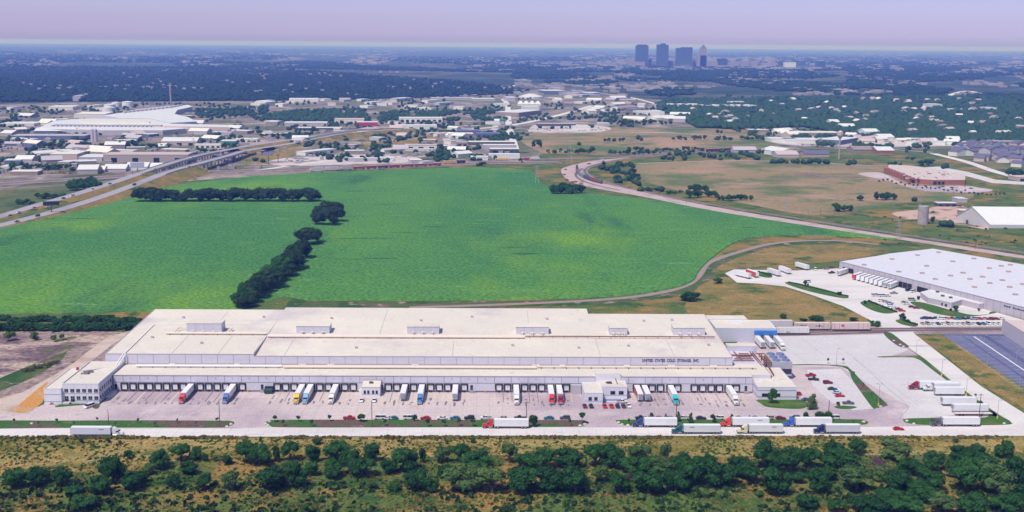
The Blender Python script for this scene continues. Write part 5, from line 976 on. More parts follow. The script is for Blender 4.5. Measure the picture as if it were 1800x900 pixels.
HAND = [
 ('long tan warehouse with four dark doors beside the highway bridge', 182, 331, 286, 11, 40, 't', 'p', 'flat', 4, 'warehouse'), ('grey brown flat building left of the long tan warehouse', 88, 136, 281, 8, 40, 'p', 'c', 'flat', 0, 'building'), ('white roofed open canopy joined to the tan warehouse', 138, 180, 284, 6, 45, 'l', 'w', 'flat', 1, 'building'),
 ('rounded white shed in front of the tan warehouse', 221, 259, 300, 5, 30, 'w', 'w', 'gable', 0, 'shed'), ('long low white shed left of the rounded one', 182, 221, 302, 4, 26, 'l', 'w', 'gable', 0, 'shed'), ('small white shed right of the rounded shed', 262, 284, 299, 4, 20, 'l', 'w', 'gable', 0, 'shed'), ('low pale shed with lavender walls by the bushes, far left', 140, 184, 303, 3.5, 18, 'l', 'c', 'gable', 0, 'shed'),
 ('white gabled warehouse with tan front near the bridge', 284, 346, 256, 7, 50, 'p', 'w', 'gable', 3, 'warehouse'), ('low white building touching the gabled warehouse', 342, 388, 260, 5, 20, 'c', 'w', 'flat', 5, 'building'), ('white roofed store with green awning by the highway', 388, 414, 254, 5.5, 30, 'e', 'w', 'flat', 0, 'store'), ('long low pale store right of the green awning', 414, 452, 250, 5, 26, 'c', 'w', 'flat', 4, 'store'),
 ('low pale building with dark doors along the freeway, far left', 0, 36, 300, 5, 25, 'c', 'w', 'flat', 3, 'building'), ('dark fronted low building with pale roof near the rail yard', 18, 66, 308, 4.5, 22, 'o', 'c', 'flat', 0, 'building'), ('white long shed at the far left behind the trees', 60, 130, 236, 6, 40, 'n', 'w', 'gable', 0, 'shed'), ('long blue grey walled shed, far left', 20, 150, 246, 7, 40, 'n', 'l', 'flat', 0, 'shed'), ('low white roofs at the far left edge', 0, 60, 222, 5, 60, 'c', 'w', 'flat', 0, 'building'), ('pale roofed building beyond the white storage tanks', 130, 185, 208, 9, 90, 'c', 'c', 'flat', 0, 'building'), ('bright white roofed depot left of the tanks', 85, 128, 194, 8, 80, 'c', 'w', 'flat', 0, 'building'), ('lavender block at the edge of the great wood', 128, 142, 178, 14, 60, 'l', 'l', 'flat', 0, 'building'),
 ('white shop with dark openings beside the ramp', 537, 592, (274, 268), 5.5, 18, 'w', 'w', 'flat', 3, 'store'), ('low white sheds in the yard right of the shop', 668, 692, 283, 4.5, 16, 'w', 'w', 'flat', 0, 'shed'), ('white long roofed shed at the foot of the ramp', 612, 664, 284, 4.5, 12, 'l', 'w', 'flat', 0, 'shed'), ('white long shed with three dark doors beside a round tree', 712, 768, 263, 7, 22, 'w', 'p', 'flat', 3, 'shed'), ('lower white front of the three door shed', 706, 762, 266, 3.5, 10, 'c', 'w', 'flat', 0, 'shed'),
 ('long white roofed building left of the red walled store', 500, 575, 222, 7, 40, 'l', 'w', 'flat', 0, 'building'), ('long dark fronted motel building left of centre', 520, 600, 229, 4.5, 26, 'd', 'c', 'flat', 0, 'building'), ('pale angular building with a dark gap behind the red store', 588, 640, 217, 8, 50, 'c', 'p', 'flat', 2, 'building'), ('red walled store with white roof', 627, 664, (222, 222), 8, 30, 'r', 'w', 'flat', 0, 'store'), ('white arcaded store with five dark bays and a red sign', 702, 778, 215, 9, 40, 'w', 'w', 'flat', 8, 'store'), ('white roofed depot with dark bays below the arcaded store', 696, 768, 228, 8, 35, 'w', 'w', 'flat', 4, 'depot'), ('white walled depot right of the ramp', 598, 641, 238, 7, 34, 'w', 'w', 'flat', 0, 'depot'), ('pale blue sided store right of the ramp depot', 642, 674, (237, 231), 7, 34, 'n', 'l', 'flat', 0, 'store'), ('small yellow tan kiosk left of the ramp depot', 586, 598, 231, 5, 14, 'c', 'c', 'flat', 0, 'kiosk'),
 ('brown walled building with four dark windows by the street', 788, 832, 243, 8, 26, 'o', 'c', 'flat', 5, 'building'), ('blue grey roofed store beside the street trees', 838, 880, 242, 7, 40, 'n', 'n', 'flat', 5, 'store'), ('blue grey low shed behind the brown walled building', 805, 845, 236, 6, 40, 'n', 'n', 'flat', 0, 'shed'),
 ('pink walled old store at the end of the sheds', 803, 822, 258, 7, 20, 'o', 'p', 'flat', 2, 'store'), ('long cream roofed shed uppermost by the street', 824, 905, 256, 6, 22, 'd', 'c', 'flat', 0, 'shed'), ('long white roofed shed second row by the street', 850, 908, 262, 6, 22, 'l', 'w', 'flat', 0, 'shed'), ('white shed with dark bays third row by the street', 862, 912, 269, 6, 22, 'd', 'w', 'flat', 3, 'shed'), ('white shed beside the yellow machines by the tracks', 860, 914, 279, 6, 20, 'w', 'w', 'flat', 0, 'shed'), ('low white shed left of the yellow machines by the tracks', 828, 858, 282, 5, 18, 'w', 'w', 'flat', 1, 'shed'),
 ('mauve walled store below the white peaked tents', 912, 952, (205, 200), 9, 60, 'o', 'w', 'flat', 0, 'store'), ('white block behind the mauve walled store', 920, 948, 194, 9, 40, 'w', 'w', 'flat', 0, 'building'), ('long flat white roof beyond the peaked tents', 955, 992, 166, 12, 100, 'n', 'w', 'flat', 0, 'building'), ('flat pale roof right of the long white one, far off', 1028, 1055, 168, 9, 80, 'n', 'w', 'flat', 0, 'building'), ('white wall fronted long building at the wood edge, centre', 832, 870, 178, 7, 60, 'l', 'w', 'flat', 0, 'building'), ('white long roof at the wood edge, left of centre', 508, 560, 179, 7, 80, 'w', 'w', 'flat', 0, 'building'), ('long pale shed along the wood edge', 760, 835, 176, 6, 60, 'l', 'l', 'flat', 0, 'building'), ('gabled lavender hall left of the white domed roof', 890, 906, 178, 9, 60, 'l', 'l', 'gable', 0, 'building'),
 ('white long roof on the hill beside the pale lots', 1120, 1168, 202, 8, 60, 'w', 'w', 'flat', 0, 'building'), ('mauve flat store beyond the trees, centre right', 1105, 1142, 200, 8, 50, 'o', 'd', 'flat', 0, 'store'), ('white low store beside the large car lot', 1008, 1038, 229, 7, 30, 'w', 'w', 'flat', 0, 'store'), ('grey store long roof in the large car lot', 945, 1012, 222, 5, 25, 'd', 'l', 'flat', 0, 'store'), ('white open fronted store right of the car lot', 1052, 1072, 222, 6, 25, 'l', 'w', 'flat', 0, 'store'),
 ('white gabled barn right of the long maroon train', 1338, 1370, (270, 275), 7, 34, 'w', 'w', 'gable', 0, 'barn'), ('rusty patched roof barn beside the white gabled barn', 1366, 1404, 277, 4.5, 30, 'l', 'p', 'gable', 0, 'barn'), ('slate roofed low barn right of the rusty barn', 1414, 1458, 276, 4.5, 24, 't', 's', 'gable', 0, 'barn'), ('brown barn hidden in trees right of the water tower', 1500, 1535, 268, 4.5, 30, 'o', 'o', 'gable', 0, 'barn'), ('round topped white roofed hall beside the dark trees', 1542, 1572, 270, 5, 36, 'b', 'w', 'gable', 0, 'hall'), ('long grey barn behind the rusty barn', 1290, 1330, 268, 4, 20, 'l', 'l', 'gable', 0, 'barn'),
 ('long pink fronted shopping row on the right', 1404, 1478, 240, 7, 40, 'o', 'c', 'flat', 0, 'store'), ('long low white shopping roof below the pink fronted row', 1386, 1476, 252, 6, 45, 'w', 'w', 'flat', 0, 'store'), ('long pale mall roof left of the water tower', 1355, 1400, 250, 6, 40, 'w', 'w', 'flat', 0, 'store'), ('white gabled store right of the water tower', 1478, 1508, (255, 250), 8, 40, 'n', 'w', 'flat', 0, 'store'), ('white tall store with sloping front at the woods edge', 1520, 1546, 240, 9, 40, 'w', 'w', 'gable', 0, 'store'), ('white long store descending along the woods edge', 1546, 1572, 248, 7, 36, 'c', 'w', 'gable', 0, 'store'), ('cream small house rows beside the woods edge', 1460, 1476, 221, 8, 30, 'c', 'w', 'gable', 0, 'building'), ('pale house row below the cream houses', 1478, 1504, 228, 7, 30, 'c', 'w', 'gable', 0, 'building'), ('low pink flat building by the small road', 1788, 1830, 318, 4.5, 24, 'p', 'p', 'flat', 2, 'building'),
 ('white church like hall in the neighbourhood woods', 1634, 1656, 191, 12, 40, 'w', 'w', 'flat', 0, 'hall'), ('long white school wing below the white hall', 1660, 1698, 196, 6, 30, 'w', 'w', 'flat', 0, 'school'), ('white boxy hall at the right of the woods', 1735, 1752, 196, 10, 40, 'w', 'w', 'flat', 3, 'hall'), ('low white building in the woods right of the school wing', 1706, 1718, 196, 5, 20, 'c', 'w', 'flat', 0, 'building'),
 ('pale strip of low stores across the woods, centre right', 1180, 1232, 188, 7, 50, 'c', 'w', 'flat', 0, 'store'), ('pale strip of low stores right of the domed church', 1236, 1330, 190, 7, 60, 'c', 'w', 'flat', 5, 'store'), ('pale flat store at the end of the shopping strip', 1285, 1312, 184, 8, 40, 'c', 'w', 'flat', 0, 'store'), ('long white barn roof at the right wood edge of the pasture', 1318, 1352, 232, 4, 30, 'o', 'w', 'flat', 0, 'barn')]
for lb, x0, x1, y, h, dep, wc, rc, rf, nd, ct_ in HAND:
    bld(lb, x0, x1, y, h, dep, wc, rc, rf, doors=nd, name=ct_, cat_=ct_)
# small sheds and houses scattered through the districts
def scatter(noun, poly, n, wr, hr, dr, wcs, rcs, rf, seed, group, name, cat_, dmin=5):
    r = random.Random(seed); xs_ = [p[0] for p in poly]; ys_ = [p[1] for p in poly]; pl = []; t = 0
    while len(pl) < n and t < 6000:
        t += 1; x = r.uniform(min(xs_), max(xs_)); y = r.uniform(min(ys_), max(ys_)); c = False; j = len(poly)-1
        for i in range(len(poly)):
            if (poly[i][1] > y) != (poly[j][1] > y) and x < (poly[j][0]-poly[i][0])*(y-poly[i][1])/(poly[j][1]-poly[i][1])+poly[i][0]: c = not c
            j = i
        if not c or any(abs(x-a)*.6+abs(y-b)*1.6 < dmin for a, b in pl): continue
        if any(x0-3 < x < x1+3 and -9 < ((yy[0] if isinstance(yy, tuple) else yy)-y) < 9 for _, x0, x1, yy, *_r in HAND): continue
        pl.append((x, y)); w_ = r.uniform(*wr); p = G(x, y); k = F/p.length
        wc = r.choice(wcs); rc = r.choice(rcs)
        cn = {'w': 'white', 'c': 'cream', 's': 'slate', 'l': 'grey', 'p': 'pink', 'n': 'blue grey', 't': 'tan', 'o': 'brown', 'd': 'dark'}[rc]
        bld('x', x, x+w_*k, (y, y+r.uniform(-.8, .8)*w_*k*.1), r.uniform(*hr), r.uniform(*dr), wc, rc, r.choice(rf), name=name, cat_=cat_, group=group, noun=cn+' roofed '+noun)
scatter('small shed', [(0, 186), (300, 186), (430, 240), (300, 300), (60, 310), (0, 318)], 60, (14, 42), (4, 7), (12, 30), 'lcwtno', 'wwclpw', ['flat', 'gable'], 5, 'small sheds of the western industrial district', 'shed', 'shed')
scatter('small store', [(420, 215), (900, 210), (905, 285), (700, 292), (540, 262), (440, 240)], 34, (12, 32), (4, 6), (10, 22), 'lcwo', 'wwclp', ['flat', 'gable'], 6, 'small stores and sheds along the freeway', 'store', 'store')
scatter('far small building', [(330, 183), (900, 168), (900, 196), (640, 192), (480, 188)], 26, (18, 45), (5, 8), (15, 40), 'lcw', 'wwcp', ['flat'], 7, 'small buildings along the wood edge', 'building', 'building')
scatter('small building', [(950, 160), (1100, 172), (1200, 200), (1180, 220), (1080, 215), (960, 180)], 30, (16, 50), (5, 8), (15, 40), 'lcwo', 'wwclo', ['flat', 'gable'], 8, 'small buildings of the central district', 'building', 'building')
scatter('house', [(1180, 196), (1330, 178), (1800, 172), (1800, 240), (1600, 242), (1440, 226), (1250, 220)], 68, (10, 17), (6.5, 8.5), (9, 14), 'co', 'wclpoo', ['gable', 'side'], 9, 'houses among the trees of the neighbourhood', 'house', 'house', 4)
scatter('slate house', [(1640, 262), (1660, 256), (1720, 254), (1830, 260), (1830, 298), (1760, 292), (1690, 280)], 46, (16, 24), (5, 7), (12, 18), 'lpc', 's', ['gable', 'side'], 10, 'slate roofed houses of the new estate', 'house', 'house', 4.2)
scatter('small store', [(1360, 232), (1560, 246), (1690, 250), (1640, 258), (1470, 256), (1360, 252)], 22, (14, 30), (4, 7), (12, 25), 'cwp', 'wwcp', ['flat', 'gable'], 12, 'small stores of the eastern strip', 'store', 'store')
# peaked tents and domed roof
p = G(910, 186); r = thing('peaked_tent', 'row of bright white peaked roof bays, centre', 'tent roof', (p.x, p.y, 0))
for k in range(4):
    m = MB(); m.hexa([(k*16, 0, 5), (k*16+16, 0, 5), (k*16+16, 40, 5), (k*16, 40, 5)], [(k*16+6, 16, 13), (k*16+10, 16, 13), (k*16+10, 24, 13), (k*16+6, 24, 13)]); m.box(k*16, k*16+15.9, .5, 39, 0, 4.98); m.build('roof_bay', WRF, r)
p = G(934, 173); r = thing('domed_hall', 'broad white fan shaped domed hall roof at the wood edge', 'hall', (p.x, p.y, 0))
m = MB(); n_ = 14; rg = [(math.cos(a)*38, math.sin(a)*60+40, 5) for a in np.linspace(0, 2*math.pi, n_+1)[:-1]]; m.hexa([(a, b, 0) for a, b, c in rg], rg); m.hexa(rg, [(a*.25, (b-40)*.25+40, 13) for a, b, c in rg]); m.build('roof', paint((.66, .64, .68), .7), r)
# tanks, stacks
def cyl_thing(name, lab, cat_, px, py, rad, h, m, cone=0, group=None, extra=None):
    p = G(px, py); r = thing(name, lab, cat_, (p.x, p.y+rad, 0), 0, group); q = MB(); q.tube((0, 0, 0), (0, 0, h), rad, n=28); q.build('shell', m, r, smooth=False)
    q = MB(); q.tube((0, 0, h), (0, 0, h+max(cone, .3)), rad*1.02, .4 if cone else rad*.9, n=28); q.build('roof', m, r); return r
TKM = paint((.72, .72, .72), .6, var=.04)
cyl_thing('storage_tank', 'large white storage tank, front one of the four', 'tank', 188, 199, 15, 13, TKM, 2); cyl_thing('storage_tank', 'white storage tank partly behind the front tank', 'tank', 190, 191, 14, 10, TKM, 2); cyl_thing('storage_tank', 'smaller white storage tank in the middle', 'tank', 202, 188, 11, 11, TKM, 2); cyl_thing('storage_tank', 'white storage tank, rightmost', 'tank', 222, 189, 14, 14, TKM, 2)
for i, x in enumerate((162, 167.5)): cyl_thing('grain_silo', ['left', 'right'][i]+' of the two slim pale silos below the factory', 'silo', x, 249, 3.2, 20, LAV, 2)
cyl_thing('smokestack', 'tall thin pinkish smokestack before the great wood', 'chimney', 300, 183, 2.2, 56, paint((.40, .28, .27), .8))
p = G(1625, 394); r = cyl_thing('concrete_silo', 'weathered grey concrete silo standing alone on the rough ground', 'silo', 1625, 395, 4.9, 17.2, paint((.40, .35, .37), .95, var=.25))
# water tower
p = G(1474.5, 280); r = thing('water_tower', 'tall pale water tower with a lobed tank on a single slim stem', 'water tower', (p.x, p.y, 0))
m = MB(); m.tube((0, 0, 0), (0, 0, 34), 1.1, 1.0, 12); m.build('stem', TAN, r)
m = MB(); m.tube((0, 0, 31), (0, 0, 36), 1.6, 4.5, 18); m.tube((0, 0, 36), (0, 0, 41), 4.5, 4.6, 18); m.tube((0, 0, 41), (0, 0, 43), 4.6, 1.2, 18); m.build('tank', PNK, r)
# pylons
def pylon(lab, px, py, h):
    p = G(px, py); r = thing('power_pylon', lab, 'pylon', (p.x, p.y, 0)); m = MB(); w = h*.11
    for sx in (-1, 1):
        for sy in (-1, 1): m.tube((sx*w, sy*w, 0), (sx*.4, sy*.4, h), .14, .10, 4)
    for k in range(5):
        z = h*(.1+.17*k); q = w*(1-z/h)+.4*z/h; z2 = z+h*.16; q2 = w*(1-z2/h)+.4*z2/h
        m.tube((-q, -q, z), (q2, -q2, z2), .08, n=4); m.tube((q, -q, z), (-q2, -q2, z2), .08, n=4)
    m.build('lattice', GREY, r)
    for z in (.72, .84, .96): m = MB(); m.tube((-h*.16, 0, h*z), (h*.16, 0, h*z), .16, n=4); m.build('cross_arm', GREY, r)
pylon('lattice pylon in the corner of the green field', 944, 322, 22); pylon('tall lattice pylon left of the rail curve', 1001, 290, 36); pylon('lattice pylon beside the railway below the tan pasture', 1381, 372, 14); pylon('lattice pylon by the long field edge, right', 1578, 420, 17); pylon('dark lattice mast beside the tan warehouse', 341, 268, 22)
for px, py, h in [(1206, 358, 10), (1158, 341, 10), (1442, 380, 9), (1676, 345, 13), (1750, 352, 11), (1714, 438, 9), (1534, 402, 9), (1750, 398, 7), (434, 297, 20), (1260, 360, 8), (1420, 386, 8), (795, 292, 8), (1110, 300, 8)]:
    mid_items.append((upole('thin wooden pole', px, py, h, 1), 'thin wooden utility pole', px, py))
def billboard(lab, px, py, w, h, hp, col=(.10, .10, .12), rz=0, face=None):
    p = G(px, py); r = thing('billboard', lab, 'billboard', (p.x, p.y, 0), rz); m = MB(); m.tube((0, 0, 0), (0, 0, hp), .45, n=8); m.build('post', WOOD, r)
    m = MB(); m.box(-w/2, w/2, -.6, .6, hp, hp+h); m.build('panel', [paint(col, .8)], r)
    if face: m = MB(); m.box(-w/2+.3, w/2-.3, -.68, -.61, hp+.3, hp+h-.3); m.build('face', paint(face, .6), r)
billboard('dark backed monopole billboard above the near carriageway', 91, 377, 15, 4, 9, rz=.3, face=(.02, .02, .025)); billboard('pale billboard on a post in front of the round shed', 242, 306, 17, 7, 8, (.5, .5, .55), .2, (.42, .46, .58)); billboard('grey billboard on the grass beyond the bridge', 472, 288, 14, 5, 12, (.15, .16, .22), .1, (.2, .22, .33)); billboard('green sign board beside the wide street', 884, 224, 14, 5, 12, (.03, .20, .14), 0, (.03, .24, .16)); billboard('small lattice sign post right of the grey billboard', 489, 285, 4, 2, 9, (.12, .12, .15))
# ---- flat warehouse on the right
wa = thing('flat_roof_warehouse', 'vast flat white roofed warehouse with panelled grey wall and roof vents, right', 'warehouse', (300, 800, 0))
hW = 7.6
A = G(1475, 477); B = G(1720, 541); d = (B-A).normalized(); E1 = A+d*((B-A).length*1.55)
tp = G(1640, 437, hW); tn = G(1800, 465, hW); tn2 = tp+(tn-tp).normalized()*220; tl = G(1545, 447, hW)
for v in (tp, tn2, tl): v.z = 0
ring = [A, E1, E1+(tn2-tp).normalized()*20+Vector((100, 90, 0)), tn2, tp, tl+Vector((10, 4, 0)), G(1541, 450, hW)]
m = MB(); m.hexa([(p.x, p.y, 0) for p in ring], [(p.x, p.y, hW) for p in ring], 0, 1); m.build('wall', [LAV, paint((.66, .65, .70), .8, 'pale_roof', var=.06)], wa, True)
s = Vector((d.y, -d.x, 0)); m = MB(); L_ = (E1-A).length
k = 4.
while k < L_:
    p = A+d*k; m.hexa([tuple(p+s*.01), tuple(p+d*.25+s*.01), tuple(p+d*.25+s*.12), tuple(p+s*.12)], [tuple(p+s*.01+Vector((0, 0, hW))), tuple(p+d*.25+s*.01+Vector((0, 0, hW))), tuple(p+d*.25+s*.12+Vector((0, 0, hW))), tuple(p+s*.12+Vector((0, 0, hW)))]); k += 5.5
ribbon([A+s*.1+Vector((0, 0, hW+.25)), E1+s*.1+Vector((0, 0, hW+.25))], .5, m)
m.build('wall_joints', paint((.33, .29, .36), .8), wa, True)
def along(k0, k1, z0, z1, out_, name, mt):
    m = MB(); a = A+d*k0; b = A+d*k1
    m.hexa([tuple(a+Vector((0, 0, z0))), tuple(b+Vector((0, 0, z0))), tuple(b+s*out_+Vector((0, 0, z0))), tuple(a+s*out_+Vector((0, 0, z0)))], [tuple(a+Vector((0, 0, z1))), tuple(b+Vector((0, 0, z1))), tuple(b+s*out_+Vector((0, 0, z1))), tuple(a+s*out_+Vector((0, 0, z1)))]); return m.build(name, mt, wa, True)
def kp(px):
    lo, hi = 0., L_
    for _ in range(40):
        md = (lo+hi)/2; q = A+d*md
        if proj(q.x, q.y)[0] < px: lo = md
        else: hi = md
    return lo
for k in (kp(1488)-4, kp(1494)-4, kp(1500)-4): along(k, k+4, 1, 4.3, .25, 'dock_door', GLS)
for k in (kp(1579), kp(1587), kp(1595)): along(k, k+4, .3, 4.2, .25, 'dock_door', GLS)
for k in (kp(1612), kp(1621)): along(k, k+5, .3, 4.0, .25, 'dock_door', GLS)
for px, py in [(1519, 465), (1568, 455), (1613, 448), (1650, 443), (1580, 477), (1629, 467), (1675, 459), (1712, 454), (1621, 479.5), (1644, 490), (1671, 484), (1693, 479), (1739, 471), (1760, 467), (1776, 465), (1705, 490), (1727, 486), (1762, 492), (1740, 497), (1713, 504), (1775, 504), (1785, 517), (1773, 477), (1798, 499)]:
    p = G(px, py, hW+.6); m = MB(); m.box(p.x-1.5, p.x+1.5, p.y-1.2, p.y+1.2, hW, hW+.9); m.build('roof_vent', paint((.42, .33, .30), .8), wa, True)
# small dark lettering on the long wall, three words too worn to read
m = MB(); k0 = kp(1764)
for wx, n_ in ((0, 4), (7.0, 11), (23.5, 8)):
    for q in range(n_):
        p = A+d*(k0+wx+q*1.35)+s*.13; hh_ = .55 if q % 3 else .85
        m.hexa([tuple(p+Vector((0, 0, 5.2))), tuple(p+d*1.0+Vector((0, 0, 5.2))), tuple(p+d*1.0+s*.05+Vector((0, 0, 5.2))), tuple(p+s*.05+Vector((0, 0, 5.2)))], [tuple(p+Vector((0, 0, 5.2+hh_*1.2))), tuple(p+d*1.0+Vector((0, 0, 5.2+hh_*1.2))), tuple(p+d*1.0+s*.05+Vector((0, 0, 5.2+hh_*1.2))), tuple(p+s*.05+Vector((0, 0, 5.2+hh_*1.2)))])
m.build('wall_lettering', NAVY, wa, True)
# its office
wo = thing('warehouse_office', 'low two part white roofed office before the warehouse wall, with a small entrance porch', 'office', (G(1650, 535).x, G(1650, 535).y, 0))
def footbox(pts, h, name, mats, par, z0=0, zp=0.):
    m = MB(); q = [G(*p, zp) for p in pts]; m.hexa([(p.x, p.y, z0) for p in q], [(p.x, p.y, h) for p in q], 0, 1); return m.build(name, mats, par, True)
footbox([(1631, 523), (1673, 532), (1691, 526.5), (1721, 534), (1753, 530), (1713, 519), (1702, 516), (1668, 507), (1640, 508), (1618, 513)], 4.0, 'wall', [LAV, WRF], wo, zp=4.0)
for px, py in [(1648, 511), (1668, 509), (1680, 512), (1657, 518), (1671, 521), (1698, 517), (1705, 515), (1735, 522), (1663, 511)]:
    p = G(px, py+3, 4.0); m = MB(); m.box(p.x-1, p.x+1, p.y-.8, p.y+.8, 4.0, 5.0); m.build('roof_unit', MTX['d'], wo, True)
for px, py in [(1636, 531.5), (1644, 534.5), (1656, 538.5), (1662, 540.5), (1697, 531.5), (1705, 533)]:
    p = G(px, py+.6); m = MB(); m.box(p.x-.7, p.x+.7, p.y-.25, p.y-.05, 1.0, 2.5); m.build('window', GLS, wo, True)
# white building by the asphalt lot
footb = thing('pale_block_building', 'big pale windowless block at the right edge above the blue asphalt lot', 'building', (G(1760, 585).x, G(1760, 585).y, 0))
p0 = G(1760, 586); dv = (G(1800, 612)-p0).normalized(); sv = Vector((-dv.y, dv.x, 0)); m = MB(); q = [p0, p0+dv*90, p0+dv*90+sv*60, p0+sv*60]; q = [Vector((p.x, p.y, 0)) for p in q]
m.hexa([tuple(p) for p in q], [(p.x, p.y, 8.2) for p in q], 0, 1); m.build('wall', [paint((.52, .47, .50), .8, var=.03), paint((.62, .50, .47), .9)], footb, True)
m = MB(); m.hexa([tuple(p+Vector((0, 0, 8.2))) for p in [q[0], q[1], q[1]+sv*.4, q[0]+sv*.4]], [tuple(p+Vector((0, 0, 8.7))) for p in [q[0], q[1], q[1]+sv*.4, q[0]+sv*.4]]); m.build('parapet', TRIM, footb, True)
# barn, brick school, yard sheds
bn = thing('white_barn', 'large white sheet barn with a steep pale gable end and broad roof, right edge', 'barn', (G(1740, 400).x, G(1740, 400).y, 0))
a = G(1719, 391); b = G(1741, 401); c_ = G(1860, 404); gd = (b-a); Lr = 110
ux = Vector((1, -.02, 0)).normalized(); uy = Vector((-.42, 1, 0)).normalized()
o0 = b; w1 = 44
m = MB(); f0 = [o0, o0+uy*w1]
def sec(off): return [tuple(o0+ux*off), tuple(o0+uy*w1+ux*off), tuple(o0+uy*w1+ux*off+Vector((0, 0, 5))), tuple(o0+uy*(w1*.55)+ux*off+Vector((0, 0, 17))), tuple(o0+ux*off+Vector((0, 0, 3)))]
m.hexa(sec(0), sec(Lr)); m.build('wall', paint((.55, .52, .54), .8, var=.04), bn, True)
m = MB(); up = Vector((0, 0, .15))
for i, j in ((4, 3), (2, 3)):
    s0, s1 = sec(-.6), sec(Lr); m.hexa([tuple(Vector(s0[i])+up), tuple(Vector(s1[i])+up), tuple(Vector(s1[j])+up), tuple(Vector(s0[j])+up)], [tuple(Vector(q)+up*3) for q in (s0[i], s1[i], s1[j], s0[j])])
m.build('roof', WRF, bn, True)
m = MB(); q = o0+uy*28; m.box(q.x-1.5, q.x-1.1, q.y-2, q.y+2, 0, 4); m.build('door', GLS, bn, True)
for lb, x0, x1, y, h, dep, wc, rc, nd in [('white open sided shed with dark bays in the barn yard', 1648, 1682, 363, 3.5, 10, 'd', 'w', 3), ('white gabled shed behind the barn yard', 1684, 1700, 356, 4, 16, 'l', 'w', 0), ('tan small open shed in front of the barn gable', 1688, 1703, 377, 4, 8, 'o', 'c', 1)]:
    bld(lb, x0, x1, y, h, dep, wc, rc, 'flat', doors=nd, name='shed', cat_='shed')
for i, (px, py) in enumerate([(1618, 363), (1640, 374), (1686, 363), (1675, 366)]): place(['white car left of the open shed in the barn yard', 'maroon pickup beside the concrete silo', 'brown car at the end of the open shed', 'white pickup in the barn yard'][i], px, py, rnd.uniform(0, 3), [cW, cM, (.2, .1, .08), cW][i], 'pickup' if i % 2 else 'suv')
sheet('barn_yard', smooth_poly([(1568, 375), (1620, 368), (1660, 362), (1700, 365), (1725, 390), (1738, 404), (1700, 398), (1650, 388), (1600, 386)], 4), .15, ground_mat('pink_yard', [((.18, .17, .08), .05, .5, .6, 5)], (.55, .38, .31), fine=.15))
sh_ = thing('brick_school', 'red brick school with pale roof and a stepped row of brick bays', 'school', (G(1610, 324).x, G(1610, 324).y, 0))
footbox([(1609, 323), (1640, 325), (1696, 325), (1696, 315), (1640, 304), (1600, 299), (1562, 297), (1560, 303)], 6.2, 'wall', [BRK, paint((.60, .50, .46), .9, var=.1)], sh_)
a = G(1560, 303); b = G(1609, 323)
for k in range(9):
    t = (k+.5)/9; p = a.lerp(b, t); m = MB(); m.box(p.x-6, p.x, p.y-4, p.y+4, 0, 7.0); m.build('brick_bay', BRK, sh_, True)
    m = MB(); m.box(p.x-4, p.x-.2, p.y-4.15, p.y-4.02, 0, 4.5); m.build('window', GLS, sh_, True)
for x0, x1 in ((1640, 1646), (1648, 1653), (1655, 1660)):
    a = G(x0, 325); b = G(x1, 325); m = MB(); m.box(a.x, b.x, a.y-.2, a.y-.03, .3, 4.2); m.build('window', GLS, sh_, True)
for i in range(26):
    p = G(rnd.uniform(1585, 1670), rnd.uniform(302, 315), 6.2); w_ = rnd.uniform(.8, 2.4); m = MB(); m.box(p.x-w_, p.x+w_, p.y-1.5, p.y+1.5, 6.2, 7.5); m.build('roof_unit', rnd.choice([MTX['p'], MTX['w'], MTX['o']]), sh_, True)
sheet('school_lot', smooth_poly([(1508, 306), (1540, 303), (1560, 308), (1600, 326), (1696, 327), (1720, 330), (1745, 334), (1725, 338), (1640, 337), (1600, 330), (1560, 318)], 4), .17, YARD)
sheet('school_drive', [(1595, 296), (1640, 297), (1700, 310), (1745, 322), (1800, 325), (1860, 328), (1860, 324), (1800, 320), (1750, 316), (1700, 302), (1650, 293)], .17, YARD2)
# ---- overpass bridges, highway with embankment
def road3(name, pts, w, m, lab=None, rails=True, side=None, depth=None):
    """elevated carriageway: pts are (px, py, z) in survey pixels"""
    W = [G(a, b, z) for a, b, z in pts]; W = cat(W, 5); mb = MB(); ribbon(W, w, mb)
    o = mb.build(name, m); o['kind'] = 'structure'
    e = MB(); n = len(W)
    for i in range(n-1):
        for sg in (-1, 1):
            def ed(j, q):
                d_ = (W[min(j+1, n-1)]-W[max(j-1, 0)]); d_.z = 0; d_.normalize(); return W[j]+Vector((d_.y, -d_.x, 0))*sg*q
            a0, a1 = ed(i, w/2), ed(i+1, w/2); s_ = 2.2
            if side and side[0] <= i/(n-1) <= side[1]: continue
            b0 = ed(i, w/2+a0.z*s_+.5); b1 = ed(i+1, w/2+a1.z*s_+.5); b0.z = b1.z = .1
            e.poly([a0-Vector((0, 0, .02)), a1-Vector((0, 0, .02)), b1, b0])
    if e.f: q = e.build('embankment', MEADOW); q['kind'] = 'structure'
    return W
near = road3('highway', [(-40, 404, .6), (0, 396, 1), (100, 370, 2.5), (180, 345, 4.5), (250, 319.5, 7), (290, 304, 9), (340, 290, 9.5), (400, 274, 9.5), (435, 264, 8), (500, 254, 4), (560, 243, 6), (600, 235.5, 8), (640, 231, 8.5), (700, 227, 4), (760, 222, 2)], 13, HWY, side=(.42, .60))
farc = road3('highway', [(-40, 390, .6), (0, 380, 1), (60, 362, 2), (130, 342, 4), (200, 320, 6), (250, 303, 8.5), (300, 287, 9.5), (350, 273, 9.5), (400, 263, 9), (450, 254, 6), (520, 244, 5), (590, 233, 8), (640, 227, 8.5), (700, 223, 4), (760, 219, 2)], 13, HWY, side=(.36, .58))
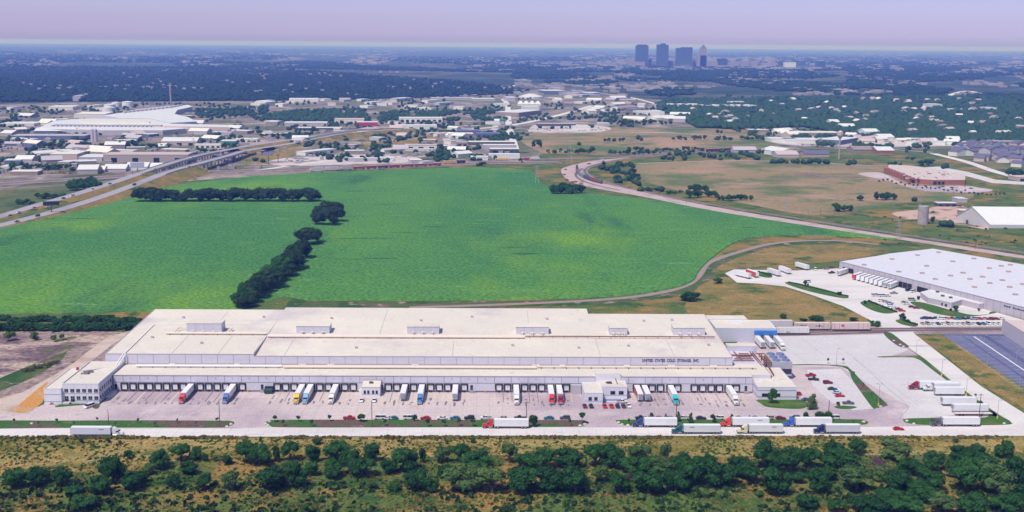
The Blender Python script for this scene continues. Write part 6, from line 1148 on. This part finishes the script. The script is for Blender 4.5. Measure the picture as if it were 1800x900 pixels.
def bridge(lab, W, i0, i1, w):
    r = thing('highway_bridge', lab, 'bridge', tuple(W[i0].xy)+(0,)); m = MB()
    for i in range(i0, i1):
        d_ = (W[i+1]-W[i]); d_.z = 0; d_.normalize(); s_ = Vector((d_.y, -d_.x, 0))*(w/2+.3)
        m.hexa([tuple(W[i]-s_-Vector((0, 0, 1.6))), tuple(W[i+1]-s_-Vector((0, 0, 1.6))), tuple(W[i+1]+s_-Vector((0, 0, 1.6))), tuple(W[i]+s_-Vector((0, 0, 1.6)))], [tuple(W[i]-s_-Vector((0, 0, .05))), tuple(W[i+1]-s_-Vector((0, 0, .05))), tuple(W[i+1]+s_-Vector((0, 0, .05))), tuple(W[i]+s_-Vector((0, 0, .05)))])
    m.build('deck', CONC, r, True); m = MB()
    for sg in (-1, 1):
        for i in range(i0, i1):
            d_ = (W[i+1]-W[i]); d_.z = 0; d_.normalize(); s_ = Vector((d_.y, -d_.x, 0))*sg*(w/2); t_ = Vector((d_.y, -d_.x, 0))*sg*.3
            m.hexa([tuple(W[i]+s_), tuple(W[i+1]+s_), tuple(W[i+1]+s_+t_), tuple(W[i]+s_+t_)], [tuple(W[i]+s_+Vector((0, 0, .9))), tuple(W[i+1]+s_+Vector((0, 0, .9))), tuple(W[i+1]+s_+t_+Vector((0, 0, .9))), tuple(W[i]+s_+t_+Vector((0, 0, .9)))])
    m.build('parapet', CONC, r, True)
    for i in range(i0+1, i1):
        p = W[i]; d_ = (W[i+1]-W[i]).normalized(); s_ = Vector((d_.y, -d_.x, 0))
        m = MB()
        for k in (-.7, 0, .7): q = p+s_*k*w/2; m.box(q.x-.6, q.x+.6, q.y-.6, q.y+.6, 0, p.z-1.6)
        m.build('pier', CONC, r, True)
bridge('near concrete highway bridge on rows of piers over the rail yard', near, 24, 39, 13); bridge('far concrete highway bridge behind the near one', farc, 24, 38, 13)
bridge('second smaller overpass by the white shop, near deck', near, 47, 57, 13); bridge('second smaller overpass by the white shop, far deck', farc, 52, 60, 13)
ov = road3('overpass_road', [(1700, 262, .5), (1730, 248.0, 8), (1760, 247.8, 9), (1800, 248, 9), (1860, 248.5, 9)], 14, HWY, side=(0, 1)); bridge('long overpass on slim piers at the right edge above the houses', ov, 5, 19, 14)
# highway traffic
for i, (px, py, z, c, k, l) in enumerate([(19, 378.5, 1.4, cB, 'sedan', 'black car, lowest left on the far carriageway'), (33, 373, 1.5, cW, 'sedan', 'white car on the far carriageway near the left edge'), (61, 365, 2, cR, 'sedan', 'dark red car on the far carriageway left of the billboard'), (80, 361, 2.3, cW, 'suv', 'white car passing behind the billboard'), (112, 348.5, 3.2, cB, 'suv', 'black car in the middle of the far carriageway'), (127, 344, 3.8, cW, 'van', 'white van on the far carriageway before the bushes'), (163, 332, 5, cW, 'suv', 'white truck like car further up the far carriageway'), (193, 322.5, 6, cB, 'sedan', 'dark car near the start of the far bridge'), (30, 389.5, 1.7, cB, 'pickup', 'black pickup on the near carriageway, leftmost'), (66, 379.5, 2.2, cB, 'van', 'dark car right of the black pickup on the near carriageway'), (85, 363, 2.4, cW, 'pickup', 'white pickup under the billboard'), (236, 324.5, 6.5, (.03, .04, .08), 'van', 'dark blue truck on the near carriageway before the bridge'), (255, 304, 8.8, cW, 'sedan', 'white car on the far bridge'), (272, 297, 9.2, cBe, 'sedan', 'beige car on the far bridge'), (332, 293.3, 9.5, cW, 'van', 'large white camper on the near bridge'), (338, 277, 9.5, cW, 'suv', 'white car at the far end of the far bridge'), (378, 283, 9.5, cW, 'sedan', 'white car on the near bridge deck')]):
    p = G(px, py+1, z+.02); car(l, 'car', p.x, p.y, math.atan2(.93, .36)+(math.pi if i % 2 else 0), c, k, 'traffic on the highway', z=p.z)
# ---- rail yard, tracks, curve
def track(name, pts, w=5., rails=1, z=.24, m=None):
    W = cat([G(a, b) for a, b in pts], 6); mb = MB(); ribbon(W, w, mb, z=z)
    o = mb.build('rail_bed', m or BALLAST); o['kind'] = 'structure'; t = MB()
    for k in range(rails):
        o_ = (k-(rails-1)/2)*4.6; ribbon(W, 2.5, t, z=z+.05, off=o_)
    o = t.build('railway_track', paint((.13, .09, .09), .9, 'sleepers')); o['kind'] = 'structure'; return W
track('rail', [(-60, 327), (100, 317), (250, 308), (330, 304), (450, 300), (600, 293.5), (750, 288.5), (900, 286), (985, 285)], 34, 4)
track('rail', [(-60, 336), (120, 325), (250, 314), (340, 311)], 14, 2, .22)
track('rail', [(-60, 318), (100, 309), (300, 297), (450, 288), (560, 283)], 9, 1, .25)
track('rail', [(900, 281), (1000, 279), (1100, 276), (1200, 268), (1300, 264), (1420, 264)], 16, 2, .26)
mainl = track('rail', [(1300, 266), (1200, 270), (1110, 279), (1060, 287), (1030, 297), (1033, 308), (1052, 317), (1090, 328), (1150, 341), (1250, 360), (1400, 384), (1560, 409), (1700, 430), (1860, 454)], 7, 1, .30)
sheet('rail_yard_soil', smooth_poly([(986, 300), (1000, 292), (1035, 284), (1060, 281), (1110, 277), (1070, 283), (1035, 292), (1024, 300), (1030, 311), (1060, 322), (1130, 338), (1250, 363), (1400, 388), (1560, 413), (1800, 450), (1800, 455), (1560, 418), (1400, 394), (1250, 370), (1130, 346), (1040, 330), (1000, 318)], 3), .20, ground_mat('pale_ballast', [((.40, .30, .28), .05, .5, .62, 5)], (.50, .39, .375), fine=.12))
track('rail', [(1024, 296), (1012, 306), (1020, 316), (1045, 325), (1090, 335)], 4, 1, .28)
track('rail', [(1245, 585), (1400, 585), (1560, 582), (1760, 580)], 6, 1, .24); track('rail', [(1245, 577), (1400, 577), (1560, 578.5), (1760, 577.5)], 6, 1, .25); track('rail', [(1330, 590), (1450, 588), (1560, 584)], 5, 1, .26)
m = MB(); ribbon([G(1560, 586), G(1762, 586)], .15, m); 
f = thing('chain_link_fence', 'long thin fence between the rail line and the blue asphalt lot', 'fence', tuple(G(1612, 587.5))); a = G(1612, 587.5); b = G(1756, 587.5); m = MB(); n_ = 22
for i in range(n_+1): q = a.lerp(b, i/n_); m.tube(q, q+Vector((0, 0, 1.9)), .06, n=5)
m.tube(a+Vector((0, 0, 1.9)), b+Vector((0, 0, 1.9)), .05, n=5); m.tube(a+Vector((0, 0, 1.0)), b+Vector((0, 0, 1.0)), .04, n=5); m.build('post_and_rail', GREY, f, True)
# rail cars
def railcar(lab, p, ang, L, col, h=4.2, kind='box', group=None, stripe=None, z=.3):
    r = thing('boxcar' if kind == 'box' else 'hopper_car', lab, 'railcar', (p.x, p.y, z), ang, group); c = paint(col, .6, var=.08); m = MB()
    if kind == 'box':
        m.box(-L/2, L/2, -1.5, 1.5, 1.0, h, 0, 1); m.build('body', [c, paint((.72, .62, .56), .7, var=.12)], r)
        if L > 15:
            m = MB(); m.box(-1.6, 1.6, -1.58, -1.505, 1.1, h-.3); m.build('sliding_door', c, r)
            m = MB()
            for k in range(8): x = -L/2+(k+.5)*L/8; m.box(x-.06, x+.06, -1.545, -1.503, 1.0, h-.05)
            m.box(-L/2, L/2, -1.56, -1.503, .9, 1.05); m.build('side_rib', stripe or TRIM, r)
    else:
        pr = [(-L/2, 2.0), (-L/2+1.5, 1.0), (L/2-1.5, 1.0), (L/2, 2.0), (L/2, h-.4), (L/2-.6, h), (-L/2+.6, h), (-L/2, h-.4)]
        m.hexa([(x, -1.5, z_) for x, z_ in pr], [(x, 1.5, z_) for x, z_ in pr]); m.build('body', c, r)
    m = MB()
    for s_ in (-1, 1):
        m.box(s_*(L/2-2.6)-1.4, s_*(L/2-2.6)+1.4, -1.1, 1.1, .3, 1.0)
        for q in (-.9, .9):
            m.tube((s_*(L/2-2.6)+q, -1.0, .45), (s_*(L/2-2.6)+q, 1.0, .45), .45, n=8)
    m.build('bogie', CHAS, r); return r
def place_rc(lab, x0, x1, y, col, **k):
    y0, y1 = y if isinstance(y, tuple) else (y, y); a = G(x0, y0); b = G(x1, y1); return railcar(lab, (a+b)/2, math.atan2(b.y-a.y, b.x-a.x), (b-a).length-.8, col, **k)
GRC = 'refrigerated boxcars on the sidings beside the cold store'
o1 = place_rc('white boxcar on the near siding touching the rail dock building', 1363, 1422, 588, (.68, .66, .67), group=GRC); o2 = place_rc('white boxcar with thin brown outline behind the near boxcar', 1395, 1459, 581, (.62, .52, .48), h=4.6, group=GRC, stripe=RUST); o3 = place_rc('pale pink boxcar with a small red emblem, easternmost', 1460, 1529, 581.5, (.70, .55, .54), h=4.8, group=GRC, stripe=RUST)
place_rc('plain white boxcar furthest back beside the bush', 1350, 1393, 576, (.60, .58, .62), group=GRC, h=4.3)
m = MB(); m.box(-6, -4.6, -1.58, -1.51, 3.0, 3.9); m.box(-5.6, -4.2, -1.6, -1.585, 2.7, 3.3); e = m.build('red_emblem', paint((.6, .04, .05), .6), o3)
m = MB(); m.tube((4.0, -1.51, 2.9), (4.0, -1.56, 2.9), .55, n=14); m.box(-.5, 3.4, -1.56, -1.51, 2.7, 3.0); m.box(4.8, 7, -1.56, -1.51, 2.6, 2.8); m.box(-8, -4, -1.56, -1.51, 3.2, 3.5); m.build('side_mark', NAVY, o2)
m = MB(); m.box(-4, 0, -1.56, -1.51, 1.3, 1.9); m.build('side_mark', paint((.15, .35, .40), .7), o1)
GY = 'wagons of the long train along the top of the green field'
x = 544.
for i in range(10):
    w_ = [27, 27, 22, 23, 20, 20, 21, 24, 24, 24][i]; y = 303-(x-544)*.0455*1.05; yb_ = 302.5-(x-544)*.052+((x-544)/200)**2*.8
    cc = (.60, .58, .60) if i < 2 else (.50, .46, .46) if i == 2 else (.28, .045, .05) if i not in (5,) else (.12, .05, .07)
    o = place_rc('x', x+.8, x+w_-.8, (yb_, yb_-w_*.045), cc, group=GY, h=5.0 if i < 2 else 4.2, kind='hop' if i < 3 else 'box'); mid_items.append((o, ['pale hopper wagon', 'pale hopper wagon', 'grey gondola wagon'][i] if i < 3 else 'maroon wagon', x+w_/2, yb_)); x += w_
lo = place_rc('yellow and black locomotive at the head of the maroon wagons', 780, 802, (288.5, 287.8), (.62, .40, .05), h=4.4); place_rc('black locomotive in front of the yellow one', 803, 818, (287.5, 287), (.03, .03, .05), h=4.6)
for i, (x0, x1, y) in enumerate([(920, 931, 282), (932, 949, 281.5)]): mid_items.append((place_rc('x', x0, x1, y, [(.35, .03, .04), (.55, .53, .52)][i], h=4), ['red tank wagon', 'pale wagon'][i], x0, y))
for i, (x0, x1, y) in enumerate([(870, 895, 282)]): place_rc('orange yellow rail machine parked before the white shed', x0, x1, y, (.65, .38, .04), h=3)
# curved string of wagons
cv = [(1014, 296), (1014, 303), (1019, 309), (1027, 313.5), (1038, 318), (1050, 321.5), (1058, 323.5)]
colr = [(.04, .03, .04), (.20, .14, .16), (.22, .28, .30), (.05, .10, .14), (.25, .06, .10), (.14, .12, .13)]
for i in range(6):
    mid_items.append((place_rc('x', cv[i][0], cv[i+1][0], (cv[i][1], cv[i+1][1]), colr[i], h=4.6, kind='hop', group='wagons standing on the rail curve'), 'curve train wagon', cv[i][0], cv[i][1]))
for i in range(6):
    x0 = 1241+i*14; mid_items.append((place_rc('x', x0, x0+13.2, (267.6-i*.75, 266.9-i*.75), (.17, .02, .05), h=5, group='wagons of the maroon train by the gabled barn'), 'dark maroon wagon', x0, 267))
# construction clutter at the curve
for i, (px, py, w_) in enumerate([(996, 317, 4), (992, 308, 3), (994, 299, 3), (1009, 321, 9), (1021, 324, 4), (1035, 289, 6)]):
    p = G(px, py); r = thing('tie_stack', 'x', 'stack', (p.x, p.y, .3), rnd.uniform(0, 1), 'stacks of orange rail ties at the curve'); m = MB()
    for k in range(3): m.box(-w_*.5, w_*.5, -1.5+k*1.1, -.5+k*1.1, 0, 1.2+.4*(k % 2))
    m.build('tie_bundle', paint((.42, .12, .06), .9), r); mid_items.append((r, 'orange brown stack of rail ties', px, py))
place('white pickup on the pale ground inside the rail curve fork', 1058, 281, .3, cW, 'pickup'); place('white work truck beside the orange stacks', 1023, 322, .3, cW, 'van')
# pale streets
for pts, w_ in [([(905, 262), (895, 225), (893, 205), (892, 184), (884, 174)], 14), ([(820, 228), (900, 220), (960, 208), (1010, 195), (1040, 186)], 16), ([(560, 176), (700, 173), (850, 165), (905, 150)], 12), ([(1640, 270), (1700, 285), (1760, 305), (1860, 328)], 14), ([(430, 294), (520, 291), (620, 284), (700, 280), (800, 268)], 7), ([(450, 300), (560, 285), (640, 275), (720, 262), (800, 255), (900, 262)], 9), ([(905, 226), (1000, 232), (1200, 235), (1500, 258), (1640, 268)], 8), ([(640, 252), (700, 246), (750, 243)], 6), ([(1120, 288), (1300, 282), (1500, 290), (1570, 292)], 5), ([(1660, 170), (1700, 160), (1740, 170)], 22), ([(1010, 160), (1100, 170), (1180, 190)], 14)]:
    mb = MB(); ribbon(cat([G(*p) for p in pts], 6), w_, mb, z=.28); mb.build('street', ROAD if w_ > 8 else YARD)['kind'] = 'structure'
for nm, poly in [('pale_lot', [(930, 228), (950, 218), (1040, 220), (1075, 226), (1040, 233), (940, 233)]), ('pale_lot', [(470, 284), (520, 276), (600, 272), (700, 272), (740, 284), (600, 290), (500, 292)]), ('pale_lot', [(1180, 196), (1200, 188), (1320, 186), (1340, 190), (1300, 196), (1230, 200)]), ('pale_lot', [(1350, 244), (1500, 238), (1640, 250), (1690, 256), (1560, 258), (1400, 256)]), ('pale_lot', [(1125, 208), (1150, 198), (1168, 212), (1160, 216)])]:
    sheet(nm, smooth_poly(poly, 3), .22, ground_mat('lot', [((.30, .26, .26), .02, .5, .6, 5)], (.56, .50, .48), fine=.1))
sheet('grass_bank', smooth_poly([(430, 290), (440, 276), (500, 262), (548, 262), (545, 272), (500, 284)], 3), .21, MEADOW); sheet('grass_bank', smooth_poly([(650, 262), (645, 243), (700, 238), (800, 238), (806, 246), (740, 254)], 3), .21, MEADOW)
# ---- warehouse lot vehicles
GW = 'trailers backed to the flat roofed warehouse'
hd = math.atan2(-1, -.72)
dd = Vector((math.cos(hd), math.sin(hd), 0))
def back(px, py): return G(px, py)
hq = G(1487, 498)-G(1517, 487.5); hq = math.atan2(hq.y, hq.x)
for i in range(9):
    p = A+d*(kp(1516)+i*(kp(1578)-kp(1516))/8)+s*1.0
    trailer(['red trailer, first in the packed row at the flat roofed warehouse'][0] if i == 0 else '%s white trailer right of the red one in the packed warehouse row' % ordn(i-1), p.x, p.y, hq, L=14, group=GW, skin=(.60, .03, .04) if i == 0 else None, reefer=i > 6)
p = A+d*kp(1490)+s*1.0; trailer('white trailer alone at the upper warehouse doors', p.x, p.y, hq, group=GW)
for l, x0, y0, x1, y1, c in [('red trailer behind the white logo trailer on the far apron', 1305, 478, 1331, 488, (.60, .05, .04)), ('white trailer with red end on the far apron, leftmost', 1291, 483, 1318, 490, None), ('white trailer on the far apron beside the small hedge', 1338, 475, 1370, 486, None), ('white trailer second from the right on the far apron', 1357, 470, 1388, 482, None), ('white trailer at the top right of the far apron', 1387, 465, 1420, 475, None)]:
    a = G(x0, y0+1.5); b = G(x1, y1+1.0); trailer(l, b.x, b.y, math.atan2(a.y-b.y, a.x-b.x), L=14.5, skin=c, group='trailers on the far apron of the warehouse')
for i, (px, py, h_, c, k, l) in enumerate([(1433, 475, 80, cW, 'van', 'white box van alone on the apron by the meadow'), (1462, 481, 20, cB, 'pickup', 'dark tractor like pickup at the warehouse corner'), (1452, 474, 10, (.4, .2, .2), 'sedan', 'brown car at the warehouse corner, left'), (1462, 472, 10, cM, 'sedan', 'maroon car at the warehouse corner, right'), (1420, 497, 20, cW, 'van', 'white box truck behind the clipped hedge'), (1538, 521, 15, cW, 'van', 'white box van left of three by the warehouse doors'), (1550, 522, 15, cW, 'van', 'white box van middle of three by the warehouse doors'), (1560, 522, 15, cW, 'suv', 'white truck right of three by the warehouse doors'), (1571, 517, 5, cG, 'pickup', 'grey truck under the dark warehouse doors'), (1597, 512, 30, cN, 'van', 'dark blue truck by the warehouse office corner'), (1605, 514, 30, cW, 'van', 'white truck by the warehouse office corner'), (1614, 511, 25, cW, 'van', 'white step van behind the warehouse office corner'), (1590, 533, 5, (.3, .33, .12), 'sedan', 'olive car on the central apron'), (1593, 535.5, 5, cW, 'sedan', 'white car below the olive one on the central apron'), (1603, 529, -10, (.3, .42, .35), 'van', 'pale green van left of the office shrub'), (1603, 541, -8, (.2, .03, .05), 'sedan', 'dark red car left of the office lawn'), (1611, 543, -8, (.25, .03, .05), 'sedan', 'dark red car nearest the office lawn'), (1550, 531, -30, cW, 'suv', 'white car first in the hedge side row'), (1557, 532, -30, cG, 'sedan', 'grey car second in the hedge side row'), (1564, 534.5, -30, (.2, .25, .3), 'sedan', 'blue grey car third in the hedge side row'), (1566, 539.5, -30, cW, 'suv', 'white car fourth in the hedge side row'), (1572, 543, -30, cW, 'sedan', 'white car fifth in the hedge side row'), (1580, 545, -20, cM, 'sedan', 'maroon car sixth in the hedge side row'), (1585, 548, -8, cR, 'sedan', 'bright red car at the foot of the hedge side row'), (1768, 550, -15, cW, 'sedan', 'left white car parked below the warehouse lettering'), (1777, 550.5, -15, cW, 'sedan', 'right white car parked below the warehouse lettering')]):
    place(l, px, py, R(h_), c, k, 'vehicles on the warehouse apron')
cols = [(cN, 'navy'), (cB, 'black'), (cN, 'navy'), (cW, 'white'), ((.5, .3, .3), 'pinkish'), (cR, 'red'), (cT, 'teal'), (cB, 'black'), (cN, 'dark blue'), (cG, 'grey'), (cR, 'red'), (cG, 'grey'), (cM, 'maroon'), (cM, 'dark red'), (cW, 'white')]
for i in range(15):
    c, n_ = cols[i]; px = 1624+i*9.7; place('%s car, %s from left in the back row beside the rail fence' % (n_, ordn(i)), px, 561.5-(i % 3)*.4+i*.1, R(172), c, 'sedan' if i % 3 else 'suv', 'cars in the back row beside the rail fence')
cols2 = [((.55, .4, .35), 'tan'), (cG, 'grey'), (cW, 'white'), ((.10, .10, .12), 'dark'), (cW, 'white'), (cBe, 'beige'), (cW, 'white'), (cW, 'white'), ((.6, .5, .4), 'sand coloured'), (cG, 'grey'), (cW, 'white'), (cB, 'black'), (cT, 'teal'), (cW, 'white'), (cW, 'white'), (cW, 'white')]
for i in range(16):
    c, n_ = cols2[i]; px = 1622+i*8.9; place('%s car nosed to the rail fence, %s from left in the front row' % (n_, ordn(i)), px, 571, R(-88), c, 'suv' if i % 4 == 1 else 'sedan', 'cars in the front row nosed to the rail fence')
# tiny parked cars in the far lots: one small mesh each
def tiny(col):
    m = MB(); m.box(-2.3, 2.3, -.9, .9, .3, .95, 0); m.hexa([(-1.6, -.85, .95), (1.0, -.85, .95), (1.0, .85, .95), (-1.6, .85, .95)], [(-1.1, -.7, 1.5), (.3, -.7, 1.5), (.3, .7, 1.5), (-1.1, .7, 1.5)], 1, 0); me = bpy.data.meshes.new('parked_car'); me.from_pydata(m.v, [], m.f); me.materials.append(paint(col, .3)); me.materials.append(GLS); me.polygons.foreach_set('material_index', m.m); return me
TN = [(tiny(cW), 'white'), (tiny(cG), 'grey'), (tiny(cR), 'red'), (tiny(cN), 'dark blue'), (tiny(cB), 'black'), (tiny((.6, .62, .66)), 'silver')]
def tinies(px0, px1, py0, py1, n, rows=0):
    for i in range(n):
        px = px0+(px1-px0)*(i+rnd.random()*.5)/n; py = rnd.uniform(py0, py1); p = G(px, py); me, cn = rnd.choice(TN)
        o = bpy.data.objects.new('parked_car', me); C.objects.link(o); o.location = (p.x, p.y, .32); o.rotation_euler.z = rnd.choice([.2, 1.7, 0]); tag(o, 'x', 'car', 'small cars parked in the distant lots'); mid_items.append((o, 'tiny %s car' % cn, px, py))
tinies(945, 1070, 225, 231, 26); tinies(500, 545, 280, 284, 12); tinies(600, 700, 277, 285, 16); tinies(70, 130, 303, 306, 9); tinies(1610, 1715, 328, 334, 9); tinies(780, 900, 248, 262, 16); tinies(300, 460, 245, 262, 12); tinies(1400, 1500, 254, 258, 12); tinies(700, 860, 218, 226, 12); tinies(905, 910, 200, 240, 4)
# ---- skyline
GLB = paint((.035, .065, .12), .35, 'tower_glass', var=.15); STN = paint((.30, .26, .30), .8, 'tower_stone')
def tower(lab, x0, x1, h, dep, m, Y=9300, base=None, steps=(), fl=True, name='skyscraper'):
    a = onY(x0, 100, Y); b = onY(x1, 100, Y); w_ = b.x-a.x; r = thing(name, lab, 'tower', ((a.x+b.x)/2, Y, 0)); q = MB(); q.box(-w_/2, w_/2, 0, dep, 0, h); q.build('tower_body', m, r)
    for i, (u0, u1, hh_) in enumerate(steps): q = MB(); q.box(w_*u0-w_/2, w_*u1-w_/2, 3, dep-3, h, h+hh_); q.build('roof_block', m, r)
    if fl:
        q = MB(); n_ = int(h/8)
        for k in range(1, n_): q.box(-w_/2-.25, w_/2+.25, -.3, dep+.3, k*h/n_, k*h/n_+1.3)
        q.build('floor_band', paint((.22, .25, .32), .6), r)
    return r
tower('leftmost dark glass tower of the skyline, flat topped with cut corners', 1118, 1139.5, 162, 60, GLB, steps=((.12, .88, 7),)); tower('second tower of the skyline, slim with a jagged top', 1155, 1175, 168, 55, GLB, steps=((.0, .3, 2), (.35, .75, 11))); tower('third and widest dark tower of the skyline', 1189, 1217, 144, 60, GLB, steps=((.3, 1.0, 7),)); tower('slender pale stone tower with a pointed cap, right of the wide one', 1231, 1242, 150, 40, STN, steps=((.2, .8, 10), (.4, .6, 22)), fl=False)
for i, (x0, x1, h, m_, l) in enumerate([(1226, 1243, 90, STN, 'broad lower block at the foot of the slender stone tower'), (1262, 1278, 66, GLB, 'short dark block right of the slender tower'), (1278, 1300, 40, STN, 'low pink blocks right of the short dark tower'), (1302, 1318, 48, STN, 'squat brownish block right of the skyline, left one'), (1319, 1332, 52, STN, 'squat brownish block right of the skyline, right one'), (1104, 1116, 62, STN, 'stepped grey block left of the leftmost tower'), (1112, 1134, 38, STN, 'low pale front block below the leftmost tower'), (1140, 1146, 60, STN, 'narrow grey slab right of the leftmost tower'), (1176, 1188, 45, STN, 'grey middle block between the second and third towers'), (1218, 1230, 70, STN, 'hazy mauve block right of the wide tower'), (1244, 1262, 44, STN, 'low mauve block in front of the short dark tower'), (1436, 1452, 50, GLB, 'hazy block on the plain far right of the skyline'), (985, 1005, 34, STN, 'low hazy block left of the skyline'), (1060, 1085, 30, STN, 'flat hazy block left of the stepped block'), (1340, 1365, 34, STN, 'hazy wide block right of the squat pair'), (1380, 1400, 38, WRF, 'pale roofed hall far right of the skyline')]):
    tower(l, x0, x1, h, 50, m_, Y=9300-(150 if 'front' in l else 0)+i*12, fl=False, name='city_block')
# far city specks: roofs on the plain nobody could count
r_ = np.random.RandomState(21)
def specks(name, lab, n, poly, wr, hr, mats, seed, clump):
    r_ = np.random.RandomState(seed); m = MB(); c = 0; t = 0
    while c < n and t < n*30:
        t += 1; x = r_.uniform(poly[0], poly[1]); y = r_.uniform(poly[2], poly[3])
        if clump and mn.noise(Vector((x*clump[0], y*clump[1], seed))) < clump[2]: continue
        p = G(x, y); w_ = r_.uniform(*wr)*(p.y/6000)**.5; dd_ = w_*r_.uniform(.4, .9); m.box(p.x, p.x+w_, p.y, p.y+dd_, 0, r_.uniform(*hr), r_.randint(0, 2), 2+r_.randint(0, 2)); c += 1
    tag(m.build(name, mats), lab, 'buildings', kind='stuff')
SPM = [paint((.34, .28, .28), .8), paint((.30, .28, .33), .8), paint((.52, .50, .50), .8), paint((.42, .38, .36), .8)]
specks('distant_buildings', 'countless pale roofs of the far city along the horizon, right', 620, (820, 1800, 92, 126), (16, 60), (7, 14), SPM, 31, (.012, .12, -.02)); specks('distant_buildings', 'scattered pale roofs among the far woods, left', 300, (0, 900, 88, 116), (16, 55), (6, 11), SPM, 32, (.010, .15, .15)); specks('distant_buildings', 'pale roofs on the plain below the skyline, right', 260, (1000, 1800, 126, 168), (15, 45), (5, 9), SPM, 33, (.008, .09, .12)); specks('distant_buildings', 'dense pale buildings at the feet of the skyline towers', 150, (1080, 1360, 102, 114), (20, 55), (9, 22), SPM, 34, None); specks('distant_buildings', 'small pale roofs in the middle of the plain, centre', 160, (900, 1200, 140, 170), (15, 45), (5, 9), SPM, 35, (.02, .1, .0)); specks('distant_buildings', 'clutter of small roofs and vans in the western district', 420, (-20, 450, 186, 305), (7, 18), (2.5, 5), SPM+[], 36, (.02, .07, -.05)); specks('distant_buildings', 'clutter of small roofs and vans along the freeway', 260, (450, 905, 186, 282), (6, 15), (2.5, 4.5), SPM, 37, (.03, .08, -.02)); specks('distant_buildings', 'small roofs glinting through the left wood', 90, (0, 900, 120, 172), (9, 18), (8, 11), SPM, 38, (.01, .1, .1))
tree_l = [(o, n, x, y) for o, n, x, y in tree_items]
relabel([(o, n if len(n.split()) > 2 else n, x, y) for o, n, x, y in tree_l]); relabel(mid_items); relabel(rock_items)
# ------------------------------------------------------------------ haze
hz = MB(); hz.box(-60500, 60500, -2100, 60500, -1.2, 186)
hm = bpy.data.materials.new('haze'); hm.use_nodes = True; N = hm.node_tree.nodes; N.clear()
ho = N.new('ShaderNodeOutputMaterial'); pv = N.new('ShaderNodeVolumePrincipled')
pv.inputs['Color'].default_value = (.16, .265, .93, 1); pv.inputs['Absorption Color'].default_value = (1, 1, 1, 1); pv.inputs['Density'].default_value = HAZE_D; pv.inputs['Anisotropy'].default_value = 0.0
hm.node_tree.links.new(pv.outputs[0], ho.inputs['Volume'])
o = hz.build('haze', hm); o['kind'] = 'stuff'; o['label'] = 'thin blue summer haze over the whole plain'
